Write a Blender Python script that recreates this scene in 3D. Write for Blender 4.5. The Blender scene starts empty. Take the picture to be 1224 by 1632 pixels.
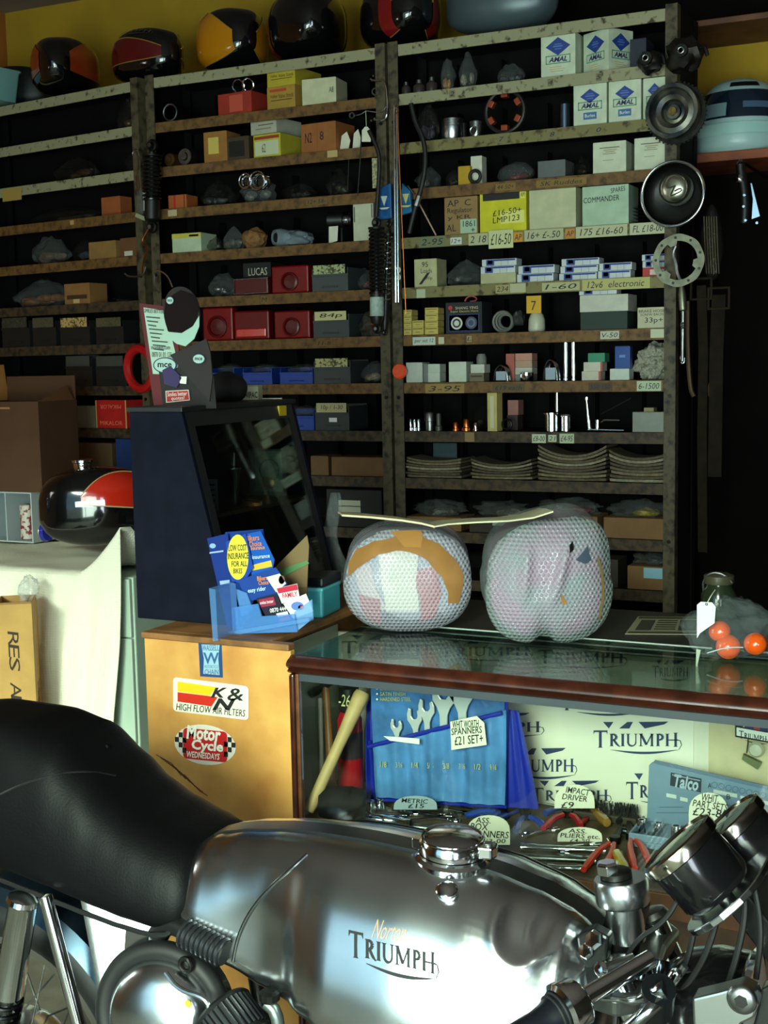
import bpy, bmesh, math, random
from mathutils import Vector, Matrix, noise
from mathutils.bvhtree import BVHTree
S = bpy.context.scene
COL = S.collection
PI = math.pi
# ------------------------------------------------------------------ camera
F, YAW, PIT, ROL = 2100.0, .4549, .1140, -.0197
CAM = Vector((1.88, -3.9285, 1.55))
def ray(px, py):
    x = (px-612)/F; y = -(py-816)/F
    c, s = math.cos(ROL), math.sin(ROL); x, y = c*x-s*y, s*x+c*y
    cp, sp = math.cos(PIT), math.sin(PIT); fw = cp+sp*y; up = -sp+cp*y
    cy, sy = math.cos(YAW), math.sin(YAW)
    return Vector((cy*x-sy*fw, sy*x+cy*fw, up))
def at_y(px, py, Y): d = ray(px, py); return CAM+d*((Y-CAM.y)/d.y)
def at_z(px, py, Z): d = ray(px, py); return CAM+d*((Z-CAM.z)/d.z)
fwd = ray(612, 816).normalized(); rgt = (ray(613, 816)-ray(612, 816)).normalized(); upv = rgt.cross(fwd)
cam = bpy.data.objects.new('camera', bpy.data.cameras.new('camera')); COL.objects.link(cam)
cam.matrix_world = Matrix(((rgt.x, upv.x, -fwd.x, CAM.x), (rgt.y, upv.y, -fwd.y, CAM.y), (rgt.z, upv.z, -fwd.z, CAM.z), (0, 0, 0, 1)))
cam.data.sensor_fit = 'AUTO'; cam.data.sensor_width = 36; cam.data.lens = 36*F/1632
cam.data.clip_start = .05
S.camera = cam
# ------------------------------------------------------------------ light
S.view_settings.view_transform = 'Standard'; S.view_settings.look = 'None'
S.view_settings.gamma = 1; S.view_settings.use_curve_mapping = False
S.view_settings.exposure = 0.0
W = bpy.data.worlds.new('daylight'); S.world = W; W.use_nodes = True
bg = W.node_tree.nodes['Background']; bg.inputs[0].default_value = (.50, .72, 1, 1); bg.inputs[1].default_value = 1.9
def area(name, loc, target, sx, sy, power, col):
    l = bpy.data.lights.new(name, 'AREA'); l.shape = 'RECTANGLE'; l.size = sx; l.size_y = sy; l.energy = power; l.color = col
    o = bpy.data.objects.new(name, l); COL.objects.link(o); o.location = loc
    o.rotation_euler = (Vector(target)-Vector(loc)).to_track_quat('-Z', 'Y').to_euler(); return o
# daylight by shop window and open door; the side lamp is added fill
area('shop_window_daylight', (1.3, -5.72, 1.12), (1.5, 0, .7), 1.9, 1.9, 150, (1, .97, .88)).data.spread = math.radians(150)
sun = bpy.data.lights.new('low_sun', 'SUN'); sun.energy = 7.6; sun.angle = math.radians(16); sun.color = (1, .92, .76)
so = bpy.data.objects.new('low_sun', sun); COL.objects.link(so); so.rotation_euler = Vector((-.17, 1, -.40)).to_track_quat('-Z', 'Y').to_euler()
area('doorway_daylight', (3.3, -5.72, 1.1), (3.3, 0, 1.1), .9, 2.0, 70, (.8, .92, 1))
area('side_fill', (-2.32, -2.6, 1.5), (.3, -1.9, .75), 1.2, 1.2, 30, (1, .95, .82))
# ------------------------------------------------------------------ helpers: properties, materials
def lin(c): return tuple(((v/255)/12.92 if v/255 <= .04045 else ((v/255+.055)/1.055)**2.4) for v in c)
MC = {}
def mat(rgb, rough=.6, metal=0, var=0, scale=30, bump=0, coat=0, var2=None, alpha=None, spec=.5, bscale=None, thr=(.4, .62)):
    key = (tuple(rgb), rough, metal, var, scale, bump, coat, var2, alpha, spec, bscale, thr)
    if key in MC: return MC[key]
    m = bpy.data.materials.new('m%d' % len(MC)); m.use_nodes = True; N = m.node_tree.nodes; L = m.node_tree.links
    b = N['Principled BSDF']; c = lin(rgb)+(1,)
    b.inputs['Base Color'].default_value = c; b.inputs['Roughness'].default_value = rough; b.inputs['Metallic'].default_value = metal
    b.inputs['Coat Weight'].default_value = coat; b.inputs['Specular IOR Level'].default_value = spec
    if var or bump:
        t = N.new('ShaderNodeTexCoord'); n = N.new('ShaderNodeTexNoise'); n.inputs['Scale'].default_value = scale; n.inputs['Detail'].default_value = 5
        L.new(t.outputs['Object'], n.inputs['Vector'])
    if var:
        r = N.new('ShaderNodeValToRGB'); L.new(n.outputs['Fac'], r.inputs[0])
        d = lin(var2)+(1,) if var2 else tuple(v*(1-var) for v in c[:3])+(1,)
        r.color_ramp.elements[0].color = d; r.color_ramp.elements[0].position = thr[0]
        r.color_ramp.elements[1].color = c; r.color_ramp.elements[1].position = thr[1]
        L.new(r.outputs[0], b.inputs['Base Color'])
    if bump:
        bn = N.new('ShaderNodeBump'); bn.inputs['Strength'].default_value = bump; bn.inputs['Distance'].default_value = .01
        if bscale:
            n2 = N.new('ShaderNodeTexNoise'); n2.inputs['Scale'].default_value = bscale; L.new(t.outputs['Object'], n2.inputs['Vector']); L.new(n2.outputs['Fac'], bn.inputs['Height'])
        else: L.new(n.outputs['Fac'], bn.inputs['Height'])
        L.new(bn.outputs[0], b.inputs['Normal'])
    MC[key] = m; return m
def clear(tint=(255, 255, 255), fac=.5, rough=.15, key=None, bump=0, scale=60):
    k = ('clear', tint, fac, rough, bump, scale)
    if k in MC: return MC[k]
    m = bpy.data.materials.new('clear%d' % len(MC)); m.use_nodes = True; N = m.node_tree.nodes; L = m.node_tree.links
    b = N['Principled BSDF']; b.inputs['Base Color'].default_value = lin(tint)+(1,); b.inputs['Roughness'].default_value = rough
    tr = N.new('ShaderNodeBsdfTransparent'); tr.inputs[0].default_value = (1, 1, 1, 1)
    mx = N.new('ShaderNodeMixShader'); mx.inputs[0].default_value = fac
    L.new(tr.outputs[0], mx.inputs[1]); L.new(b.outputs[0], mx.inputs[2]); L.new(mx.outputs[0], N['Material Output'].inputs[0])
    if bump:
        t = N.new('ShaderNodeTexCoord'); n = N.new('ShaderNodeTexNoise'); n.inputs['Scale'].default_value = scale; n.inputs['Detail'].default_value = 3
        L.new(t.outputs['Object'], n.inputs['Vector']); bn = N.new('ShaderNodeBump'); bn.inputs['Strength'].default_value = bump; bn.inputs['Distance'].default_value = .02
        L.new(n.outputs['Fac'], bn.inputs['Height']); L.new(bn.outputs[0], b.inputs['Normal'])
    MC[k] = m; return m
def pane(tint=(235, 250, 245), base=.05, gain=1.0):
    k = ('pane', tint, base, gain)
    if k in MC: return MC[k]
    m = bpy.data.materials.new('pane%d' % len(MC)); m.use_nodes = True; N = m.node_tree.nodes; L = m.node_tree.links
    tr = N.new('ShaderNodeBsdfTransparent'); tr.inputs[0].default_value = lin(tint)+(1,)
    gl = N.new('ShaderNodeBsdfGlossy'); gl.inputs['Roughness'].default_value = .03
    fr = N.new('ShaderNodeLayerWeight'); fr.inputs[0].default_value = .35
    ma = N.new('ShaderNodeMath'); ma.operation = 'MULTIPLY_ADD'; ma.inputs[1].default_value = gain; ma.inputs[2].default_value = base; ma.use_clamp = True
    L.new(fr.outputs['Fresnel'], ma.inputs[0])
    mx = N.new('ShaderNodeMixShader'); L.new(ma.outputs[0], mx.inputs[0]); L.new(tr.outputs[0], mx.inputs[1]); L.new(gl.outputs[0], mx.inputs[2])
    L.new(mx.outputs[0], N['Material Output'].inputs[0]); MC[k] = m; return m
def tag(o, label, cat, group=None):
    o['label'] = label; o['category'] = cat
    if group: o['group'] = group
    return o
def thing(name, label, cat, loc=(0, 0, 0), rz=0, group=None):
    o = bpy.data.objects.new(name, None); COL.objects.link(o); o.location = loc; o.rotation_euler = (0, 0, rz); o.empty_display_size = .02
    return tag(o, label, cat, group)
# ------------------------------------------------------------------ mesh builder
class MB:
    def __init__(s): s.v = []; s.f = []; s.uv = None
    def add(s, vs, fs):
        n = len(s.v); s.v += [tuple(v) for v in vs]; s.f += [tuple(i+n for i in f) for f in fs]; return s
    def box(s, x0, x1, y0, y1, z0, z1, M=None):
        vs = [Vector((x, y, z)) for z in (z0, z1) for y in (y0, y1) for x in (x0, x1)]
        if M: vs = [M @ v for v in vs]
        return s.add(vs, [(0, 2, 3, 1), (4, 5, 7, 6), (0, 1, 5, 4), (2, 6, 7, 3), (0, 4, 6, 2), (1, 3, 7, 5)])
    def lathe(s, prof, org=(0, 0, 0), axis=(0, 0, 1), n=24, cap=True):
        a = Vector(axis).normalized(); u = a.orthogonal().normalized(); w = a.cross(u); o = Vector(org)
        vs = []; fs = []
        for r, h in prof:
            for k in range(n):
                t = 2*PI*k/n; vs.append(o+a*h+(u*math.cos(t)+w*math.sin(t))*max(r, 1e-5))
        m = len(prof)
        for i in range(m-1):
            for k in range(n):
                k2 = (k+1) % n; fs.append((i*n+k, i*n+k2, (i+1)*n+k2, (i+1)*n+k))
        if cap: fs.append(tuple(range(n))[::-1]); fs.append(tuple((m-1)*n+k for k in range(n)))
        return s.add(vs, fs)
    def cyl(s, p0, p1, r0, r1=None, n=16):
        p0 = Vector(p0); p1 = Vector(p1); r1 = r0 if r1 is None else r1
        return s.lathe([(r0, 0), (r1, (p1-p0).length)], p0, p1-p0, n)
    def tube(s, pts, r, n=8, closed=False, smooth=0):
        P = [Vector(p) for p in pts]
        for _ in range(smooth):
            Q = []
            m = len(P)
            rng = range(m if closed else m-1)
            if not closed: Q.append(P[0])
            for i in rng:
                a, b = P[i], P[(i+1) % m]; Q += [a*.75+b*.25, a*.25+b*.75]
            if not closed: Q.append(P[-1])
            P = Q
        m = len(P); vs = []; fs = []; u = None
        for i, p in enumerate(P):
            if closed: d = (P[(i+1) % m]-P[i-1])
            else: d = P[min(i+1, m-1)]-P[max(i-1, 0)]
            d = d.normalized() if d.length > 1e-9 else Vector((0, 0, 1))
            u = d.orthogonal().normalized() if u is None else (u-d*u.dot(d)).normalized()
            w = d.cross(u); rr = r[min(i*len(r)//m, len(r)-1)] if isinstance(r, (list, tuple)) else r
            vs += [p+(u*math.cos(2*PI*k/n)+w*math.sin(2*PI*k/n))*rr for k in range(n)]
        for i in range(m if closed else m-1):
            j = (i+1) % m
            for k in range(n):
                k2 = (k+1) % n; fs.append((i*n+k, i*n+k2, j*n+k2, j*n+k))
        if not closed: fs.append(tuple(range(n))[::-1]); fs.append(tuple((m-1)*n+k for k in range(n)))
        return s.add(vs, fs)
    def ring(s, c, axis, R, r, n=32, k=8):
        a = Vector(axis).normalized(); u = a.orthogonal().normalized(); w = a.cross(u); c = Vector(c)
        return s.tube([c+(u*math.cos(2*PI*i/n)+w*math.sin(2*PI*i/n))*R for i in range(n)], r, k, True)
    def helix(s, c, R, r, h, turns, axis=(0, 0, 1), k=6):
        a = Vector(axis).normalized(); u = a.orthogonal().normalized(); w = a.cross(u); c = Vector(c); n = int(turns*14)
        return s.tube([c+a*(h*i/n)+(u*math.cos(2*PI*i*turns/n)+w*math.sin(2*PI*i*turns/n))*R for i in range(n+1)], r, k)
    def prism(s, poly, f0, f1):
        n = len(poly); a = [Vector(f0(*p)) for p in poly]; b = [Vector(f1(*p)) for p in poly]
        return s.add(a+b, [tuple(range(n)), tuple(range(n, 2*n))[::-1]]+[(i, i+n, (i+1) % n+n, (i+1) % n) for i in range(n)])
    def flat(s, poly, f): return s.add([Vector(f(*p)) for p in poly], [tuple(range(len(poly)))])
    def loft(s, rings, cap=True, closed=True):
        n = len(rings[0]); vs = [v for r in rings for v in r]; fs = []
        for i in range(len(rings)-1):
            for k in range(n if closed else n-1):
                k2 = (k+1) % n; fs.append((i*n+k, i*n+k2, (i+1)*n+k2, (i+1)*n+k))
        if cap and closed: fs.append(tuple(range(n))[::-1]); fs.append(tuple((len(rings)-1)*n+k for k in range(n)))
        return s.add(vs, fs)
    def blob(s, c, sz, seed=0, amp=.25, freq=2.5, sub=3, flat=True, pull=0):
        bm = bmesh.new(); bmesh.ops.create_icosphere(bm, subdivisions=sub, radius=1)
        o = Vector((seed*7.3, seed*3.1, seed*1.7)); vs = []
        for v in bm.verts:
            p = v.co.copy(); d = 1+amp*noise.noise(p*freq+o)+amp*.5*noise.noise(p*freq*2.7+o)-(amp*.8*(abs(noise.noise(p*freq*1.6+o*2))-.2) if pull else 0)
            q = p*d
            if flat and q.z < -.75: q.z = -.75
            if pull and q.z > 0: k = 1-pull*q.z; q.x *= k; q.y *= k
            vs.append(Vector((c[0]+q.x*sz[0], c[1]+q.y*sz[1], c[2]+q.z*sz[2])))
        fs = [tuple(v.index for v in f.verts) for f in bm.faces]; bm.free(); return s.add(vs, fs)
    def done(s, name, m, parent=None, smooth=False, bevel=0, sub=0, angle=None, fix=True):
        me = bpy.data.meshes.new(name); me.from_pydata(s.v, [], s.f); me.update()
        if fix:
            bm = bmesh.new(); bm.from_mesh(me); bmesh.ops.recalc_face_normals(bm, faces=bm.faces); bm.to_mesh(me); bm.free()
        me.materials.append(m)
        o = bpy.data.objects.new(name, me); COL.objects.link(o)
        if parent: o.parent = parent
        if smooth:
            for p in me.polygons: p.use_smooth = True
            if angle is None: angle = 40
            me.set_sharp_from_angle(angle=math.radians(angle))
        if bevel:
            b = o.modifiers.new('bevel', 'BEVEL'); b.width = bevel; b.segments = 2; b.limit_method = 'ANGLE'
        if sub:
            b = o.modifiers.new('sub', 'SUBSURF'); b.levels = sub; b.render_levels = sub
        return o
def struct(o): o['kind'] = 'structure'; return o
# ------------------------------------------------------------------ lettering
TX = {}
def glyphs(txt, shear=0, bold=0):
    k = (txt, shear, bold)
    if k not in TX:
        c = bpy.data.curves.new('t', 'FONT'); c.body = txt; c.size = 1; c.resolution_u = 2; c.shear = shear; c.offset = bold
        o = bpy.data.objects.new('t', c); me = bpy.data.meshes.new_from_object(o)
        TX[k] = ([tuple(v.co[:2]) for v in me.vertices], [tuple(p.vertices) for p in me.polygons])
        bpy.data.objects.remove(o); bpy.data.curves.remove(c); bpy.data.meshes.remove(me)
    return TX[k]
def write(parent, txt, rect, m, pl, shear=0, bold=0, rot=0, name='lettering', keep=False):
    vs, fs = glyphs(txt, shear, bold)
    if not vs: return
    xa = min(v[0] for v in vs); xb = max(v[0] for v in vs); ya = min(v[1] for v in vs); yb = max(v[1] for v in vs)
    x0, x1, y0, y1 = rect; cx, cy = (x0+x1)/2, (y0+y1)/2
    sx = (x1-x0)/(xb-xa); sy = (y1-y0)/max(yb-ya, 1e-4)
    if keep: sx = sy = min(sx, sy)
    c, s = math.cos(rot), math.sin(rot); out = []
    for a, b in vs:
        u = (a-(xa+xb)/2)*sx; w = (b-(ya+yb)/2)*sy
        out.append(pl(cx+u*c-w*s, cy+u*s+w*c))
    b = MB(); b.add(out, fs); return b.done(name, m, parent, fix=False)
def front(eps=.0006, y=0): return lambda u, v: Vector((u, y-eps, v))
def rectp(x0, x1, y0, y1, r=0):
    if not r: return [(x0, y0), (x1, y0), (x1, y1), (x0, y1)]
    out = []
    for cx, cy, a in ((x1-r, y0+r, -90), (x1-r, y1-r, 0), (x0+r, y1-r, 90), (x0+r, y0+r, 180)):
        for k in range(5): t = math.radians(a+k*22.5); out.append((cx+r*math.cos(t), cy+r*math.sin(t)))
    return out
def ell(cx, cy, a, b, n=28): return [(cx+a*math.cos(2*PI*k/n), cy+b*math.sin(2*PI*k/n)) for k in range(n)]
def patch(parent, name, polys, m, pl):
    b = MB()
    for p in polys: b.flat(p, pl)
    return b.done(name, m, parent, fix=False)
# the winged wordmark: serif capitals above a crescent stroke
def wordmark(wings=False):
    P = []
    def R(x0, x1, y0, y1): P.append([(x0, y0), (x1, y0), (x1, y1), (x0, y1)])
    def serif(x, y, w, up=True):
        h = .06 if up else -.06; P.append([(x-w, y), (x+w, y), (x+w*.55, y+h), (x-w*.55, y+h)] if up else [(x-w*.55, y+h), (x+w*.55, y+h), (x+w, y), (x-w, y)])
    def strip(pts, ws):
        for i in range(len(pts)-1):
            (a, b), (c, d) = pts[i], pts[i+1]; l = math.hypot(c-a, d-b) or 1; nx, ny = -(d-b)/l, (c-a)/l; w0, w1 = ws[i], ws[i+1]
            P.append([(a-nx*w0, b-ny*w0), (c-nx*w1, d-ny*w1), (c+nx*w1, d+ny*w1), (a+nx*w0, b+ny*w0)])
    def stem(x, y0, y1, w=.092): R(x-w, x+w, y0, y1); serif(x, y0, .17); serif(x, y1, .17, False)
    def bowl(x, y, rx, ry): strip([(x+rx*math.sin(t), y+ry*math.cos(t)) for t in [PI*k/8 for k in range(9)]], [.045+.06*math.sin(PI*k/8) for k in range(9)])
    # T
    R(-.09, .11, -.12, 1.15); serif(.01, -.12, .2); R(-.48, .52, 1.13, 1.27); P.append([(-.48, 1.27), (-.48, .93), (-.40, 1.13)]); P.append([(.52, 1.27), (.44, 1.13), (.52, .93)])
    stem(.82, 0, 1); bowl(.85, .73, .32, .24); strip([(.98, .5), (1.2, .15), (1.42, -.05)], [.08, .085, .03])
    stem(1.62, 0, 1)
    R(1.93, 2.08, .3, 1); serif(2.0, 1, .17, False); R(2.52, 2.6, .3, 1); serif(2.56, 1, .14, False)
    strip([(2.28-.28*math.cos(t), .32-.3*math.sin(t)) for t in [PI*k/8 for k in range(9)]], [.075]*5+[.05]*4)
    stem(2.92, 0, 1, .05); stem(3.72, 0, 1, .08); strip([(2.92, 1), (3.32, .12)], [.09, .09]); strip([(3.32, .12), (3.72, 1)], [.045, .045])
    stem(4.15, 0, 1); bowl(4.18, .73, .32, .24)
    stem(4.82, 0, 1); stem(5.42, -.05, 1.08); R(4.82, 5.62, .45, .54)
    n = 18
    strip([(.75+4.9*k/n, -.28-.26*math.sin(PI*k/n)) for k in range(n+1)], [.012+.085*math.sin(PI*k/n) for k in range(n+1)])
    strip([(5.65, -.28), (5.85, .1), (5.75, .45), (5.5, .5)], [.02, .03, .035, .03])
    if wings:
        P.append([(.2, 1.95), (.95, 1.95), (.62, 1.42)]); P.append([(1.35, 1.42), (1.95, 1.95), (2.35, 1.95), (2.1, 1.42)]); P.append([(2.75, 1.95), (3.2, 1.42), (4.6, 1.75), (4.9, 1.98)])
    return P
def mark(parent, rect, m, pl, wings=False, skew=0, split=0, name='logo'):
    P = wordmark(wings); xs = [x for p in P for x, _ in p]; ys = [y for p in P for _, y in p]
    xa, xb, ya, yb = min(xs), max(xs), min(ys), max(ys); x0, x1, y0, y1 = rect; b = MB()
    for p in P:
        q = [(x0+(x-xa)/(xb-xa)*(x1-x0), y0+(y-ya)/(yb-ya)*(y1-y0)+skew*((x-xa)/(xb-xa))) for x, y in p]
        b.flat(q, pl)
    return b.done(name, m, parent, fix=False)
INK = mat((18, 18, 22), .7); INKB = mat((22, 40, 95), .6); PAPER = mat((225, 222, 200), .7, var=.12, scale=15); WHITE = mat((235, 238, 225), .6)
CHROME = mat((225, 228, 230), .12, 1); STEEL = mat((150, 152, 150), .35, 1, var=.4, scale=40); BLACK = mat((14, 14, 15), .45); RUBBER = mat((10, 10, 11), .6); ALLOY = mat((190, 195, 198), .28, 1, var=.25, scale=25)
DARKST = mat((45, 44, 42), .45, .8, var=.5, scale=40); CARD = mat((150, 105, 58), .8, var=.25, scale=20); REDP = mat((190, 22, 20), .25, coat=.5); COPPER = mat((190, 105, 55), .3, 1)
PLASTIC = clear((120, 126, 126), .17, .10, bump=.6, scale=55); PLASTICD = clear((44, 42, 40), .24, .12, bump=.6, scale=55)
# ------------------------------------------------------------------ the room
WALLY = mat((176, 140, 28), .85, var=.15, scale=6); DARKW = mat((92, 108, 124), .9, var=.3, scale=4)
FLOOR = mat((122, 116, 104), .7, var=.4, scale=8)
def wall(name, x0, x1, y0, y1, z0, z1, m):
    return struct(MB().box(x0, x1, y0, y1, z0, z1).done(name, m))
GR_ = MB().box(-9, 9, -18, -5.71, -.16, -.06).done('ground_outside', mat((150, 146, 136), .9, var=.15, scale=2)); struct(GR_)
wall('floor', -2.4, 4.6, -6, .9, -.1, 0, FLOOR)
wall('ceiling', -2.4, 4.6, -6, .9, 3.05, 3.15, mat((140, 125, 120), .9, var=.2, scale=5))
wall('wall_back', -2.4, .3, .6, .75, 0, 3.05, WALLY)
b = MB().box(.3, 4.6, .6, .75, 0, 3.05).done('wall_rear', mat((14, 11, 9), .9, var=.4, scale=5, spec=.1)); struct(b)  # near-black tone stands in for the gloom here; yellow strip below is bare wall
struct(MB().box(.3, 2.6, .592, .6, 2.30, 2.62).done('trim_1', WALLY))
wall('wall_right', 4.5, 4.6, -6, .6, 0, 3.05, mat((60, 52, 40), .9, var=.3, scale=4))
b = MB()   # side wall with an opening added for the side fill
b.box(-2.25, -2.08, -6, -3.2, 0, 3.05).box(-2.25, -2.08, -2.0, .6, 0, 3.05).box(-2.25, -2.08, -3.2, -2.0, 0, .9).box(-2.25, -2.08, -3.2, -2.0, 2.1, 3.05)
struct(b.done('wall_left', mat((175, 105, 32), .85, var=.15, scale=6)))
b = MB()   # street wall with shop window and doorway
b.box(-2.4, -1.1, -5.7, -5.55, 0, 3.05).box(2.3, 2.85, -5.7, -5.55, 0, 3.05).box(3.75, 4.6, -5.7, -5.55, 0, 3.05)
b.box(-1.1, 2.3, -5.7, -5.55, 0, .15).box(-1.1, 2.3, -5.7, -5.55, 2.85, 3.05).box(2.85, 3.75, -5.7, -5.55, 2.1, 3.05)
struct(b.done('wall_front', DARKW))
FR = mat((60, 45, 30), .5)
b = MB()
for x in (-1.1, .6, 2.25): b.box(x, x+.05, -5.66, -5.6, .15, 2.85)
b.box(-1.1, 2.3, -5.66, -5.6, .15, .2).box(-1.1, 2.3, -5.66, -5.6, 2.8, 2.85)
w1 = struct(b.done('window_1', FR))
MB().box(-1.05, 2.25, -5.635, -5.63, .2, 2.8).done('glass', pane(), w1)
b = MB()
for y in (-3.2, -2.63, -2.05): b.box(-2.19, -2.14, y, y+.05, .9, 2.1)
b.box(-2.19, -2.14, -3.2, -2, .9, .95).box(-2.19, -2.14, -3.2, -2, 2.05, 2.1)
w2 = struct(b.done('added_side_window', FR)); MB().box(-2.17, -2.165, -3.15, -2.05, .95, 2.05).done('glass', pane(), w2)  # unseen frame and pane, added to hold the side fill lamp
b = MB().box(2.85, 2.9, -5.68, -5.57, 0, 2.1).box(3.7, 3.75, -5.68, -5.57, 0, 2.1).box(2.85, 3.75, -5.68, -5.57, 2.05, 2.1)
struct(b.done('door_1', FR))
# ------------------------------------------------------------------ shelving bays
REL = [.9985, .845, .692, .5467, .393, .234, .081, -.073, -.231, -.385, -.559, -.715, -.88, -1.04]
RZ = [1.55+r for r in REL]
SHD = mat((10, 9, 9), .8, var=.4, scale=15, spec=.15)  # near-black colour stands in for the shade inside the bays
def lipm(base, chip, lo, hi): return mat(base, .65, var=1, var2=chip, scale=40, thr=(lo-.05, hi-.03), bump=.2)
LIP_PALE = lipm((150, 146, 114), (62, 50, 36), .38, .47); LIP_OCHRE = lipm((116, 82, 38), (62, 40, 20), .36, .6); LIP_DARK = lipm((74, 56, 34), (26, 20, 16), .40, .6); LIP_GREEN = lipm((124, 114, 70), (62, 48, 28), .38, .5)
class Bay:
    def __init__(s, org, ang, s0, s1):
        s.o = Vector(org); s.a = ang; s.ex = Vector((math.cos(ang), math.sin(ang), 0)); s.ny = Vector((-math.sin(ang), math.cos(ang), 0)); s.s0 = s0; s.s1 = s1
    def hit(s, px, py, d):
        r = ray(px, py); t = (s.o+s.ny*d-CAM).dot(s.ny)/r.dot(s.ny); p = CAM+r*t
        return (p-s.o).dot(s.ex), p.z
    def pt(s, u, d, z): p = s.o+s.ex*u+s.ny*d; return Vector((p.x, p.y, z))
RB = Bay((0, 0, 0), 0, .005, .935); MBAY = Bay((0, 0, 0), 0, -.94, -.005); LB = Bay((-.945, 0, 0), -.155, -.95, -.032)
def shelving(bay, label, pale, zs, D=.26):
    t = thing('shelving_unit', label, 'shelving', bay.pt(0, 0, 0), bay.a)
    a, c = bay.s0, bay.s1; top = RZ[0]+.012
    for x in (a, c-.035):
        for y in (0, D-.035):
            b = MB(); f = 1 if x == a else -1; xe = x if f > 0 else x+.035
            b.box(x, x+.035, y-.004, y, 0, top); b.box(min(xe, xe+f*.003), max(xe, xe+f*.003), y, y+.035, 0, top)
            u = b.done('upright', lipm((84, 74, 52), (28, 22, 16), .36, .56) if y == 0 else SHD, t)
            if y == 0:
                for k in range(5): MB().cyl((x+.0175, -.0075, .55+k*.44), (x+.0175, -.003, .55+k*.44), .006, n=6).done('bolt', DARKST, u)
    for i, z in enumerate(zs):
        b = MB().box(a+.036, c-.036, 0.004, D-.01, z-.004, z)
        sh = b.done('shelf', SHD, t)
        b = MB().box(a+.036, c-.036, -.002, .004, z-.034, z+.001); b.done('lip', pale[min(i, len(pale)-1)], sh, bevel=.001)
        if 0 < i < len(zs) and bay is not LB:
            for k in range(1, 6):
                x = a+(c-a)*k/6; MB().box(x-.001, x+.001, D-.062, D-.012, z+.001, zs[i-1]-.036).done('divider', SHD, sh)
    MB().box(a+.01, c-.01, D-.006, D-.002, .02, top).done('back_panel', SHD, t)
    for x in (a+.0035, c-.0045): MB().box(x, x+.001, .036, D-.036, .02, top).done('side_panel', SHD, t)  # dark sheets added so the bay ends look shaded, hiding the yellow wall
    return t
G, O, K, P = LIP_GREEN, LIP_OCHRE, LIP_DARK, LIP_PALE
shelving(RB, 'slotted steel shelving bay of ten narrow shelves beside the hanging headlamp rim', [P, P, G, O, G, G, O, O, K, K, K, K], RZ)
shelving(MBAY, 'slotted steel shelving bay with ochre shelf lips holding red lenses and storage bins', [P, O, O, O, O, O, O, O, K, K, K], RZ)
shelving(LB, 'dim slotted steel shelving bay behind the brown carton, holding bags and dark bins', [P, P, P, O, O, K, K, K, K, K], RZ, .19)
# ------------------------------------------------------------------ things standing on shelves
class It:   # a thing on a shelf row: local frame x along shelf, y into it, z up, origin at front bottom centre
    def __init__(s, bay, row, px0, px1, pyt, name, label, cat, off=.015, rz=0, group=None, dz=0, pyb=None):
        pm = (px0+px1)/2; z = RZ[row]+.0012+dz
        u0, _ = bay.hit(px0, pyt, off); u1, _ = bay.hit(px1, pyt, off); _, zt = bay.hit(pm, pyt, off)
        if pyb is not None: z = bay.hit(pm, pyb, off)[1]
        s.w = u1-u0; s.h = zt-z; s.z = z; s.bay = bay
        s.t = thing(name, label, cat, bay.pt((u0+u1)/2, off, z), bay.a+rz, group)
def carton(bay, row, px0, px1, pyt, label, col, depth=.09, off=.012, rz=0, cat='box', name='carton', group=None, dz=0, pyb=None, lid=None, texts=(), panels=(), flap=True, rough=.65):
    i = It(bay, row, px0, px1, pyt, name, label, cat, off, rz, group, dz, pyb); w, h, t = i.w, max(i.h, .008), i.t
    m = mat(col, rough, var=.14, scale=22)
    MB().box(-w/2, w/2, 0, depth, 0, h).done('body', m, t, bevel=.0012)
    if flap: MB().box(-w/2+.0015, w/2-.0015, -.0006, depth*.5, h-.0004, h+.0006).done('lid_flap', mat(lid or tuple(int(c*.93) for c in col), rough), t)
    for x0, x1, y0, y1, c in panels:
        patch(t, 'printed_panel', [rectp((x0-.5)*w, (x1-.5)*w, y0*h, y1*h)], mat(c, .6), front(.0008))
    for tx in texts:
        s, x0, x1, y0, y1 = tx[:5]; c = mat(tx[5], .7) if len(tx) > 5 else INK
        write(t, s, ((x0-.5)*w, (x1-.5)*w, y0*h, y1*h), c, front(.0013), shear=.1 if len(tx) > 6 else 0, rot=tx[6] if len(tx) > 6 else 0)
    i.w, i.h, i.d = w, h, depth; return i
def bag(bay, row, px0, px1, pyt, label, inner=(70, 62, 50), off=.02, depth=.11, seed=1, pull=.35, dark=False, cat='bag', name='parts_bag', metal=0, n=3, dz=0, amp=.3, pyb=None):
    i = It(bay, row, px0, px1, pyt, name, label, cat, off, dz=dz, pyb=pyb); w, h, t = i.w, i.h, i.t
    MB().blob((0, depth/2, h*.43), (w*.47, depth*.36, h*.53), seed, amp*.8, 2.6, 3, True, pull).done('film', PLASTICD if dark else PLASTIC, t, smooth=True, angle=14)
    rnd = random.Random(seed); m = mat(inner, .4, metal, var=.5, scale=50)
    b = MB()
    for k in range(n):
        b.blob((w*.5*(rnd.random()-.5), depth*(.4+.2*rnd.random()), h*(.21+.12*rnd.random())), (w*.15, depth*.16, h*.15), seed+k, .2, 2, 2, False)
    b.done('contents', m, t, smooth=True); return i
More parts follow.
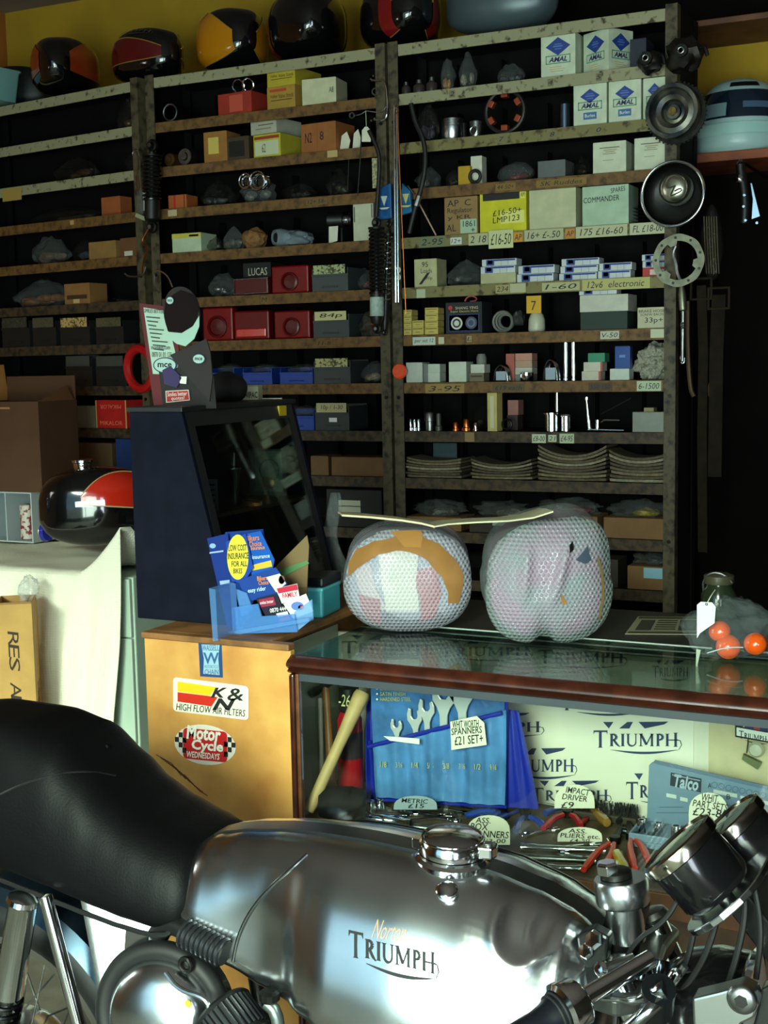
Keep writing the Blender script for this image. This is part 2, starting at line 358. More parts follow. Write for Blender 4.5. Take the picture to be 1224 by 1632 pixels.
def bin_(bay, row, px0, px1, pyt, label, col, lab=None, txt=None, depth=.14, off=.01, film=False, group=None):
    if bay is LB: depth = .12
    i = It(bay, row, px0, px1, pyt, 'storage_bin', label, 'bin', off, group=group); w, h, t = i.w, i.h, i.t; m = mat(col, .4); e = .0025
    hf = h*.62; b = MB()
    b.box(-w/2, w/2, 0, depth, 0, e).box(-w/2, -w/2+e, 0, depth, e, h*.86).box(w/2-e, w/2, 0, depth, e, h*.86).box(-w/2+e, w/2-e, depth-e, depth, e, h*.9).box(-w/2+e, w/2-e, 0, e, e, hf)
    b.done('body', m, t); MB().box(-w/2-.001, w/2+.001, -.003, .003, hf-.006, hf+.002).done('rim', m, t, bevel=.001)
    MB().box(-w*.22, w*.22, -.006, 0, h*.14, h*.2).done('finger_grip', m, t, bevel=.002)
    MB().blob((0, depth*.55, h*.35), (w*.42, depth*.36, h*.3), int(px0), .4, 3, 3).done('contents', mat((70, 70, 66), .5, .5, var=.5, scale=60), t, smooth=True)
    if lab:
        MB().box(-w*.44, w*.44, -.0055, -.0035, h*.64, h*.97).done('label_card', mat(lab, .7, var=.5, scale=120, thr=(.42, .5), var2=(70, 66, 45)) if not txt else mat(lab, .7), t)
        if txt: write(t, txt, (-w*.3, w*.34, h*.7, h*.9), INK, front(.0062), shear=.15)
    if film: MB().blob((0, depth*.4, h*.78), (w*.44, depth*.36, h*.3), int(px1), .35, 3, 3, False).done('bagged_parts', PLASTIC, t, smooth=True, angle=180)
    return i
def cylit(bay, row, px0, px1, pyt, label, prof, m, cat, name, off=.03, holes=0, dz=0, group=None, pyb=None):
    """prof: (radius fraction, height fraction) pairs"""
    i = It(bay, row, px0, px1, pyt, name, label, cat, off, dz=dz, group=group, pyb=pyb); r = i.w/2
    MB().lathe([(a*r, c*i.h) for a, c in prof], (0, r, 0), n=28).done('body', m, i.t, smooth=True)
    return i
PIST = [(0, 0), (.96, 0), (1, .03), (1, .62), (.95, .63), (.95, .67), (1, .68), (1, .74), (.95, .75), (.95, .79), (1, .80), (1, .85), (.95, .86), (.95, .9), (1, .91), (1, .98), (.9, 1), (0, 1)]
JAR = [(0, 0), (.95, 0), (1, .05), (1, .6), (.8, .7), (.55, .75), (.55, .8), (0, .8)]
# ================================================================== bay beside the headlamp rim
CW = (205, 215, 190); CB = (35, 62, 140); NAVY = (24, 34, 92)
def amal(row, x0, x1, yt, label, lower=False, side=False, rz=0, off=.012, depth=.095):
    i = carton(RB, row, x0, x1, yt, label, CW, depth, off, rz, group='carburettor cartons on the top shelves', name='carton'); w, h, t = i.w, i.h, i.t
    def face(pl, W):
        k = 1 if not lower else .82; y0 = .42 if not lower else .5
        dm = [(-.36*W*k, .70*h), (0, (.70-.21*k)*h), (.36*W*k, .70*h), (0, (.70+.21*k)*h)]
        patch(t, 'diamond_mark', [dm], mat(CB, .5), pl(.0009))
        patch(t, 'diamond_detail', [rectp(-.14*W, .14*W, .685*h, .715*h), rectp(-.1*W, .1*W, .63*h, .65*h), rectp(-.1*W, .1*W, .74*h, .76*h)], mat((90, 120, 190), .5), pl(.0013))
        yy = .30 if not lower else .37
        b = MB(); e = .006*W*4
        for q in (rectp(-.36*W, .36*W, yy*h, yy*h+.003), rectp(-.36*W, .36*W, (yy+.2)*h-.003, (yy+.2)*h), rectp(-.36*W, -.36*W+.003, yy*h, (yy+.2)*h), rectp(.36*W-.003, .36*W, yy*h, (yy+.2)*h)): b.flat(q, pl(.0009))
        b.done('name_box', mat((90, 150, 120), .6), t, fix=False)
        write(t, 'AMAL', (-.27*W, .27*W, (yy+.04)*h, (yy+.16)*h), mat(NAVY, .5), pl(.0013), shear=.25, bold=.03)
        if lower:
            patch(t, 'printed_panel', [rectp(-.2*W, .2*W, .14*h, .31*h)], mat((60, 105, 160), .5), pl(.0009))
            write(t, 'Burlen', (-.15*W, .15*W, .19*h, .27*h), WHITE, pl(.0014))
        else: patch(t, 'fine_print', [rectp(-.25*W, .2*W, .17*h, .185*h), rectp(-.22*W, .16*W, .12*h, .135*h), rectp(-.25*W, .1*W, .22*h, .235*h)], mat((190, 170, 110), .6), pl(.0009))
    face(lambda e: front(e), w)
    if side: face(lambda e: (lambda u, v: Vector((w/2+e, depth/2+u, v))), depth)
amal(1, 862, 917, 53, 'white carton with blue diamond, square to the front, beside the turned carton, top shelf')
amal(1, 921, 978, 50, 'white carton with blue diamond turned so two printed sides show, top shelf', side=True, rz=-.55, off=.04, depth=.1)
carton(RB, 1, 1004, 1030, 62, 'dark blue printed carton in shade at the end of the top shelf', (38, 42, 62), .09, .03)
amal(2, 914, 967, 133, 'white carton with blue diamond and pen scribble, beside the steel tube', True)
amal(2, 970, 1022, 128, 'white carton with blue diamond and stained edge, second from the steel tube', True)
amal(2, 1025, 1062, 124, 'white carton half hidden behind the clutch drum', True)
for k, (x0, x1, y) in enumerate([(637, 651, 130), (655, 673, 126), (676, 693, 122)]):
    i = cylit(RB, 1, x0, x1, y, ['small dark jar with grey lid nearest the middle post', 'small dark jar with bright lid, second from the middle post', 'small dark jar with bright lid next to the bagged tan part'][k], JAR, mat((58, 50, 48), .3), 'jar', 'jar', group='little jars on the top shelf')
    r = i.w/2; MB().lathe([(.55*r, i.h*.8), (.55*r, i.h), (0, i.h)], (0, r, 0), n=16).done('lid', STEEL, i.t, smooth=True)
bag(RB, 1, 696, 719, 86, 'clear bag round a tan wooden-looking part beside the small jars', (175, 125, 70), seed=3, depth=.06)
bag(RB, 1, 722, 752, 76, 'tall twisted clear bag with a pale tip on the top shelf', (150, 140, 120), seed=4, depth=.08, pull=.55)
bag(RB, 1, 782, 829, 95, 'grey plastic packet slumped left of the white diamond cartons on the top shelf', (70, 75, 70), seed=5, depth=.1)
# row 2
bag(RB, 2, 657, 693, 160, 'smoky bag of parts standing next to the big piston', (80, 70, 90), seed=6, depth=.07, dark=True)
i = cylit(RB, 2, 698, 731, 187, 'large bare silver piston crown up beside the smoky bag', PIST, ALLOY, 'piston', 'piston')
cylit(RB, 2, 733, 742, 196, 'narrow dark bush between the two silver pistons', [(0, 0), (1, 0), (1, 1), (0, 1)], DARKST, 'bush', 'bush')
i = cylit(RB, 2, 745, 765, 192, 'small silver piston with its pin hole facing out', PIST, ALLOY, 'piston', 'piston'); MB().ring((0, -.001, i.h*.42), (0, 1, 0), i.w*.27, i.w*.06).done('pin_boss', ALLOY, i.t, smooth=True)
MB().cyl((0, -.0015, i.h*.42), (0, .004, i.h*.42), i.w*.22).done('pin_hole', BLACK, i.t)
i = It(RB, 2, 768, 842, 142, 'stator', 'round black alternator stator with copper wound poles on the second shelf', 'stator', .05)
R = i.w*.455; c = (0, 0, R+.004)
MB().ring(c, (0, 1, 0), R*.9, R*.1, 40, 8).done('core_ring', mat((26, 22, 20), .5), i.t, smooth=True)
for k in range(6):
    a = 2*PI*k/6+.52; p = Vector((math.cos(a)*R*.72, 0, R+.004+math.sin(a)*R*.72))
    MB().box(-R*.13, R*.13, -.012, .012, -R*.16, R*.16, Matrix.Translation(p) @ Matrix.Rotation(-a, 4, 'Y')).done('winding', mat((150, 62, 32), .5, .3), i.t, bevel=.003)
cylit(RB, 2, 889, 906, 165, 'shiny steel tube left of the scribbled diamond carton', [(0, 0), (1, 0), (1, 1), (.8, 1), (.8, .9), (0, .9)], mat((120, 140, 165), .25, 1), 'tube', 'steel_tube')
# row 3
bag(RB, 3, 652, 692, 262, 'clear bag with white clips lying by the black hose', (110, 105, 95), seed=7)
bag(RB, 3, 704, 729, 268, 'dark cloth glove bundle beside the tiny yellow carton', (40, 36, 30), seed=8, dark=True, depth=.06)
carton(RB, 3, 730, 749, 265, 'tiny yellow carton under the white tag', (190, 150, 25), .04)
carton(RB, 3, 750, 768, 249, 'slim upright white carton behind a rubber ring', (215, 215, 195), .04, off=.03)
i = It(RB, 3, 746, 768, 269, 'rubber_ring', 'black rubber ring propped against the slim white carton', 'ring', .012); MB().ring((0, 0, i.w/2), (0, 1, .1), i.w*.38, i.w*.12).done('ring', RUBBER, i.t, smooth=True)
bag(RB, 3, 782, 845, 254, 'red and brown printed packet in shiny film on the third shelf', (120, 40, 32), seed=9, depth=.1, amp=.12, pull=.05)
carton(RB, 3, 857, 901, 256, 'plain grey carton beside the red shiny packet', (98, 104, 104), .09)
bag(RB, 3, 903, 938, 246, 'dark crumpled packet between grey and white cartons', (60, 50, 40), seed=10, dark=True)
FP = lambda c: [(-0, 0, 0, 0, c)]
for x0, x1, y, l in ((945, 998, 226, 'white square carton with faint brown print on the third shelf'), (1011, 1064, 219, 'white square carton with grey print just above the headlamp rim')):
    carton(RB, 3, x0, x1, y, l, (208, 214, 188), .09, panels=[(.2, .8, .80, .83, (110, 100, 80)), (.32, .72, .73, .75, (150, 125, 80)), (.38, .66, .67, .69, (150, 125, 80)), (.3, .7, .61, .63, (150, 125, 80)), (.3, .62, .40, .43, (170, 170, 140))])
# row 4
PEN = (25, 25, 40)
carton(RB, 4, 708, 761, 314, 'tan handwritten carton with pale green corner label', (150, 118, 70), .09, texts=[('AP  C', .1, .8, .76, .93, PEN), ('Regulator', .1, .85, .55, .72, PEN), ('y KR', .1, .8, .38, .52, PEN), ('AL', .06, .35, .1, .28, PEN), ('1861', .56, .92, .2, .36, PEN), ('+', .8, .92, .06, .16, PEN)], panels=[(.48, .97, .03, .40, (165, 190, 160))])
i = carton(RB, 4, 764, 839, 304, 'bright yellow carton priced in pen with a black printed band', (212, 204, 32), .12, off=.012, rz=-.03, panels=[(.07, .86, .78, .97, (24, 24, 24)), (.87, .98, .78, .97, (225, 220, 90)), (.45, .96, .2, .5, (225, 222, 120))], texts=[('£16-50+', .28, .90, .42, .56, PEN, .08), ('LMP123', .28, .86, .24, .38, PEN, .06), ('AM', .885, .97, .82, .93, PEN)])
carton(RB, 4, 843, 918, 300, 'plain cream carton with open end beside the yellow carton', (196, 196, 158), .11, off=.012, rz=-.02)
carton(RB, 4, 928, 1002, 296, 'pale green carton with a name written across in pen', (176, 200, 172), .11, off=.012, texts=[('COMMANDER', .03, .8, .60, .74, PEN, .03), ('SPARES', .62, .93, .82, .94, PEN, .12)])
i = It(RB, 4, 1005, 1062, 330, 'gasket_sheet', 'black bent gasket sheets fanned behind the lower edge of headlamp rim', 'sheet', .05)
b = MB()
for k in range(5): b.loft([[Vector((x, y, .004+k*.010+abs(x)*.12)) for x in (-i.w*.5, -i.w*.25, 0, i.w*.25, i.w*.5)] for y in (0, .1)], False, False)
b.done('sheets', mat((34, 30, 26), .6), i.t)['kind'] = 'stuff'
# row 5
carton(RB, 5, 660, 696, 413, 'cream carton crossed with handwriting nearest the hanging rods', (190, 186, 140), .08, texts=[('95', .35, .62, .72, .9, PEN), ('Loads', .3, .78, .5, .66, PEN), ('Wip', .48, .8, .22, .38, PEN), ('/', .2, .7, .1, .5, PEN)])
bag(RB, 5, 700, 764, 411, 'large clear bag sagging beside the white and blue long cartons', (60, 62, 58), seed=12, pull=.55, depth=.12)
def sleeve(row, x0, x1, yt, yb, label, col2=CB, off=.012):
    i = carton(RB, row, x0, x1, yt, label, (205, 212, 212), .05, off, pyb=yb, flap=False, group='white and blue long cartons', name='long_carton',
        panels=[(.13, .36, .08, .92, col2), (.175, .315, .3, .8, (180, 190, 215)), (.36, .97, .7, .93, col2), (.56, .57, .05, .7, (120, 130, 160)), (.76, .77, .05, .7, (120, 130, 160))]); return i
ST = [(766, 823, 412, 447, 3, 'stack beside the clear bag'), (826, 886, 422, 449, 2, 'second stack from the clear bag'), (893, 955, 411, 446, 3, 'tall middle stack'), (955, 1009, 418, 443, 2, 'stack beyond the tall middle stack')]
for x0, x1, y0, y1, n, w in ST:
    zb = RZ[5]
    for k in range(n):
        pos = {0: 'bottom', n-1: 'top'}.get(k, 'middle'); d = (y1-y0)/n; j = (k*37 % 5)-2
        if n == 3 and k == 0 and x0 == 766: carton(RB, 5, x0, x1-1, y1-d, 'plain cream long carton at the bottom of the stack beside the clear bag', (186, 182, 140), .05, .012)
        else:
            yb = y1-k*d; i = sleeve(5, x0+j, x1+j-2, yb-d+.6, None if k == 0 else yb, 'white and blue long carton, %s of the %s' % (pos, w))
for k, (y0, y1) in enumerate([(405, 415), (415.5, 426)]): sleeve(5, 1023+k, 1064, y0, y1, 'white and blue long carton seen through the gasket ring, %s' % ('upper', 'lower')[1-(1-k)])
carton(RB, 5, 1024, 1064, 426.5, 'red and white long carton at the base of the stack inside the gasket ring', (190, 60, 60), .05, panels=[(.3, .9, .2, .8, (215, 190, 190))])
# row 6
YC = (205, 184, 96)
def yellow(x0, x1, y0, y1, label, off=.012):
    carton(RB, 6, x0, x1, y0, label, YC, .05, off, pyb=y1, group='little yellow cartons', panels=[(.08, .92, .72, .86, (120, 100, 40)), (.3, .7, .3, .42, (150, 130, 60))])
for nm, x0, x1, y1, n, d in (('pile against the middle post', 643, 656, 532, 4, 9.6), ('short pile', 657, 675, 531.5, 2, 10.5), ('tall pile', 677, 698, 531, 4, 10.2)):
    for k in range(n): yellow(x0, x1, y1-(k+1)*d+.5, None if k == 0 else y1-k*d, 'small yellow carton, %s, of the %s' % (['lowest', 'second up', 'third up', 'topmost'][k] if n == 4 else ['lower', 'upper'][k], nm))
i = carton(RB, 6, 710, 768, 482, 'black carton picturing two round electric horns', (26, 28, 38), .09, panels=[(.08, .92, .08, .62, (40, 62, 120)), (.1, .9, .1, .6, (24, 30, 60))], texts=[('SHANG YING', .28, .9, .78, .87, (205, 190, 150)), ('Super Electric Horn', .14, .9, .67, .75, (205, 190, 90))])
for k, (x, c) in enumerate(((-.19, (200, 205, 190)), (.21, (60, 66, 90)))):
    pl = front(.0022); w, h = i.w, i.h
    patch(i.t, 'horn_picture', [ell(x*w, .34*h, .16*w, .2*h)], mat(c, .5), front(.0018)); patch(i.t, 'horn_ring', [ell(x*w, .34*h, .115*w, .145*h)], mat((40, 42, 40) if not k else (100, 110, 140), .5), front(.0022)); patch(i.t, 'horn_centre', [ell(x*w, .34*h, .07*w, .09*h)], mat(c, .5), front(.0026))
patch(i.t, 'red_roundel', [ell(-.36*i.w, .84*i.h, .06*i.w, .07*i.h)], mat((190, 40, 40), .5), front(.0018))
i = It(RB, 6, 738, 762, 468, 'wire_coil', 'pink coiled wire on top of the horn carton', 'wire', .03, pyb=481.5)
MB().tube([(-.02, 0, .003), (-.012, 0, .016), (.006, 0, .02), (.018, .01, .012), (.01, .02, .004), (-.01, .02, .003)], .0025, 6, smooth=2).done('wire', mat((190, 90, 90), .5), i.t, smooth=True)
i = It(RB, 6, 780, 831, 488, 'handlebar_switch', 'grey coiled cable with handlebar switch beside the yellow tagged bottle', 'switch', .03); w, h = i.w, i.h
b = MB()
for k in range(3): b.ring((-w*.12+k*.004, .01+k*.006, h*.42), (0, 1, .15*k), h*.38-k*.004, .0045, 28, 6)
b.done('cable', mat((105, 105, 98), .5), i.t, smooth=True); MB().blob((w*.3, .03, h*.5), (w*.2, .02, h*.32), 5, .3, 2).done('switch_body', mat((52, 54, 52), .4), i.t, smooth=True)
i = cylit(RB, 6, 838, 864, 496, 'squat pale plastic bottle beneath a yellow paper slip', [(0, 0), (.9, 0), (1, .1), (.95, .6), (.75, .85), (.5, .95), (.5, 1), (0, 1)], mat((190, 190, 165), .4), 'bottle', 'bottle')
b = MB().box(-i.w*.48, i.w*.42, .004, .0055, i.h*.9, i.h*1.75); b.done('paper_slip', mat((215, 165, 40), .7), i.t); write(i.t, '7', (-.01, .006, i.h*1.05, i.h*1.5), mat((40, 30, 60), .6), front(.0006, .004))
carton(RB, 6, 925, 1000, 497, 'dark green carton under the large white carton', (32, 52, 44), .1)
carton(RB, 6, 924, 1001, 470, 'large dirty white carton on the dark green one', (200, 200, 184), .1, pyb=496.5)
sleeve(6, 923, 983, 459, 469.5, 'white and blue long carton lying on the large dirty white carton')
carton(RB, 6, 1016, 1064, 490, 'cream card box priced thirty-three pence below the gasket ring', (196, 192, 160), .08, texts=[('33p+', .25, .85, .2, .52, PEN), ('BRAKE HOSE', .05, .9, .76, .9, PEN), ('SCREW EACH', .1, .86, .6, .72, PEN)])
# row 7
carton(RB, 7, 647, 673, 578, 'square pale carton touching the orange reflector', (192, 198, 186), .06)
carton(RB, 7, 675, 682, 580, 'thin grey carton between two pale cartons by the reflector', (120, 125, 120), .06)
for k, (y0, y1) in enumerate([(594, None), (580.5, 593.7)]): carton(RB, 7, 682, 701, y0, 'small white carton, %s of a pair, near the orange reflector' % ('lower', 'upper')[k], (195, 205, 190), .05, pyb=y1)
carton(RB, 7, 715, 743, 577, 'pale square carton standing alone between two pairs', (198, 208, 190), .06)
carton(RB, 7, 748, 771, 595, 'brown printed carton under a white one on the row level with reflector', (120, 108, 80), .05, panels=[(.1, .9, .55, .75, (60, 50, 40))])
carton(RB, 7, 750, 772, 581, 'white carton on the brown printed carton', (200, 205, 190), .05, pyb=594.6)
cylit(RB, 7, 757, 772, 564, 'grey rounded plug on the white and brown cartons', [(0, 0), (1, 0), (1, .7), (.7, 1), (0, 1)], mat((120, 120, 112), .6), 'plug', 'plug', pyb=580.6)
def shells(x0, x1, yt, label):
    i = It(RB, 7, x0, x1, yt, 'bearing_shell_set', label, 'bearing shells', .012); w, h = i.w, i.h
    for k in range(4): MB().tube([(w*.42*math.cos(a)*(1-.05*k), .004+k*.011, .002+h*.93*math.sin(a)) for a in [PI*q/12 for q in range(13)]], .0035, 6).done('shell', CHROME, i.t, smooth=True)
    MB().box(-w*.3, w*.3, .001, .002, .004, h*.6).done('card', mat((150, 165, 180), .6), i.t)
shells(785, 811, 581, 'arched bright bearing shells beside the pink cartons')
shells(864, 890, 572, 'arched bright bearing shells next to two tall chrome tubes')
carton(RB, 7, 806, 820, 564, 'tall faded pink carton behind the pink stack', (180, 95, 85), .05, off=.06)
for k, (y0, y1) in enumerate([(597, None), (586, 596.6), (575, 585.6), (563.5, 574.6)]):
    carton(RB, 7, 821, 848, y0, 'pinkish carton, %s in the stack of four' % ['lowest', 'second', 'third', 'topmost'][k], [(120, 125, 122), (190, 190, 175), (185, 150, 130), (196, 140, 122)][k], .05, off=.04, pyb=y1)
cylit(RB, 7, 826, 846, 594, 'small bright steel cup before the pinkish stack', [(0, 0), (.9, 0), (1, .1), (1, 1), (.85, 1), (.85, .5), (0, .5)], CHROME, 'cup', 'steel_cup', off=.008)
for x0, x1, l in ((897, 904, 'bright chrome tube standing upright next to the bearing shells'), (910, 917, 'bright chrome tube standing upright next to the green carton')):
    cylit(RB, 7, x0, x1, 542, l, [(0, 0), (1, 0), (1, .06), (.8, .07), (.8, .1), (1, .11), (1, 1), (.7, 1), (0, 1)], CHROME, 'tube', 'chrome_tube', group='upright chrome tubes')
for k, (x0, x1, y0, y1, c, l) in enumerate([(927, 957, 592, None, (200, 196, 176), 'white carton with red edge, bottom of the green topped pile'), (930, 960, 577.5, 591.6, (205, 200, 182), 'white carton with red edge, middle of the green topped pile'), (937, 964, 563, 577.2, (60, 140, 105), 'green carton on top of two white cartons')]):
    carton(RB, 7, x0, x1, y0, l, c, .05, pyb=y1, panels=[(.9, 1, 0, 1, (190, 80, 60))] if k < 2 else [])
carton(RB, 7, 972, 1003, 588, 'white carton under the blue packet', (202, 208, 195), .05)
carton(RB, 7, 980, 1004, 552, 'glossy blue carton standing on a white carton', (34, 66, 140), .03, pyb=587.6, rough=.25, panels=[(.3, .7, .5, .62, (90, 130, 190))])
i = It(RB, 7, 1012, 1066, 546, 'newspaper_wad', 'crumpled newspaper wad near the dangling steel lever', 'newspaper', .03)
MB().blob((0, .05, i.h*.42), (i.w*.5, .05, i.h*.55), 15, .55, 2.2, 4).done('paper', mat((160, 158, 138), .8, var=.6, scale=160, thr=(.3, .55)), i.t)
# row 8
def guide(x0, x1, yt, label, m, prof=((0, 0), (1, 0), (1, .25), (.7, .3), (.7, .9), (.55, 1), (0, 1)), off=.015, cat='valve guide', name='valve_guide', group=None): return cylit(RB, 8, x0, x1, yt, label, list(prof), m, cat, name, off, group=group)
for k in range(3): guide(650+k*6.5, 656+k*6.5, 668, 'little chrome fitting, %s of three beside the middle post' % ['first', 'second', 'third'][k], CHROME, cat='fitting', name='fitting')
guide(673, 690, 657, 'grey capped steel pot next to the little chrome fittings', STEEL, ((0, 0), (.8, 0), (.8, .5), (1, .52), (1, .9), (.8, 1), (0, 1)), cat='pot', name='steel_pot')
guide(692, 702, 659, 'slim grey capped pot between steel pot and bronze guides', mat((90, 88, 84), .5, .6), cat='pot', name='steel_pot')
guide(718, 730, 673, 'shorter bronze valve guide', COPPER); guide(733, 748, 668, 'taller bronze valve guide', COPPER); guide(752, 761, 674, 'chrome nut standing by the bronze guides', CHROME, cat='nut', name='nut')
bag(RB, 8, 742, 773, 648, 'smoky bag behind the bronze guides', (70, 62, 55), seed=16, off=.07, dark=True)
carton(RB, 8, 776, 792, 625, 'tall narrow cream yellow carton leaning on the shelf of chrome pistons', (200, 185, 110), .04, rz=-.1, panels=[(.3, .7, .08, .9, (205, 200, 165))], off=.01)
carton(RB, 8, 808, 825, 662, 'stub of a dark carton carrying a pink one', (55, 40, 38), .05, off=.08)
carton(RB, 8, 809, 826, 638, 'pink faced carton in the shade behind the rubber seal ring', (165, 110, 100), .05, off=.08, pyb=661.6)
i = It(RB, 8, 799, 817, 655, 'seal_ring', 'dark seal ring on edge beside the narrow yellow carton', 'ring', .03); MB().ring((0, 0, i.w/2+.002), (.2, 1, 0), i.w*.42, .0045).done('ring', DARKST, i.t, smooth=True)
for x0, x1, y, l in ((862, 889, 655, 'chrome piston with dark rim, the larger of two'), (891, 909, 659, 'chrome piston with dark rim, the smaller of two')):
    guide(x0, x1, y, l, CHROME, ((0, 0), (.85, 0), (.85, .8), (1, .82), (1, .9), (.9, .95), (0, .95)), cat='piston', name='chrome_piston')
guide(884, 890, 626, 'thin chrome rod standing behind the chrome pistons', CHROME, ((0, 0), (1, 0), (1, 1), (0, 1)), off=.08, cat='rod', name='chrome_rod')
i = It(RB, 8, 930, 1000, 633, 'hub_puller', 'chrome hub puller with upright screw and arm', 'puller', .02); w, h = i.w, i.h
MB().cyl((-w*.38, .01, .01), (-w*.45, .01, h*.95), .006, .004, 10).cyl((-w*.45, .01, h*.93), (-w*.455, .01, h), .006, n=8).done('screw', CHROME, i.t, smooth=True)
MB().cyl((-w*.42, .012, .006), (w*.4, .012, .004), .004).done('bar', CHROME, i.t, smooth=True); MB().cyl((-w*.2, .012, .008), (-w*.2, .012, h*.34), .006).done('nut', CHROME, i.t)
MB().tube([(-w*.12, .012, h*.25), (-w*.05, .012, h*.33), (w*.3, .014, h*.32)], .004, 8).done('arm', CHROME, i.t, smooth=True)
MB().cyl((-w*.2, .05, h*.5), (w*.45, .06, h*.95), .002, n=6).done('rod', DARKST, i.t)
carton(RB, 8, 1008, 1060, 657, 'scuffed grey tin with mottled lid beneath a tiny carton', (128, 132, 118), .09, rough=.35)
carton(RB, 8, 1026, 1042, 650, 'tiny cream carton on the scuffed grey tin', (150, 135, 95), .04, pyb=656.7, off=.03)
# row 9: catalogues, each one a sagging sheaf
PG = [(112, 100, 78), (132, 118, 92), (96, 84, 62), (150, 142, 118), (104, 92, 70), (88, 78, 62)]
for q, (x0, x1, yt, cup, n, w) in enumerate([(646, 735, 728, .012, 7, 'the pile against the middle post'), (749, 848, 730, .020, 6, 'the second pile from the middle post'), (856, 968, 708, .034, 9, 'the tallest curled pile'), (971, 1070, 716, .026, 8, 'the pile against the end post')]):
    for k in range(n):
        i = It(RB, 9, x0, x1, yt, 'catalogue', 'curled old catalogue, %s' % (('bottom of ' if k == 0 else 'top of ' if k == n-1 else '%s from the bottom of ' % ['', 'second', 'third', 'fourth', 'fifth', 'sixth', 'seventh', 'eighth'][k])+w), 'catalogue', .012, group='old catalogues on the low shelf'); w2, H = i.w, i.h
        th = (H-cup)/n; rnd = random.Random(q*20+k); j = (rnd.random()-.5)*.008; rings = []
        for s in range(15):
            u = s/14*2-1; z = k*th+cup*abs(u)**2.2*(k+.6)/n*(1 if u < 0 or q in (1, 2) else .75); x = u*w2*.485+j
            rings.append([Vector((x, y, z+zz)) for y, zz in ((.0+.003*rnd.random(), .0008), (.12, .0008), (.12, th*.93), (0.0, th*.93))])
        i.t.location.z = RZ[9]+.0012; MB().loft(rings).done('sheaf', mat(PG[(k*5+q) % 6], .8, var=.35, scale=90), i.t)
carton(RB, 9, 690, 728, 706, 'blue grey card propped at the back above the first catalogue pile', (70, 90, 95), .003, off=.2, flap=False)
# row 10
def tray(bay, row, x0, x1, yt, label, col=(128, 92, 52), seed=1, inner=(120, 120, 110), lab=None, filmtop=30, off=.012):
    i = carton(bay, row, x0, x1, yt, label, col, .12, off, cat='tray', name='card_tray', flap=False); w, h = i.w, i.h
    MB().blob((0, .05, h+.022), (w*.44, .045, .028), seed, .45, 2.4, 4, True).done('bagged_parts', PLASTIC, i.t, smooth=True, angle=180)
    MB().blob((w*.1, .05, h+.012), (w*.22, .03, .014), seed+5, .4, 3, 2).done('parts', mat(inner, .5, var=.6, scale=80), i.t)
    if lab: MB().box(-w*.1, w*.35, -.002, -.001, h*.5, h*.95).done('label_card', mat(lab, .6), i.t)
    return i
tray(RB, 10, 648, 735, 824, 'brown card tray with bagged parts beside the middle post', seed=21)
tray(RB, 10, 748, 842, 826, 'dark tray with a film bag and white label above the bubble wrap gap', (52, 46, 40), 22, lab=(150, 165, 155))
tray(RB, 10, 852, 952, 822, 'brown tray with red bagged parts directly behind the dented bubble wrapped tank', seed=23, inner=(150, 40, 50))
tray(RB, 10, 962, 1066, 826, 'brown card tray with yellow and blue bagged parts by the end post', seed=24, inner=(170, 150, 50))
i = tray(RB, 11, 1000, 1066, 903, 'brown tray with a pale blue label low by the end post', seed=25, inner=(60, 70, 80), lab=(140, 190, 215))
carton(RB, 11, 880, 985, 890, 'dark carton low behind the bubble wrapped tanks', (50, 42, 34), .1)
# ================================================================== bay with the red lenses
i = It(MBAY, 1, 258, 284, 161, 'tube_end', 'dark short tube lying with its bright ring end outward near the spring damper', 'tube', .015)
R = i.w*.45; MB().lathe([(R*.75, 0), (R*.75, .08), (R, .08), (R, 0)], (0, 0, R+.002), (0, 1, 0)).done('tube', DARKST, i.t, smooth=True); MB().ring((0, -.001, R+.002), (0, 1, 0), R*.9, R*.1).done('rim', STEEL, i.t, smooth=True)
i = carton(MBAY, 1, 345, 402, 148, 'red carton with two pipe clips lying on top', (165, 48, 34), .13, rz=-.1, panels=[(.35, .75, .12, .9, (195, 80, 60))])
i = It(MBAY, 1, 366, 400, 122, 'pipe_clip', 'pair of joined bright steel pipe clips on the red carton', 'clip', .02, pyb=147.5)
for x in (-.4, .35): MB().ring((i.w*x*.6, .02, i.h*.5), (.1*x, 1, .2), i.h*.42, .0035).done('hoop', CHROME, i.t, smooth=True)
YB = (192, 172, 48)
for y0, y1, l, c in ((137.5, None, 'yellow orange carton under its twin, top shelf of the red lens bay', (176, 140, 58)), (108, 137, 'yellow carton stacked on its twin, top shelf of the red lens bay', YB)):
    carton(MBAY, 1, 424, 471, y0, l, c, .16, pyb=y1, rz=-.08, panels=[(.1, .7, .78, .9, (180, 70, 40)), (.15, .9, .38, .42, (90, 70, 30))], texts=[('Valley', .12, .38, .48, .66, (60, 50, 30)), ('Valve Stock', .42, .95, .48, .66, (60, 50, 30))], group='twin yellow cartons')
carton(MBAY, 1, 482, 534, 125, 'cream carton with black stamp beside the twin yellow cartons', (205, 204, 168), .1, rz=.1, texts=[('A8', .8, .93, .42, .64, PEN)])
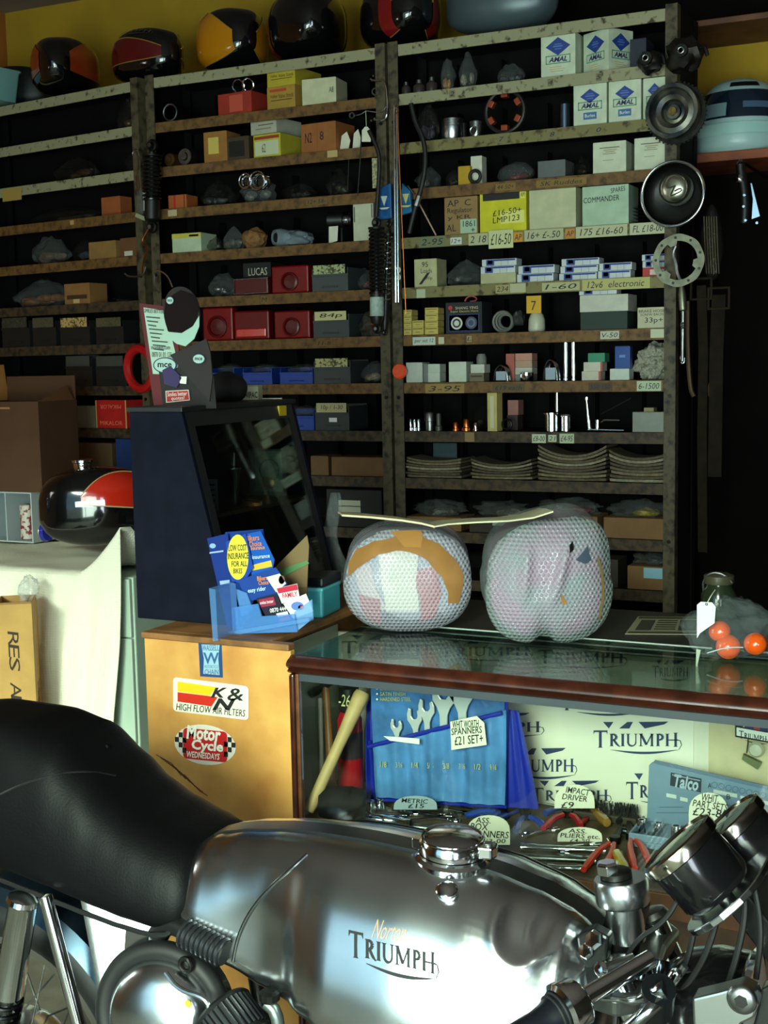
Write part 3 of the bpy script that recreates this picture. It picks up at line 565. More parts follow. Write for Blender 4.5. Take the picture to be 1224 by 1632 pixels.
# row 2
for k, (x0, x1, l) in enumerate(((258, 277, 'dull brass cylinder lying end on by the spring damper'), (280, 304, 'shinier cylinder lying end on beside the brass one'))):
    i = It(MBAY, 2, x0, x1, 240, 'cylinder_end', l, 'cylinder', .015); R = i.w*.48; m = mat((140, 100, 55), .4, .8, var=.5) if not k else STEEL
    MB().lathe([(0, 0), (R*.4, 0), (R*.5, .008), (R*.9, .008), (R, .016), (R, .08), (0, .08)], (0, 0, R+.002), (0, 1, 0)).done('body', m, i.t, smooth=True)
carton(MBAY, 2, 324, 361, 210, 'upright orange brown carton with pale yellow label', (160, 108, 48), .09, panels=[(.2, .65, .28, .82, (205, 185, 90))])
i = carton(MBAY, 2, 362, 396, 218, 'open dark brown carton, its hollow end facing out', (70, 52, 34), .12, off=.005, panels=[(.08, .8, .14, .82, (14, 12, 10))])  # near-black front panel stands in for the shade inside the open end
carton(MBAY, 2, 402, 448, 214, 'lemon yellow carton with red and black striped side', (196, 186, 50), .16, rz=-.1, panels=[(.06, .94, .1, .72, (200, 205, 170)), (.04, .96, .8, .93, (150, 60, 40))], texts=[('62', .32, .46, .22, .6, (60, 70, 60))])
carton(MBAY, 2, 397, 442, 189, 'grey white carton sitting askew on the lemon yellow one', (186, 186, 166), .14, off=.034, pyb=213.6, rz=-.14, panels=[(.3, .9, .55, .63, (120, 110, 90)), (.2, .8, .3, .38, (140, 130, 110))])
carton(MBAY, 2, 478, 536, 196, 'brown carton with pen figures, lower right of the cream stamped carton', (158, 96, 48), .12, rz=-.08, texts=[('N2', .12, .32, .35, .7, PEN), ('8', .55, .66, .4, .7, PEN)], panels=[(.47, .475, .02, .98, (90, 50, 25))])
for k, (x0, x1, y, l) in enumerate(((541, 558, 210, 'cream paper tag lying by the brown penned carton'), (561, 575, 206, 'cream paper tag half behind the hanging tag'))):
    i = It(MBAY, 2, x0, x1, y, 'paper_tag', l, 'tag', .03); MB().prism([(-i.w/2, 0), (i.w*.3, 0), (i.w/2, i.h*.5), (i.w*.2, i.h), (-i.w*.3, i.h*.8)], lambda u, v: (u, .0, v), lambda u, v: (u, .0015, v)).done('card', PAPER, i.t)
# row 3
carton(MBAY, 3, 268, 297, 311, 'small orange carton with a red bar under the cylinders', (180, 92, 40), .07, panels=[(.3, .4, 0, 1, (190, 30, 20)), (.86, .9, 0, 1, (60, 40, 20))])
bag(MBAY, 3, 305, 366, 285, 'smoky grey bag left of the chrome springs', (66, 70, 72), seed=31, dark=True, pull=.5)
i = bag(MBAY, 3, 370, 428, 274, 'clear bag with two chrome coil springs poking out', (120, 120, 112), seed=32, depth=.1)
for x, z, R in ((-.08, .70, .17), (.25, .68, .21)):
    MB().helix((x*i.w, -.012, z*i.h), R*i.w*.8, .0035, .05, 4, (0, 1, 0)).done('coil_spring', CHROME, i.t, smooth=True); MB().ring((x*i.w, -.014, z*i.h), (0, 1, 0), R*i.w, .003).done('spring_rim', CHROME, i.t, smooth=True)
bag(MBAY, 3, 436, 492, 287, 'dark low bag beside the chrome springs', (60, 56, 50), seed=33, dark=True)
bag(MBAY, 3, 508, 548, 264, 'dark tall bag with knotted top in the third row', (70, 62, 48), seed=34, dark=True, pull=.5)
# row 4
carton(MBAY, 4, 274, 320, 372, 'white carton with yellow top band beside dull bags', (192, 208, 176), .1, panels=[(0, 1, .76, 1, (200, 190, 70)), (.6, .92, .82, .92, (60, 70, 60))])
bag(MBAY, 4, 322, 348, 376, 'dull film bag touching the yellow banded carton', (80, 84, 78), seed=35, dark=True, depth=.07)
bag(MBAY, 4, 345, 384, 358, 'flat clear bag with a peaked corner', (84, 86, 74), seed=36, depth=.06, pull=.6)
i = It(MBAY, 4, 381, 416, 362, 'brown_part', 'lumpy brown paper wrapped part beside the white rolled bag', 'parcel', .03); MB().blob((0, .03, i.h*.45), (i.w*.5, .04, i.h*.55), 37, .25, 2).done('wrap', CARD, i.t)
i = It(MBAY, 4, 416, 486, 363, 'rolled_bag', 'milky rolled plastic bag with its dark open mouth outward', 'bag', .02); w, h = i.w, i.h
MB().lathe([(h*.42, 0), (h*.5, .02), (h*.42, .05), (h*.46, .09), (h*.3, .14)], (-w*.18, -.005, h*.5), (.55, .8, 0), 20, False).done('film', mat((150, 165, 175), .2, var=.35, scale=30, bump=.5), i.t, smooth=True)
MB().blob((w*.2, .05, h*.42), (w*.3, .045, h*.42), 38, .3, 2, 3).done('tail', mat((130, 142, 150), .2, bump=.5), i.t, smooth=True); MB().cyl((-w*.18, 0, h*.5), (-w*.1, .02, h*.5), h*.25).done('core', BLACK, i.t)
i = It(MBAY, 4, 514, 556, 334, 'ignition_coil', 'black coil with chrome ribs and a hanging white tag', 'coil', .02); w, h = i.w, i.h
b = MB().lathe([(0, 0), (h*.24, 0), (h*.24, .05), (h*.18, .055), (h*.18, .08), (0, .08)], (-w*.4, .02, h*.72), (1, .3, 0)); b.done('body', BLACK, i.t, smooth=True)
b = MB()
for k in range(4): b.ring((w*.1+k*.006, .04, h*.72), (1, .3, 0), h*.22, .0018)
b.done('ribs', CHROME, i.t, smooth=True); MB().cyl((0, .04, .0), (0, .04, h*.6), .006).done('stand', DARKST, i.t)
MB().prism([(-w*.27, 0), (w*.06, .006), (w*.1, h*.5), (-w*.25, h*.5)], lambda u, v: (u, -.004, v), lambda u, v: (u, -.0025, v)).done('tag', PAPER, i.t)
carton(MBAY, 4, 563, 594, 323, 'tall white carton with tiny print up its edge by the spring dampers', (196, 198, 172), .06, rz=.1, panels=[(.04, .1, .5, .9, (90, 90, 80)), (.9, .95, .6, .95, (90, 90, 80))])
# row 5
bag(MBAY, 5, 318, 368, 432, 'clear bag of bright chrome fittings beside the black carton', (170, 170, 170), seed=40, metal=1)
i = carton(MBAY, 5, 387, 431, 419, 'black carton with maker name in pale capitals behind the red lamp', (22, 22, 24), .1, off=.07, texts=[('LUCAS', .2, .88, .62, .85, (205, 200, 170))])
def lens(row, x0, x1, yt, label, rnd=True, col=(120, 8, 10), off=.012):
    i = It(MBAY, row, x0, x1, yt, 'tail_lamp_lens', label, 'lens', off, group='red lamp lenses'); w, h = i.w, i.h; m = mat(col, .35, spec=.3)
    MB().box(-w/2, w/2, 0, .035, 0, h).done('lens_body', m, i.t, bevel=.006)
    if rnd: MB().lathe([(h*.34, 0), (h*.34, .008), (h*.27, .010), (h*.24, .004), (0, .006)], (0, .002, h*.42), (0, -1, 0), 28).done('round_reflector', mat((84, 6, 10), .3), i.t, smooth=True)
    else: MB().box(-w*.42, w*.42, -.005, 0, h*.1, h*.38).done('reflector_bar', mat((205, 40, 22), .2, coat=.5), i.t, bevel=.003)
    MB().box(-w*.49, w*.49, .035, .045, .003, h*.97).done('base_plate', BLACK, i.t); return i
i = It(MBAY, 5, 372, 428, 442, 'tail_lamp', 'wide dark red lamp with chrome rim before the black carton', 'lamp', .01); w, h = i.w, i.h
MB().box(-w/2, w/2, 0, .04, 0, h).done('lens', mat((80, 8, 8), .3, spec=.3), i.t, bevel=.008); MB().tube([(-w*.49, -.001, h*.1), (-w*.49, -.001, h*.92), (w*.49, -.001, h*.92), (w*.49, -.001, h*.1)], .0025, 6, True).done('rim', CHROME, i.t, smooth=True)
lens(5, 432, 491, 423, 'square red lens with dark round centre above its lower twin')
bin_(MBAY, 5, 497, 554, 421, 'grey storage bin with flecked pale label, topmost of four', (66, 72, 74), (170, 180, 130))
bag(MBAY, 5, 559, 592, 428, 'film bag of purple red parts beside the topmost grey bin', (120, 50, 60), seed=41)
lens(6, 322, 370, 490, 'square red lens with bright round knob beside the standee'); lens(6, 372, 428, 495, 'red lens with a glowing orange lower bar', False, (104, 8, 10)); lens(6, 436, 493, 495, 'square red lens with dark round centre under its upper twin')
bin_(MBAY, 6, 499, 556, 495, 'grey storage bin with card priced eighty-four pence', (60, 66, 68), (205, 196, 140), '84p')
i = It(MBAY, 6, 566, 612, 492, 'bracket_part', 'dark folded bracket with a tan fixing behind the spring dampers', 'bracket', .03); MB().blob((0, .03, i.h*.4), (i.w*.5, .04, i.h*.55), 42, .4, 2, 3, True, .5).done('bracket', mat((66, 60, 50), .6, var=.4), i.t); MB().cyl((i.w*.1, -.012, i.h*.45), (i.w*.3, -.01, i.h*.45), .007).done('fixing', COPPER, i.t)
BL = (28, 62, 150)
for x0, x1, l in ((336, 373, 'blue bin half hidden behind the standee'), (387, 433, 'blue bin with shiny film, second from the standee'), (446, 498, 'blue bin with shiny film beside the flecked grey bin')): bin_(MBAY, 7, x0, x1, 583, l, BL, film=True, group='blue bins of bagged parts')
bin_(MBAY, 7, 500, 558, 570, 'grey storage bin with flecked yellowish label below the priced bin', (58, 64, 64), (186, 178, 120))
bag(MBAY, 7, 563, 612, 574, 'large clear bag of pale parts left of the orange reflector', (150, 130, 95), seed=43, n=5)
bin_(MBAY, 8, 440, 500, 650, 'blue bin just above the dark display case', BL, film=True)
i = bin_(MBAY, 8, 502, 556, 641, 'grey storage bin with pen priced card, lowest of four', (54, 58, 58), (186, 176, 130), '10p / 1-30'); MB().box(-.01, .02, -.004, -.003, i.h*.3, i.h*.45).done('torn_sticker', WHITE, i.t)
carton(MBAY, 9, 495, 523, 727, 'small brown carton beside the case top edge', (110, 78, 44), .1); carton(MBAY, 9, 528, 612, 729, 'wide brown carton level with the catalogues', (116, 80, 44), .12)
carton(MBAY, 10, 520, 608, 781, 'dark carton with a white lined label behind the clear upright bag', (34, 32, 30), .12, panels=[(.22, .62, .4, .72, (200, 200, 180)), (.22, .62, .55, .57, (90, 90, 90))])
# ================================================================== the dim bay
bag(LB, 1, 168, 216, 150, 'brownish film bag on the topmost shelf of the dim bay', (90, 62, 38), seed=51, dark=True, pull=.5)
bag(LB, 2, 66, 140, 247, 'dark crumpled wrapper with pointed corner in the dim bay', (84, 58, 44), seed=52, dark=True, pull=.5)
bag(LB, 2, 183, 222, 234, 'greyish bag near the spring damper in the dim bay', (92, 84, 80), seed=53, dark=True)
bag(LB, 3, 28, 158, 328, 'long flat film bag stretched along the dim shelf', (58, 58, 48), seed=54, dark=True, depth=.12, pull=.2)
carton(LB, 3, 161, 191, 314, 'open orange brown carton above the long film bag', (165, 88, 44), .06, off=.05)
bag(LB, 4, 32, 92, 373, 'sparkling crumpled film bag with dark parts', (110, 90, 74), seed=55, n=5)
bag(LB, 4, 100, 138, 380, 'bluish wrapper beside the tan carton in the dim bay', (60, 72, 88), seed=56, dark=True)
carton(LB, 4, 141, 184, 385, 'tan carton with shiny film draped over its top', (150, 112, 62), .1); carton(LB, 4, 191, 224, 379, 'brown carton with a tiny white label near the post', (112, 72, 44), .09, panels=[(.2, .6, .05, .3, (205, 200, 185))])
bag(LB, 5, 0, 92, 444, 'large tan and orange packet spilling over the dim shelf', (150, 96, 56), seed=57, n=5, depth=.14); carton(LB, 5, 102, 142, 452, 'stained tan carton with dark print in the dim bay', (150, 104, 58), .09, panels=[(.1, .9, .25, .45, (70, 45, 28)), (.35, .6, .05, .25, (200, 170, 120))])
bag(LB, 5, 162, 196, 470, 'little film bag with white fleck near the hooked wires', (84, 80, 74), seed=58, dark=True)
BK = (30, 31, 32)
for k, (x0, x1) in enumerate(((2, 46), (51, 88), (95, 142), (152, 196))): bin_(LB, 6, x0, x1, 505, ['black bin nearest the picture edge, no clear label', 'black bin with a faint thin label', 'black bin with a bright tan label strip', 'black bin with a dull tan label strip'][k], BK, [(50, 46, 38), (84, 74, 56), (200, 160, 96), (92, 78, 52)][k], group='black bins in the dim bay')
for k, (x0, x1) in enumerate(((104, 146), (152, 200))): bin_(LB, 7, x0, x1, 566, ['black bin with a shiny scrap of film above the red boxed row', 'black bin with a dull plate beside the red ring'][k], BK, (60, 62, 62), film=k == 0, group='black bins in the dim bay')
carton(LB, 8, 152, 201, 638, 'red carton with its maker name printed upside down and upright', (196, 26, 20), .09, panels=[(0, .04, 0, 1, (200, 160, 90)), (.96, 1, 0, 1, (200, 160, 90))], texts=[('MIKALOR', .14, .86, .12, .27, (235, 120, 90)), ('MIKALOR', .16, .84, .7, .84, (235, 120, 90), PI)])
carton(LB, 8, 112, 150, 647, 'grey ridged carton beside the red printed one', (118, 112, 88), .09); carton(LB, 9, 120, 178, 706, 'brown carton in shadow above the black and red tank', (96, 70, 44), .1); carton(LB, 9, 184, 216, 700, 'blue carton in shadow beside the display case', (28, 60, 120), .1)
i = It(LB, 7, 200, 246, 562, 'red_strap_ring', 'curved red rubber ring standing behind the standee', 'ring', -.065); MB().ring((0, .0, i.h*.52), (.1, 1, .05), i.w*.5, .016, 32, 8).done('ring', mat((190, 20, 24), .4), i.t, smooth=True)
# ================================================================== things hanging on the posts
def hp(px, py, d=-.03, bay=RB): u, z = bay.hit(px, py, d); return bay.pt(u, d, z)
def hung(name, label, cat, px, py, d=-.03, group=None):
    o = hp(px, py, d); t = thing(name, label, cat, o, 0, group); return t, (lambda x, y, dd=d: hp(x, y, dd)-o)
def damper(x0, x1, y0, y1, label, ytop, ybot, pitch, label_card=False, d=-.04, cx2=None):
    t, q = hung('spring_damper', label, 'shock absorber', (x0+x1)/2, y1, d)
    a = q((x0+x1)/2, y0); b = q(cx2 or (x0+x1)/2, y1); ax = (a-b).normalized(); L = (a-b).length; R = (q(x1, y0)-q(x0, y0)).length/2
    for p in (a, b):
        MB().ring(p, (0, 1, 0), R*.42, R*.2, 18, 8).done('mounting_eye', DARKST, t, smooth=True); MB().cyl(p+Vector((0, -R*.5, 0)), p+Vector((0, R*.5, 0)), R*.2).done('bush', STEEL, t)
    MB().lathe([(0, R*.5), (R*.55, R*.55), (R*.8, L*.1), (R*.8, L*.35), (R*.35, L*.36), (R*.35, L*.92), (0, L-R*.5)], b, ax, 20).done('damper_body', BLACK, t, smooth=True)
    l0 = (q((x0+x1)/2, ybot)-b).length; l1 = (q((x0+x1)/2, ytop)-b).length
    MB().helix(b+ax*l0, R*.82, R*.16, l1-l0, (l1-l0)/pitch, ax).done('coil_spring', pitch > .014 and CHROME or mat((60, 60, 62), .25, .9), t, smooth=True)
    MB().lathe([(0, 0), (R, 0), (R, .006), (0, .006)], b+ax*(l1+.001), ax).done('spring_cap', DARKST, t, smooth=True)
    if label_card: MB().lathe([(R*.84, L*.12), (R*.84, L*.30)], b, ax, 20, False).done('paper_sleeve', mat((175, 195, 185), .6, var=.25, scale=80), t, smooth=True)
    return t
damper(588, 612, 355, 524, 'chrome spring damper with a pale paper sleeve hanging on the middle post', 366, 470, .0122, True, d=-.082, cx2=601)
damper(612, 627, 357, 530, 'slimmer chrome spring damper hanging beside the paper sleeved one', 376, 484, .0165, cx2=613)
t = damper(229, 256, 232, 362, 'dark spring damper hanging on the post between dim bay and lens bay', 250, 322, .0135)
# rods
for k, (x0, y0, x1, y1, r, l) in enumerate([(628, 168, 631, 482, .0035, 'long bright rod hanging on the middle post, the thicker of a pair'), (632, 172, 635, 482, .0028, 'long bright rod hanging on the middle post, the thinner of a pair'), (633, 180, 647, 500, .0018, 'thin rusty rod slanting across the middle post down to the yellow cartons')]):
    t, q = hung('push_rod', l, 'rod', x1, y1, -.05-.012*k); a, b = q(x0, y0), q(x1, y1)
    m = CHROME if k < 2 else COPPER
    MB().cyl(b, a, r, n=8).done('rod', m, t, smooth=True); MB().ring(a+Vector((0, 0, .006)), (0, 1, 0), .006, r*.8, 14, 6).done('hook_eye', m, t, smooth=True)
t, q = hung('wire_hook', 'white S-shaped hook hanging beside the long bright rods', 'hook', 635, 440, -.05); MB().tube([q(632, 428), q(637, 426), q(638, 432), q(634, 436), q(638, 440), q(637, 446), q(633, 444)], .0028, 6, smooth=2).done('hook', WHITE, t, smooth=True); MB().cyl(q(636, 446), q(638, 478), .0015, n=6).done('stem', CHROME, t)
t, q = hung('bent_lever', 'bent bright wire lever with ball ends at the top of middle post', 'lever', 615, 190, -.035)
MB().tube([q(592, 128), q(608, 128), q(615, 134), q(617, 160), q(617, 186), q(611, 192), q(596, 191)], .0028, 8, smooth=2).done('lever', CHROME, t, smooth=True)
for x, y in ((591, 126), (595, 121), (592, 192), (597, 189)): MB().lathe([(0, -.004), (.004, 0), (0, .004)], q(x, y)).done('ball', CHROME, t, smooth=True)
for k, (x, y) in enumerate(((598, 136), (598, 146), (599, 154))): pass
t, q = hung('ring_spanner', 'small dark ring with pin hanging inside the bent bright lever', 'ring', 598, 146, -.03); MB().ring(q(598, 146), (0, 1, 0), .010, .0028, 18, 6).cyl(q(598, 151), q(599, 158), .003, n=6).done('ring', STEEL, t, smooth=True)
t, q = hung('wire_pull', 'thin wire with a small pulley hanging left of the middle post', 'wire', 583, 175, -.03)
MB().tube([q(563, 184), q(575, 183), q(584, 176), q(596, 179), q(610, 178), q(616, 170)], .0016, 6, smooth=2).done('wire', STEEL, t, smooth=True); MB().ring(q(561, 184), (0, 1, 0), .008, .003, 16, 6).done('pulley', STEEL, t, smooth=True)
t, q = hung('price_tag', 'cream paper tag on string hanging from the thin wire', 'tag', 584, 214, -.035)
MB().prism([tuple((q(x, y)).xz) for x, y in ((577, 226), (591, 226), (591, 208), (586, 202), (582, 202), (577, 208))], lambda u, v: (u, -.001, v), lambda u, v: (u, .001, v)).done('card', PAPER, t); MB().tube([q(583, 176), q(584, 203)], .0008, 5).done('string', PAPER, t)
def hose(label, pts, r, m=RUBBER, d=-.045, ends=None):
    t, q = hung('hose', label, 'cable', *pts[-1], d); MB().tube([q(*p) for p in pts], r, 8, smooth=3).done('tube', m, t, smooth=True)
    if ends: MB().cyl(q(*ends[0]), q(*ends[1]), r*1.25).done('ferrule', STEEL, t)
    return t
hose('thick black cable curving down in front of the smoky bag to the pen marked lip', [(655, 165), (662, 196), (676, 222), (679, 262), (672, 300), (662, 330), (652, 372)], .008, d=-.075, ends=((668, 312), (663, 328)))
hose('black cable hanging over the middle post beside the blue packets', [(588, 208), (597, 226), (606, 250), (603, 300), (600, 345)], .007, d=-.06)
hose('thin black cord hanging left of the middle post past the knotted bag', [(576, 215), (574, 260), (570, 312)], .0022, d=-.035)
hose('thin black cord hanging left of the tagged cord', [(556, 255), (554, 306)], .0016, d=-.03)
t, q = hung('thin_rod', 'thin pale rod leaning from the cable down to the green shelf lip', 'rod', 695, 375, -.02); MB().cyl(q(667, 322), q(695, 375), .0025, n=8).done('rod', mat((190, 150, 125), .4), t); MB().cyl(q(650, 296), q(660, 310), .0022, n=8).done('tip', STEEL, t)
def packet(label, pts, col, tcol, d):
    t, q = hung('oil_packet', label, 'packet', *pts[0], d); P = [tuple(q(*p).xz) for p in pts]
    MB().prism(P, lambda u, v: (u, -.008, v), lambda u, v: (u, .008, v)).done('pouch', mat(col, .3, var=.3, scale=40), t, bevel=.003)
    c = sum(p[0] for p in P)/len(P); z = sum(p[1] for p in P)/len(P); patch(t, 'wing_print', [[(c-.012, z+.02), (c+.012, z+.02), (c, z-.012)], [(c-.02, z-.016), (c+.02, z-.016), (c+.01, z-.022), (c-.01, z-.022)]], mat(tcol, .5), lambda u, v: Vector((u, -.0092, v)))
packet('blue and cream packet hanging below the thick cable, the left one of two', [(601, 352), (626, 348), (624, 292), (606, 300)], (26, 88, 150), (190, 200, 190), -.03)
packet('blue and cream packet hanging behind the rods beside the thin pale rod', [(640, 344), (658, 338), (655, 304), (642, 292)], (30, 110, 160), (200, 190, 120), -.025)
t, q = hung('folded_leaflet', 'cream striped leaflet hanging left of the middle post above the blue packet', 'leaflet', 597, 292, -.028); P = [tuple(q(*p).xz) for p in ((594, 300), (600, 300), (602, 252), (593, 252))]
MB().prism(P, lambda u, v: (u, -.001, v), lambda u, v: (u, .001, v)).done('paper', mat((190, 182, 140), .6, var=.7, scale=130), t)
t, q = hung('reflector', 'round orange reflector fixed to the middle post', 'reflector', 636, 592, -.012); R = .0245
MB().lathe([(0, 0), (R, 0), (R, .008), (R*.93, .010), (0, .010)], (0, .011, 0), (0, -1, 0), 32).done('lens', mat((240, 75, 18), .2, coat=.5, bump=.4, bscale=400), t, smooth=True); MB().ring((0, .004, 0), (0, 1, 0), R, .0016).done('rim', mat((200, 60, 20), .3), t, smooth=True)
# left post clutter
t, q = hung('wire_bent_hook', 'bright hooked wire holding a clear bag by the dark spring damper', 'hook', 218, 302, -.06)
MB().tube([q(213, 250), q(211, 243), q(217, 239), q(222, 242), q(219, 278)], .0026, 8, smooth=2).done('wire', CHROME, t, smooth=True); MB().tube([q(217, 280), q(219, 302)], .0012, 5).tube([q(220, 280), q(223, 302)], .0012, 5).done('string', COPPER, t)
t, q = hung('hanging_bag', 'clear narrow bag with a pale folded part hanging from the hooked wire', 'bag', 225, 345, -.06)
a = q(224, 302); b = q(226, 340); MB().blob((a+b)/2, (.022, .014, .045), 61, .12, 2, 3, False).done('film', PLASTIC, t, smooth=True, angle=180); MB().cyl(q(230, 306), q(231, 336), .006).done('part', mat((140, 150, 145), .4), t)
MB().box(-.03, .012, -.002, .002, -.007, .007, Matrix.Translation(q(227, 347)) @ Matrix.Rotation(.4, 4, 'Y')).done('header_card', mat((150, 155, 120), .7), t)
for l, pts, m in (('thin bright bent wire lever below the dark spring damper', [(232, 425), (229, 436), (222, 441), (205, 441), (199, 436)], STEEL), ('bent wire hanging by the brown carton with tiny label', [(236, 365), (224, 386), (237, 395), (229, 412), (226, 436)], COPPER), ('bright curved lever arching over the standee head', [(246, 432), (255, 431), (268, 440), (275, 458)], CHROME), ('flat steel strip hanging left of the curved lever', [(246, 436), (246, 450), (248, 464), (254, 466)], STEEL)):
    t, q = hung('wire_lever', l, 'lever', *pts[-1], -.05); MB().tube([q(*p) for p in pts], .003, 6, smooth=2).done('lever', m, t, smooth=True)
# ------------------------------------------------------------------ end post: drum, headlamp rim, gasket, lever
t, q = hung('clutch_drum', 'dark steel clutch drum with toothed sprocket hanging on the end post', 'drum', 1073, 178, -.05)
R = .077; MB().lathe([(0, .0), (R*.26, 0), (R*.28, -.012), (R*.4, -.014), (R*.45, .004), (R*.62, .010), (R*.8, .006), (R*.86, .020), (R, .020), (R, .0), (R*.97, -.028), (0, -.028)], (0, 0, 0), (-.05, -1, .02), 48).done('drum', mat((120, 116, 104), .38, .9, var=.7, scale=14, var2=(52, 56, 62)), t, smooth=True)
b = MB().lathe([(0, -.03), (R*1.12, -.03), (R*1.12, -.036), (0, -.036)], (0, 0, 0), (-.05, -1, .02), 48)
for k in range(44):
    a = 2*PI*k/44; b.box(-.0022, .0022, .031, .036, R*1.10, R*1.17, Matrix.Rotation(a, 4, 'Y'))
b.done('sprocket', DARKST, t); MB().cyl((0, .0, 0), (0, -.013, 0), R*.15).done('hub_boss', mat((125, 100, 50), .4, .8, var=.5, scale=60), t)
t, q = hung('headlamp_rim', 'large headlamp shell seen into its open chrome rim on the end post', 'lamp', 1072, 309, -.06)
R = .092; MB().ring((0, 0, 0), (-.05, -1, 0), R, .0045, 64, 10).done('rim', CHROME, t, smooth=True)
MB().lathe([(R*.99, 0), (R*.985, -.02), (R*.9, -.038), (R*.7, -.05), (.0, -.056)], (0, 0, 0), (-.05, -1, 0), 48, False).done('shell', mat((10, 10, 12), .35), t, smooth=True)
MB().lathe([(0, .0), (.022, -.001), (.036, -.006), (.046, -.018), (.048, -.034), (.048, -.05)], (0, -.004, .018), (-.05, -1, 0), 40, False).done('bowl', mat((200, 200, 180), .28, 1), t, smooth=True)
w = MB(); w.tube([(.017, -.010, .047), (.006, -.012, .052), (-.010, -.011, .046), (-.020, -.009, .030), (-.014, -.010, .016), (.002, -.012, .018), (.010, -.011, .022)], .0022, 6, smooth=2).tube([(.008, -.013, .020), (-.006, -.008, -.008), (.006, -.011, -.004), (.030, -.008, .006), (.024, -.007, .014), (.008, -.012, .006)], .0022, 6, smooth=1).done('cast_letters', mat((70, 66, 52), .5), t, smooth=True)
t, q = hung('gasket_ring', 'pale scalloped gasket ring hung over a dark spring lever', 'gasket', 1081, 415, -.055)
n = 96; out = []; inn = []
for k in range(n):
    a = 2*PI*k/n; s = math.cos(3*a+.6); out.append((.0755*math.cos(a)*(1+.012*math.cos(8*a)), .0755*math.sin(a)*(1+.012*math.cos(8*a)))); r = .056-(.012 if s > .82 else 0); inn.append((r*math.cos(a), r*math.sin(a)))
b = MB(); vs = [(x, y, z) for y in (0, .0025) for L in (out, inn) for x, z in L]
b.add(vs, [f for k in range(n) for k2 in [(k+1) % n] for f in ((k, k2, n+k2, n+k), (2*n+k, 3*n+k, 3*n+k2, 2*n+k2), (k, 2*n+k, 2*n+k2, k2), (n+k, n+k2, 3*n+k2, 3*n+k))])
b.done('ring', mat((150, 152, 128), .7, var=.3, scale=40), t)
h = MB()
for k in range(9): a = 2*PI*k/9+.3; h.cyl((.066*math.cos(a), -.0008, .066*math.sin(a)), (.066*math.cos(a), .001, .066*math.sin(a)), .0042, n=10)
h.done('bolt_hole', BLACK, t)
t, q = hung('kick_lever', 'long steel lever with curved hook end hanging below the gasket ring', 'lever', 1087, 580, -.045)
MB().tube([q(1077, 392), q(1072, 404), q(1078, 418), q(1079, 434), q(1086, 450)], .005, 8, smooth=3).done('hook', STEEL, t, smooth=True)
L0 = q(1086, 450); L1 = q(1089, 496); MB().lathe([(.004, 0), (.011, (L1-L0).length*.4), (.011, (L1-L0).length*.95), (.006, (L1-L0).length)], L0, L1-L0, 14).done('sleeve', mat((140, 142, 118), .35, .9), t, smooth=True)
MB().cyl(L1, q(1088, 576), .006, .006, 10).done('shaft', STEEL, t, smooth=True); MB().tube([q(1085, 568), q(1085, 577), q(1088, 580), q(1091, 577), q(1091, 570)], .0022, 6, smooth=2).done('clip', CHROME, t, smooth=True)
for k in range(2): MB().cyl(q(1086, 518+4*k), q(1091, 516+4*k), .008).done('collar', CHROME, t)
# dark castings at the top of the end post
for l, x, y, sx, seed in (('dark greasy casting hanging at the head of the end post', 1092, 88, .052, 71), ('dark small carburettor body hanging left of the greasy casting', 1036, 100, .036, 72)):
    t, q = hung('engine_casting', l, 'casting', x, y, -.05); MB().blob((0, 0, 0), (sx, .035, sx*.9), seed, .35, 1.8, 3, False).done('body', mat((44, 38, 34), .45, .6, var=.5), t, smooth=True)
    MB().lathe([(.016, 0), (.018, .02), (.010, .02), (.010, 0)], (0, -.03, .004), (0, -1, 0), 20).done('flange', DARKST, t, smooth=True); MB().ring((.0, -.052, .004), (0, 1, 0), .008, .0025).done('bore', STEEL, t, smooth=True); MB().tube([(sx*.6, 0, .01), (sx*1.1, -.01, .02), (sx*1.25, -.01, -.01)], .006, 8, smooth=2).done('stub', DARKST, t, smooth=True)
t, q = hung('gasket_bundle', 'bundle of gaskets in a long dull film bag hanging past the end post', 'bag', 1135, 440, .02)
a = (q(1132, 335)+q(1136, 440))/2; MB().blob(a, (.032, .02, .11), 73, .15, 2, 3, False, .2).done('film', PLASTICD, t, smooth=True, angle=180)
b = MB()
for k in range(6): b.tube([q(1122+4*k, 345), q(1124+4*k, 400), q(1126+4*k, 436)], .0018, 5)
b.done('gasket_edges', mat((96, 84, 58), .7), t)
for l, pts, wd in (('dark leather strap with square buckle hanging in the gloom beyond the bay', [(1118, 455), (1121, 560), (1119, 690), (1120, 880)], .014), ('dull canvas strap hanging against the end of the bay', [(1146, 470), (1142, 560), (1140, 700), (1139, 760)], .020)):
    t, q = hung('strap', l, 'strap', *pts[-1], .03); b = MB(); b.loft([[q(*p)+Vector((s*wd, dy, 0)) for s, dy in ((-1, -.002), (1, -.002), (1, .002), (-1, .002))] for p in pts]); b.done('webbing', mat((34, 28, 20), .85, var=.3, spec=.1), t)
    c = q(*pts[0])+Vector((.0, -.004, -.01)); MB().tube([c+Vector(v) for v in ((-.03, 0, -.03), (-.03, 0, .03), (.03, 0, .03), (.03, 0, -.03))], .005, 6, True).done('buckle', mat((60, 50, 36), .5, .5), t)
t, q = hung('cable_loop', 'pale curved end of a cable loop hanging low beyond the end post', 'cable', 1140, 640, .05); MB().tube([q(1136, 606), q(1130, 615), q(1131, 632), q(1142, 645)], .005, 8, smooth=2).tube([q(1136, 606), q(1146, 560), q(1150, 480)], .004, 8, smooth=2).done('cable', mat((120, 82, 50), .6), t, smooth=True)
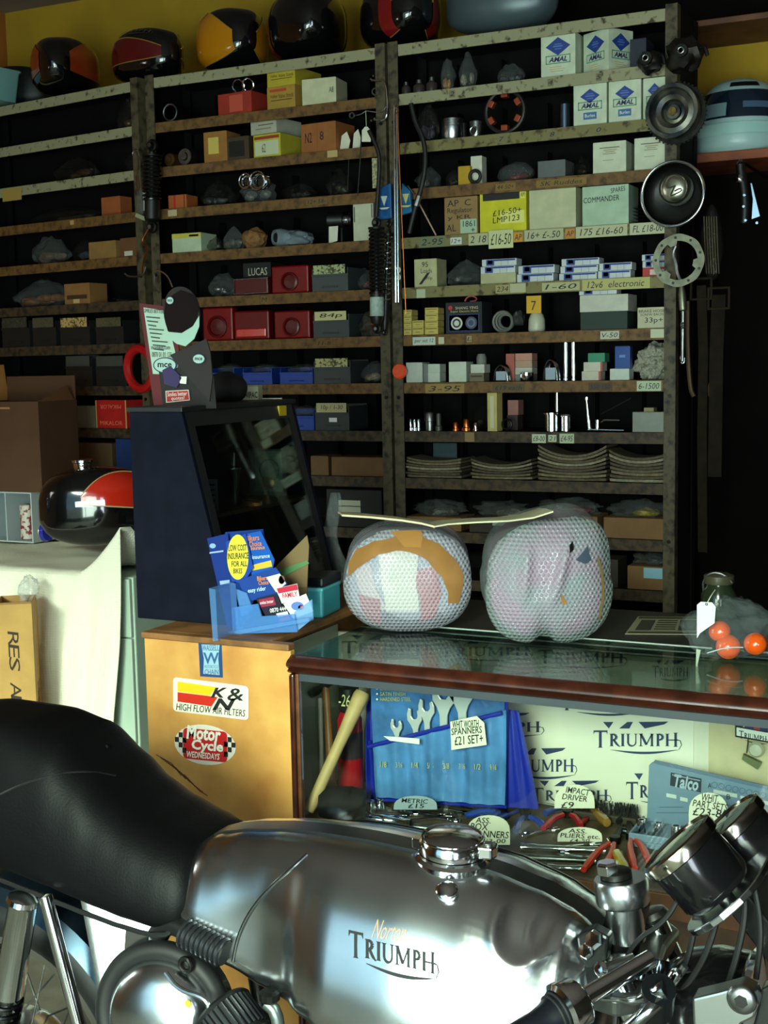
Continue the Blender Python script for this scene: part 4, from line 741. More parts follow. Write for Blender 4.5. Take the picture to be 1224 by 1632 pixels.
t, q = hung('thin_lever', 'long dim lever hanging from the kick lever beside the end post', 'lever', 1098, 630, .01); MB().tube([q(1096, 480), q(1096, 560), q(1100, 620), q(1106, 632)], .007, 8, smooth=2).done('lever', mat((80, 62, 40), .5, .6), t, smooth=True)
# ------------------------------------------------------------------ planks on the back wall, helmet, chrome bracket
def plank(px, py0, py1, Y, x1, label, col):
    Y = .28; p0 = at_y(px, py0, Y); p1 = at_y(px, py1, Y); z0, z1 = min(p0.z, p1.z), max(p0.z, p1.z)
    o = tag(MB().box(p0.x, x1, Y, .598, z0, z1).done('wall_plank', mat(col, .6, var=.4, scale=12), bevel=.003), label, 'shelf'); return z1
zs = plank(1085, 247, 262, .18, 2.6, 'orange brown plank shelf carrying the white helmet', (150, 72, 34))
plank(1085, 36, 46, .18, 2.6, 'higher brown plank shelf above the white helmet', (110, 64, 38))
hz = at_y(1178, 238, .43); t = thing('helmet', 'white open helmet with dark visor on the orange brown plank', 'helmet', (hz.x, .435, zs+.001), .25)
R = .135; rings = []
for k in range(15):
    a = PI*.5*k/14; z = R*1.55*math.sin(a); r = R*math.cos(a)**.62; rings.append([Vector((1.05*r*math.cos(s), 1.15*r*math.sin(s), .055+z*.86)) for s in [2*PI*j/40 for j in range(40)]])
MB().loft([[Vector((v.x*.96, v.y*.96, .0)) for v in rings[0]], [Vector((v.x*1.02, v.y*1.02, .03)) for v in rings[0]]]+rings).done('shell', mat((170, 200, 200), .35), t, smooth=True, angle=80)
def hb(u, v, e=.004):
    a = PI*.5*v; r = R*math.cos(a)**.62+e; s = -PI/2+u; return Vector((1.05*r*math.cos(s), 1.15*r*math.sin(s), .055+R*1.55*.86*math.sin(a)))
def hpatch(name, u0, u1, v0, v1, m, e):
    MB().loft([[hb(u0+(u1-u0)*i/16, v0+(v1-v0)*j/8, e) for i in range(17)] for j in range(9)], False, False).done(name, m, t, smooth=True)
hpatch('visor', -1.5, 1.5, .16, .52, mat((22, 34, 52), .12, coat=.5), .005); hpatch('sticker', -1.0, -.35, .18, .34, mat((130, 160, 165), .4), .008); hpatch('print', .0, .6, .26, .34, mat((70, 95, 120), .4), .008); hpatch('vent', -.35, .5, .58, .68, BLACK, .005)
hpatch('chin_bar', -1.55, 1.55, -.02, .10, mat((165, 205, 200), .3), .012)
t, q = hung('chrome_bracket', 'dark bracket with bright tapered plate hanging under the helmet plank', 'bracket', 1190, 355, .16)
MB().prism([tuple(q(*p).xz) for p in ((1196, 292), (1199, 292), (1212, 345), (1198, 350), (1200, 318))], lambda u, v: (u, -.004, v), lambda u, v: (u, .004, v)).done('plate', CHROME, t, bevel=.001)
MB().tube([q(1180, 262), q(1181, 276), q(1186, 300), q(1188, 330), q(1186, 356)], .014, 10, smooth=2).done('body', BLACK, t, smooth=True); MB().lathe([(0, 0), (.012, 0), (.012, .01), (0, .016)], q(1180, 286)+Vector((0, -.014, 0)), (0, -1, 0)).done('knob', CHROME, t, smooth=True)
for p in ((1188, 312), (1187, 330), (1190, 352), (1208, 356)): MB().lathe([(0, 0), (.006, 0), (.004, .006), (0, .006)], q(*p)+Vector((0, -.012, 0)), (0, -1, 0), 10).done('bolt', CHROME, t, smooth=True)
MB().ring(q(1180, 262), (0, 1, 0), .010, .0025, 16, 6).cyl(q(1180, 256), q(1180, 256)+Vector((0, .44, 0)), .005).done('ring', DARKST, t, smooth=True)
# ------------------------------------------------------------------ fuel tanks along the top shelf
def tank_pt(u, a, L, w, h, e=0):
    """u 0..1 from rear to front, a angle round section (0 = +y side, pi/2 = top)"""
    k = math.sin(PI*min(max(u, .0), 1))**.38 if 0 < u < 1 else 0
    ww = w*.5*k*(.72+.28*math.sin(PI*min(1, u*1.05)))+e; hh = h*.5*(k**.8)*(.8+.2*u)+e
    c, s = math.cos(a), math.sin(a); y = ww*abs(c)**.62*(1 if c > 0 else -1); z = hh*abs(s)**.7*(1 if s > 0 else -1)
    if z < 0: z *= .82; 
    return Vector(((u-.5)*L, y, h*.42+z))
def fuel_tank(label, loc, yaw, L, w, h, m, pm=None, pr=(.30, .92, -.35, .95), cap=True, word=False, stripe=True, side=1, group='painted fuel tanks along the top shelf'):
    t = thing('fuel_tank', label, 'fuel tank', loc, yaw, group); N = 26; n = 40
    MB().loft([[tank_pt(.004+.992*i/N, 2*PI*k/n, L, w, h) for k in range(n)] for i in range(N+1)]).done('tank_shell', m, t, smooth=True, angle=180)
    for sd in (1, -1):
        A = (lambda a: a if sd > 0 else PI-a)
        def pp(u, v, e): return tank_pt(u, A(v), L, w, h, e)
        if pm:
            u0, u1, a0, a1 = pr; I, J = 18, 10
            edge = lambda u: 1-.75*((u-u0)/(u1-u0)-.2)**2
            MB().loft([[pp(u0+(u1-u0)*i/I, a0+(a1-a0)*edge(u0+(u1-u0)*i/I)*j/J, .0022) for j in range(J+1)] for i in range(I+1)], False, False).done('side_panel', pm, t, smooth=True)
            if stripe:
                MB().tube([pp(u0+(u1-u0)*i/I, a0, .0025) for i in range(I+1)], .0018, 5).done('pinstripe', mat((205, 170, 80), .3, .6), t, smooth=True); MB().tube([pp(u0+(u1-u0)*i/I, a0+(a1-a0)*edge(u0+(u1-u0)*i/I), .0025) for i in range(I+1)], .0018, 5).done('pinstripe', mat((205, 170, 80), .3, .6), t, smooth=True)
        if word: mark(t, (0.36 if sd < 0 else .88, .88 if sd < 0 else .36, .62, .98), mat(word, .4), lambda u, v: pp(u, v, .004))
    if cap:
        p = tank_pt(.62, PI/2, L, w, h); MB().lathe([(.026, -.006), (.03, .004), (.03, .016), (.024, .02), (0, .021)], p, (0, 0, 1), 28).done('filler_cap', CHROME, t, smooth=True)
    return t
GB = mat((12, 12, 14), .12, coat=.8); zt = RZ[0]+.0125
def top(px, Y=.17): p = at_y(px, 100, Y); return (p.x, Y, zt)
fuel_tank('black fuel tank with dull orange panel on the dim end of the top shelf', top(104, .2), -1.1, .44, .25, .245, GB, mat((150, 52, 24), .2, coat=.6), cap=False, stripe=False)
fuel_tank('black fuel tank with gold lined dark red panel and faint wordmark', top(236), -.42, .36, .24, .225, GB, mat((88, 16, 18), .2, coat=.6), pr=(.3, .96, -.2, .5), cap=False, word=(66, 60, 56))
fuel_tank('black fuel tank with amber yellow side panel', top(372), -.75, .34, .25, .25, GB, mat((190, 122, 16), .2, coat=.6), pr=(.22, .96, -.85, 1.0), cap=False)
fuel_tank('large glossy black fuel tank with narrow dark red stripe', top(492), -1.0, .42, .27, .27, GB, mat((110, 18, 20), .2, coat=.6), pr=(.44, .58, -1.0, 1.2), cap=False, stripe=False)
fuel_tank('glossy black fuel tank with red edge over the middle post', top(640), -.9, .40, .27, .26, GB, mat((120, 20, 22), .2, coat=.6), pr=(.78, .9, -1.1, 1.2), cap=False, stripe=True)
fuel_tank('grey silver fuel tank cut by the top of the picture', (at_y(800, 30, .17).x, .17, zt+.0), -.3, .42, .26, .30, mat((84, 98, 106), .35, .2), cap=False)
fuel_tank('dark shadowed fuel tank far along the top shelf behind the orange panelled one', (at_y(22, 140, .35).x, .34, zt+.004), .1, .36, .20, .21, mat((20, 30, 32), .5), cap=False)
p = at_y(4, 150, .1); t = thing('storage_tub', 'pale teal plastic tub at the dim end of the top shelf', 'tub', (p.x-.06, .10, zt), -.155); MB().loft([[Vector((x*s, y*s, z)) for x, y in rectp(-.1, .1, -.07, .07, .02)] for z, s in ((0, .85), (.10, 1), (.11, 1.04), (.115, 1.04), (.115, .98), (.02, .84))]).done('body', mat((120, 165, 165), .5), t, smooth=True); MB().tube([(x, y, .113) for x, y in rectp(-.104, .104, -.073, .073, .02)], .004, 6, True).done('rim', mat((130, 172, 172), .5), t, smooth=True)
# ------------------------------------------------------------------ paper price labels on the shelf lips
def lip_label(bay, row, px0, px1, dy0, dy1, col, txt=None, tc=(25, 25, 40), rot=0, name='price_label'):
    """a label stuck on a lip: dy in metres from shelf top, downward negative"""
    u0, _ = bay.hit(px0, 500, -.0022); u1 = u0
    z = RZ[row]
    lo = 0; 
    def solve(px):
        r = ray(px, 600); # find u where the lip at height z projects on column px
        py = 600
        for _ in range(6):
            u, zz = bay.hit(px, py, -.0022); py += (zz-(z-.016))*F/4.0
        return bay.hit(px, py, -.0022)[0]
    u0, u1 = solve(px0), solve(px1)
    sh = [o for o in bpy.data.objects if o.name.split('.')[0] == 'shelf' and o.parent and (o.parent.location-bay.o).length < .01 and abs(o.parent.rotation_euler.z-bay.a) < 1e-4 and abs(min(v.co.z for v in o.data.vertices)-(z-.004)) < 1e-3 and (max(v.co.x for v in o.data.vertices) > 0) == (bay is RB)]
    sh = sh[0] if sh else None
    c = MB().box(u0, u1, -.0032, -.0022, z+dy0, z+dy1).done(name, mat(col, .7), sh)
    if txt: write(sh, txt, (u0+(u1-u0)*.08, u0+(u1-u0)*.92, z+dy0+(dy1-dy0)*.2, z+dy0+(dy1-dy0)*.8), mat(tc, .6), lambda a, b: Vector((a, -.0036, b)), shear=.2, rot=rot)
PL = (178, 178, 140); GN = (185, 190, 160)
lip_label(RB, 4, 668, 710, -.034, 0, (110, 118, 84), '2-95'); lip_label(RB, 4, 718, 736, -.03, -.008, WHITE.name and (205, 208, 195), '12+'); lip_label(RB, 4, 747, 778, -.036, 0, PL, '2 18')
lip_label(RB, 4, 779, 818, -.05, .006, (200, 202, 150), '£16-50'); lip_label(RB, 4, 819, 833, -.034, -.004, (205, 140, 40), 'AP'); lip_label(RB, 4, 836, 898, -.034, 0, PL, '16+ £-.50'); lip_label(RB, 4, 901, 916, -.032, -.004, (190, 130, 50), 'AP'); lip_label(RB, 4, 918, 1000, -.034, 0, (184, 184, 146), '175 £16-60'); lip_label(RB, 4, 1004, 1062, -.034, 0, (188, 188, 156), 'FL £18-00')
lip_label(RB, 3, 790, 822, -.028, -.006, (130, 100, 42), '44 50+'); lip_label(RB, 3, 855, 935, -.028, -.006, (130, 102, 44), 'SK Ruddes')
lip_label(RB, 5, 790, 812, -.03, -.004, (160, 150, 100), '234'); lip_label(RB, 5, 813, 838, -.03, -.002, (180, 178, 140)); lip_label(RB, 5, 864, 924, -.03, -.004, (176, 172, 128), '1-60'); lip_label(RB, 5, 928, 1036, -.033, 0, (182, 176, 112), '12v6  electronic'); lip_label(RB, 5, 664, 678, -.034, -.006, (180, 188, 160))
lip_label(RB, 6, 658, 694, -.032, -.006, (190, 200, 185), 'per set 12'); lip_label(RB, 6, 699, 708, -.03, -.008, (196, 190, 160)); lip_label(RB, 6, 744, 752, -.026, -.006, (150, 130, 100), 'L'); lip_label(RB, 6, 957, 987, -.028, -.004, (186, 186, 165), 'V-50'); lip_label(RB, 6, 1037, 1065, -.028, -.002, (190, 196, 165))
lip_label(RB, 7, 678, 740, -.034, -.004, (150, 122, 66), '3-95'); lip_label(RB, 7, 1015, 1054, -.032, -.002, (176, 190, 160), '6-1500'); lip_label(RB, 7, 785, 836, -.03, -.006, (92, 74, 46), '£19 each'); lip_label(RB, 7, 938, 976, -.03, -.006, (80, 62, 40), '550 150')
lip_label(RB, 8, 848, 870, -.034, -.006, (190, 200, 165), '£8-00'); lip_label(RB, 8, 874, 887, -.03, -.008, (190, 200, 165), '21'); lip_label(RB, 8, 892, 915, -.034, -.004, (180, 190, 158), '£4-95'); lip_label(RB, 8, 741, 756, -.032, -.002, (140, 118, 76))
for r, xs in ((1, ((716, '2'), (793, '3'), (873, '4'), (950, '5'))), (2, ((795, '7'), (876, '8'), (950, '0')))):
    for x, c in xs: lip_label(RB, r, x, x+9, -.028, -.006, (120, 114, 84), c)
lip_label(MBAY, 6, 505, 530, -.028, -.006, (112, 82, 40), '11-8'); lip_label(MBAY, 3, 488, 522, -.026, -.004, (116, 86, 44), '12+ 58-'); lip_label(MBAY, 5, 416, 427, -.03, -.004, (120, 92, 44), 'M'); lip_label(MBAY, 2, 522, 538, -.022, 0, (186, 160, 105)); lip_label(MBAY, 3, 268, 282, -.026, -.004, (190, 170, 130)); lip_label(MBAY, 7, 416, 428, -.03, -.004, (96, 72, 38), 'M')
lip_label(LB, 2, 4, 34, -.05, -.004, (170, 140, 70)); lip_label(LB, 3, 112, 118, -.02, -.004, (190, 150, 90))
# ================================================================== the shop counter
CY = -1.62; CT = .95; BY = -1.245; IZ = .575
WOODR = mat((74, 32, 19), .3, var=.5, scale=18, coat=.3); PLY = mat((226, 172, 92), .6, var=1, var2=(184, 122, 56), scale=7, thr=(.3, .7), bump=.1); LINING = mat((226, 220, 198), .75, var=.06, scale=8)
def plane_q(Y, o=Vector((0, 0, 0))): return lambda px, py: at_y(px, py, Y)-o
def planep(Y, o=Vector((0, 0, 0)), e=.0008): return lambda u, v: at_y(u, -v, Y-e)-o
t = thing('side_cabinet', 'worn plywood cabinet end carrying three stickers under the dark display case', 'cabinet', (.345, CY, 0))
x0, x1 = at_y(229, 1000, CY).x-.345, .185
MB().box(x0, x1, 0, .018, .0, .960).done('front_panel', PLY, t, bevel=.002)
MB().box(x0, x0+.018, .018, .72, 0, .960).box(.078, .096, .018, .72, 0, .955).box(x0, x1, .70, .72, 0, .95).done('carcass', mat((150, 105, 55), .7, var=.3), t)
MB().box(x0-.004, x1-.055, .020, .72, .9602, .974).box(x0-.004, x1-.001, -.006, .02, .960, .974).done('top_board', mat((150, 100, 52), .6, var=.5, scale=12), t, bevel=.003)
pl = planep(CY, Vector((.345, CY, 0)), .0010); pl2 = planep(CY, Vector((.345, CY, 0)), .0016); pl3 = planep(CY, Vector((.345, CY, 0)), .0022)
sc = MB()
for k in range(7): sc.tube([(x0+.02+.012*k, -.0005, .70-.006*k), (x0+.06+.012*k, -.0005, .685-.009*k), (x0+.085+.011*k, -.0005, .66-.006*k)], .0009, 5)
sc.done('scuff_marks', mat((96, 62, 34), .8), t)
def quad(a, b, c, d): return [(x, -y) for x, y in (a, b, c, d)]
# chain sticker
s = patch(t, 'sticker', [quad((316, 1022), (353, 1024), (355, 1080), (319, 1078))], mat((40, 70, 120), .4), pl); patch(s, 'sticker_panel', [[(321, -1027), (350, -1028), (348, -1050), (350, -1076), (324, -1074), (325, -1050)]], mat((150, 185, 205), .4), pl2)
write(s, 'WASSELL', (322, 349, -1037, -1028), mat((50, 80, 130), .4), pl3); write(s, 'W', (324, 349, -1058, -1040), mat((50, 90, 140), .4), pl3, bold=.02); write(s, 'CHAIN', (326, 348, -1075, -1067), mat((50, 80, 130), .4), pl3); write(s, 'MOTORCYCLE', (326, 348, -1065, -1060), mat((90, 130, 160), .4), pl3)
# filter sticker
def rr(x0, y0, x1, y1, sk, r=6): return [(x, -(y+(x-x0)*sk)) for x, y in rectp(x0, x1, y0, y1, r)]
s = patch(t, 'sticker', [rr(276, 1079, 396, 1133, .125)], mat((236, 232, 212), .4), pl)
patch(s, 'yellow_stripe', [quad((283, 1086), (345, 1095), (334, 1109), (283, 1102))], mat((230, 195, 30), .4), pl2); patch(s, 'red_stripe', [quad((283, 1103), (347, 1111), (337, 1126), (283, 1118))], mat((205, 45, 30), .4), pl2)
for tx, r in (('K', (336, 362, -1112, -1096)), ('N', (338, 376, -1132, -1113))): write(s, tx, r, INK, pl3, shear=.35, bold=.035)
write(s, '&', (362, 388, -1117, -1097), INK, pl3, shear=.1, bold=.01); write(s, 'HIGH FLOW AIR FILTERS', (281, 391, -1137, -1126), INK, pl3, rot=-.10)
# race sticker
def skew(P, cx, sk): return [(x, -(y+(x-cx)*sk)) for x, y in P]
s = patch(t, 'sticker', [skew(ell(327, 1187, 49, 32), 327, .10)], mat((235, 228, 215), .4), pl); patch(s, 'red_field', [skew(rectp(292, 362, 1163, 1212, 6), 327, .10)], mat((200, 30, 35), .4), pl2)
ch = MB()
for i in range(4):
    for j in range(6):
        if (i+j) % 2 == 0:
            for sd in (-1, 1):
                x = 327+sd*(45-i*6.0); y = 1187+(j-2.5)*8
                if abs(x-327) > 30 and ((x-327)/46)**2+((y-1187)/28)**2 < 1: ch.flat(skew(rectp(x-3.2, x+3.2, y-4, y+4), 327, .1), pl2)
ch.done('chequers', INK, s, fix=False)
write(s, 'Motor', (298, 352, -1180, -1158), WHITE, pl3, bold=.035, rot=-.09); write(s, 'Cycle', (305, 356, -1201, -1180), WHITE, pl3, bold=.035, rot=-.09); write(s, 'WEDNESDAYS', (297, 350, -1209, -1199), WHITE, pl3, bold=.02, rot=-.09)
# glazed counter
t = thing('glass_counter', 'glazed shop counter with dark red brown moulded rail and tools inside', 'counter', (1.2, CY, 0)); L0, L1 = .530-1.2, .95
prof = [(-.004, .915), (-.012, .918), (-.016, .922), (-.010, .925), (-.014, .928), (-.020, .933), (-.020, .938), (-.014, .944), (-.006, .947), (0, .951), (.008, .951), (.008, .915)]
MB().loft([[Vector((x, y, z)) for y, z in prof] for x in (L0, L1)]).done('top_rail', WOODR, t, smooth=True, angle=50)
MB().box(L0, L0+.012, -.012, .012, 0, .914).done('end_post', WOODR, t, bevel=.004); MB().box(L0+.012, L0+.02, -.006, .01, IZ-.03, .914).done('end_bead', mat((110, 66, 36), .4, var=.4), t, bevel=.002)
MB().box(L0+.02, L1, -.002, .012, .899, .914).done('under_strip', mat((52, 60, 66), .5), t)
MB().box(L0+.021, L1, -.001, .004, IZ, .898).done('front_glass', pane((250, 254, 252), .02, .45), t)
MB().box(L0, L1, .008, CT and BY-CY, .944, .950).done('top_glass', pane((232, 244, 236), .03, .75), t)
MB().box(L0, L1, BY-CY+.0005, .72, .925, .950).done('back_top', mat((48, 46, 44), .45, var=.3), t); MB().box(L0, L1, BY-CY-.003, BY-CY+.001, .9485, .9515).done('glass_edge', mat((190, 205, 195), .3), t)
MB().box(L0+.004, L1, -.012, .36, IZ-.02, IZ).box(L0-.085, L0+.004, .02, .36, IZ-.02, IZ).done('floor_board', mat((104, 84, 60), .6, var=.4, scale=12), t); MB().box(L0, L1, -.016, 0, IZ-.05, IZ-.001).done('sill', mat((118, 74, 38), .5, var=.4, scale=16), t, bevel=.002)
MB().box(L0-.085, L0-.081, .02, .36, IZ, .943).done('end_panel', mat((150, 158, 140), .6), t); MB().box(L0-.085, L1, .362, .375, IZ-.02, .924).done('back_lining', LINING, t)
MB().box(L0, L1, .0, .70, 0, IZ-.051).done('base_carcass', mat((88, 60, 36), .6, var=.3), t, bevel=.003)
LY = CY+.362
sh = MB().box(at_y(1130, 1200, LY).x-1.2, L1, .359, .3615, IZ+.08, .935).done('pinboard', mat((206, 192, 152), .8, var=.1), t)
# lining paper with repeated wordmarks
o = Vector((1.15, LY-.003, IZ)); ps = tag(MB().box(.62-1.15, at_y(1106, 1200, LY).x-1.15, -.0005, .0005, .001, .34).done('printed_paper', mat((232, 227, 208), .75)), 'cream paper repeating a dark blue winged wordmark lining the glass counter', 'paper'); ps.location = o
pl = planep(LY-.0035, o, .0008); LG = mat((36, 52, 92), .6)
for x0, y0, x1, y1 in ((716, 1136, 868, 1176), (893, 1096, 1030, 1141), (946, 1150, 1087, 1202), (803, 1192, 920, 1242), (998, 1232, 1118, 1284), (846, 1244, 975, 1286), (545, 1012, 690, 1048), (700, 1018, 850, 1054), (858, 1024, 1000, 1066), (720, 1072, 868, 1112), (1040, 1052, 1100, 1086), (690, 1200, 800, 1240)):
    mark(ps, (x0, x1, -y1, -y0), LG, lambda u, v: (lambda p_: Vector((p_.x, p_.y, min(max(p_.z, .003), .366))))(pl(u, v)), True)
t = thing('club_badge', 'key ring with red and blue ribbon and white nameplate hanging inside the glass counter', 'key ring', at_y(1195, 1180, LY-.004)); o = t.location.copy(); q = plane_q(LY-.006, o); pl = planep(LY-.006, o, .001)
def qp(poly, d=.002): return lambda b: b
def slab(name, pts, m, par, Y, o, th=.002, zmin=-9):
    P = [tuple((at_y(x, y, Y)-o).xz) for x, y in pts]; P = [(a, max(b_, zmin)) for a, b_ in P]; y0 = Y-o.y
    return MB().prism(P, lambda u, v: (u, y0-th, v), lambda u, v: (u, y0, v)).done(name, m, par)
slab('nameplate', [(1172, 1157), (1224, 1166), (1228, 1184), (1172, 1174)], INK, t, LY-.005, o); slab('plate_face', [(1174, 1159), (1224, 1168), (1228, 1182), (1174, 1172)], WHITE, t, LY-.007, o, .001); mark(t, (1178, 1224, -1181, -1164), INK, planep(LY-.008, o, .001), False, skew=-8)
slab('ribbon', [(1188, 1143), (1224, 1146), (1224, 1166), (1187, 1160)], mat((30, 40, 90), .5), t, LY-.005, o); slab('ribbon_red', [(1200, 1144), (1211, 1145), (1211, 1164), (1202, 1162)], mat((185, 35, 40), .5), t, LY-.0075, o, .001)
MB().lathe([(0, 0), (.012, .003), (.016, .010), (.012, .018), (0, .02)], q(1207, 1192)+Vector((0, -.002, 0)), (0, -1, 0)).done('fob', mat((190, 188, 165), .3), t, smooth=True); slab('clip', [(1186, 1200), (1215, 1214), (1209, 1224), (1184, 1208)], mat((100, 108, 70), .4), t, LY-.012, o, .012)
MB().tube([q(1190, 1155), q(1193, 1180), q(1190, 1200)], .0015, 6, smooth=2).tube([q(1160, 1140), q(1166, 1155), q(1184, 1158)], .0015, 6, smooth=2).done('cord', mat((60, 66, 50), .5), t)
# ------------------------------------------------------------------ tool roll and spanners
TY = -1.43; o = at_y(700, 1288, TY); BLUE = mat((70, 118, 178), .3, var=.35, scale=18, bump=.5, bscale=26); TRIM = mat((22, 38, 150), .4)
t = thing('tool_roll', 'blue vinyl tool roll with a dark blue border hung open behind the counter glass', 'tool roll', o); q = plane_q(TY, o)
def sheet(name, tl, tr, br, bl, m, th, wav=0, n=24, Y=TY, nw=7):
    b = MB(); rs = []
    A, B, C, D = [at_y(*p, Y)-o for p in (tl, tr, br, bl)]
    for i in range(n+1):
        f = i/n; a = A.lerp(B, f); d = D.lerp(C, f); w = wav*math.sin(f*PI*2*nw)*.5+wav*.4*math.sin(f*17); r = []
        for j in range(7): p = a.lerp(d, j/6); p.y -= w*(.4+.6*math.sin(PI*j/6)); p.z = max(p.z, IZ+.003-o.z); r.append(p)
        r += [p+Vector((0, th, 0)) for p in r[::-1]]; rs.append(r)
    return b.loft(rs).done(name, m, t, smooth=True)
sheet('backing', (590, 1078), (808, 1085), (806, 1286), (598, 1272), BLUE, .004); sheet('pocket_panel', (594, 1186), (806, 1132), (804, 1284), (600, 1270), mat((86, 138, 196), .22, var=.3, scale=14, bump=.6, bscale=20), .003, .014, 56, TY-.02)
MB().tube([q(594, 1186)+Vector((0, -.022, 0)), q(806, 1132)+Vector((0, -.022, 0))], .005, 8).tube([q(808, 1085), q(806, 1286), q(598, 1273), q(590, 1180)], .005, 8).done('border', TRIM, t, smooth=True)
sheet('loose_flap', (806, 1130), (826, 1134), (858, 1290), (806, 1286), TRIM, .004, .006, 12, TY+.01, 1); sheet('side_fold', (584, 1128), (598, 1088), (602, 1274), (584, 1278), TRIM, .004, .010, 14, TY+.03, 2)
pl = planep(TY-.0055, o)
for k, s in enumerate(('• WHITWORTH', '• CHROME VANADIUM', '• SATIN FINISH', '• HARDENED STEEL')): write(t, s.replace('• ', ''), (606, (640, 659, 646, 655)[k], -1092-8.5*k, -1086-8.5*k), mat((190, 185, 90), .5), pl)
patch(t, 'bullets', [ell(601, -1089-8.5*k, 1.6, 1.6, 8) for k in range(4)], WHITE, pl)
pl = planep(TY-.030, o)
for k, s in enumerate(('1/8', '3/16', '1/4', '5/16', '3/8', '7/16', '1/2', '9/16')): write(t, s, (606+25*k, 616+25*k, -1223-.6*k, -1214-.6*k), mat((180, 175, 70), .5), pl)
def spanner_mesh(b, p, d, n, L, s, ring=False):
    """flat open ended spanner: head at p, shank along d, face normal n"""
    d = d.normalized(); n = n.normalized(); w = d.cross(n).normalized(); f = lambda z: (lambda u, v: p+w*u+d*v+n*z)
    jaw = [(-.55, .95), (-.95, .35), (-.95, -.35), (-.72, -.95), (-.40, -.78), (-.42, -.1), (-.2, .22), (.2, .22), (.42, -.1), (.40, -.95), (.72, -1.1), (.95, -.35), (.95, .35), (.55, .95), (.34, 1.5), (.30, L/s), (-.30, L/s), (-.34, 1.5)]
    P = [(u*s, v*s) for u, v in jaw]; return b.prism(P, f(-.0028), f(.0028))
for k, (hx, hy, s, bx, by) in enumerate(((632, 1157, .0140, 636, 1230), (661, 1143, .0180, 668, 1230), (680, 1130, .0195, 684, 1230), (707, 1110, .0265, 708, 1230), (735, 1104, .0280, 742, 1230))):
    p = at_y(hx, hy, TY-.012); d = at_y(bx, by, TY-.012)-p; L = .085
    s_ = thing('spanner', 'bright open ended spanner in the blue tool roll, %s' % ['smallest of the five', 'second smallest', 'middle size of the five', 'second largest', 'largest, beside the price card'][k], 'spanner', p, 0, 'spanners in the tool roll'); b = MB(); spanner_mesh(b, Vector((0, 0, 0)), d, Vector((0, -1, 0)), L, s); b.done('head_and_shank', mat((205, 208, 206), .32, .35), s_, bevel=.0012)
q = plane_q(TY-.04); P = [q(612, 1173), q(669, 1177), q(669, 1188), q(620, 1180)]; o = P[0].copy(); t = thing('paper_strip', 'thin white paper strip lying on the tool roll pocket edge', 'paper', o); slab('paper', [(612, 1173), (669, 1177), (669, 1186), (622, 1180)], WHITE, t, TY-.04, o)
# ------------------------------------------------------------------ hand-written cards
def card(label, poly, Y, lines, arch=False, col=(232, 228, 205)):
    xs = [p[0] for p in poly]; ys = [p[1] for p in poly]; o = at_y((min(xs)+max(xs))/2, max(ys), Y); t = thing('price_card', label, 'card', o)
    slab('card', poly, mat(col, .7), t, Y, o, .0015); pl = planep(Y-.0022, o)
    for s, x0, y0, x1, y1, r in lines: write(t, s, (x0, x1, -y1, -y0), INK, pl, shear=.1, rot=r, bold=.008)
    return t
def archp(x0, x1, y0, y1, n=12, k=.6, tilt=0):
    c = (x0+x1)/2; a = (x1-x0)/2; h = (y1-y0)*k; P = [(c+a*math.cos(PI*i/n), y0+h-h*math.sin(PI*i/n)**.8) for i in range(n+1)]
    return [(x1, y1)]+P+[(x0, y1)]
card('cream card with handwritten spanner price pinned on the blue tool roll', [(718, 1150), (760, 1141), (772, 1152), (776, 1187), (720, 1195)], TY-.05, (('WHIT WORTH', 721, 1148, 763, 1160, .05), ('SPANNERS', 719, 1159, 768, 1170, .08), ('£21 SET+', 724, 1172, 770, 1186, .1)))
card('arched card for part sets standing against the grey socket case', archp(1098, 1160, 1263, 1316), -1.45, (('WHIT.', 1118, 1266, 1146, 1278, -.12), ('PART SETS', 1104, 1278, 1160, 1289, -.15), ('£23-80', 1104, 1289, 1160, 1302, -.1)))
card('arched cream card about impact drivers leaning among the back tools', archp(884, 948, 1250, 1288, k=.8), -1.38, (('IMPACT', 902, 1256, 940, 1266, -.15), ('DRIVER', 896, 1267, 936, 1276, -.12), ('£9', 894, 1278, 915, 1288, 0)))
card('arched white card for pliers lying in front of the impact card', archp(889, 960, 1318, 1341, k=.7), -1.53, (('ASS.', 906, 1321, 935, 1328, -.05), ('PLIERS etc.', 893, 1329, 956, 1336, -.05), ('£4-50', 908, 1337, 940, 1342, 0)))
card('arched white card for box spanners directly behind the motorcycle tank', archp(745, 813, 1299, 1346, k=.55), -1.56, (('ASS.', 758, 1303, 782, 1312, -.05), ('BOX', 750, 1312, 778, 1323, -.05), ('SPANNERS', 748, 1324, 811, 1335, -.05), ('£3-00', 770, 1337, 806, 1344, 0)))
card('low arched card at the foot of the tool roll', archp(628, 697, 1268, 1290, k=.8), -1.5, (('METRIC', 640, 1273, 682, 1280, -.05), ('£15', 650, 1281, 676, 1288, 0)), col=(150, 165, 175))
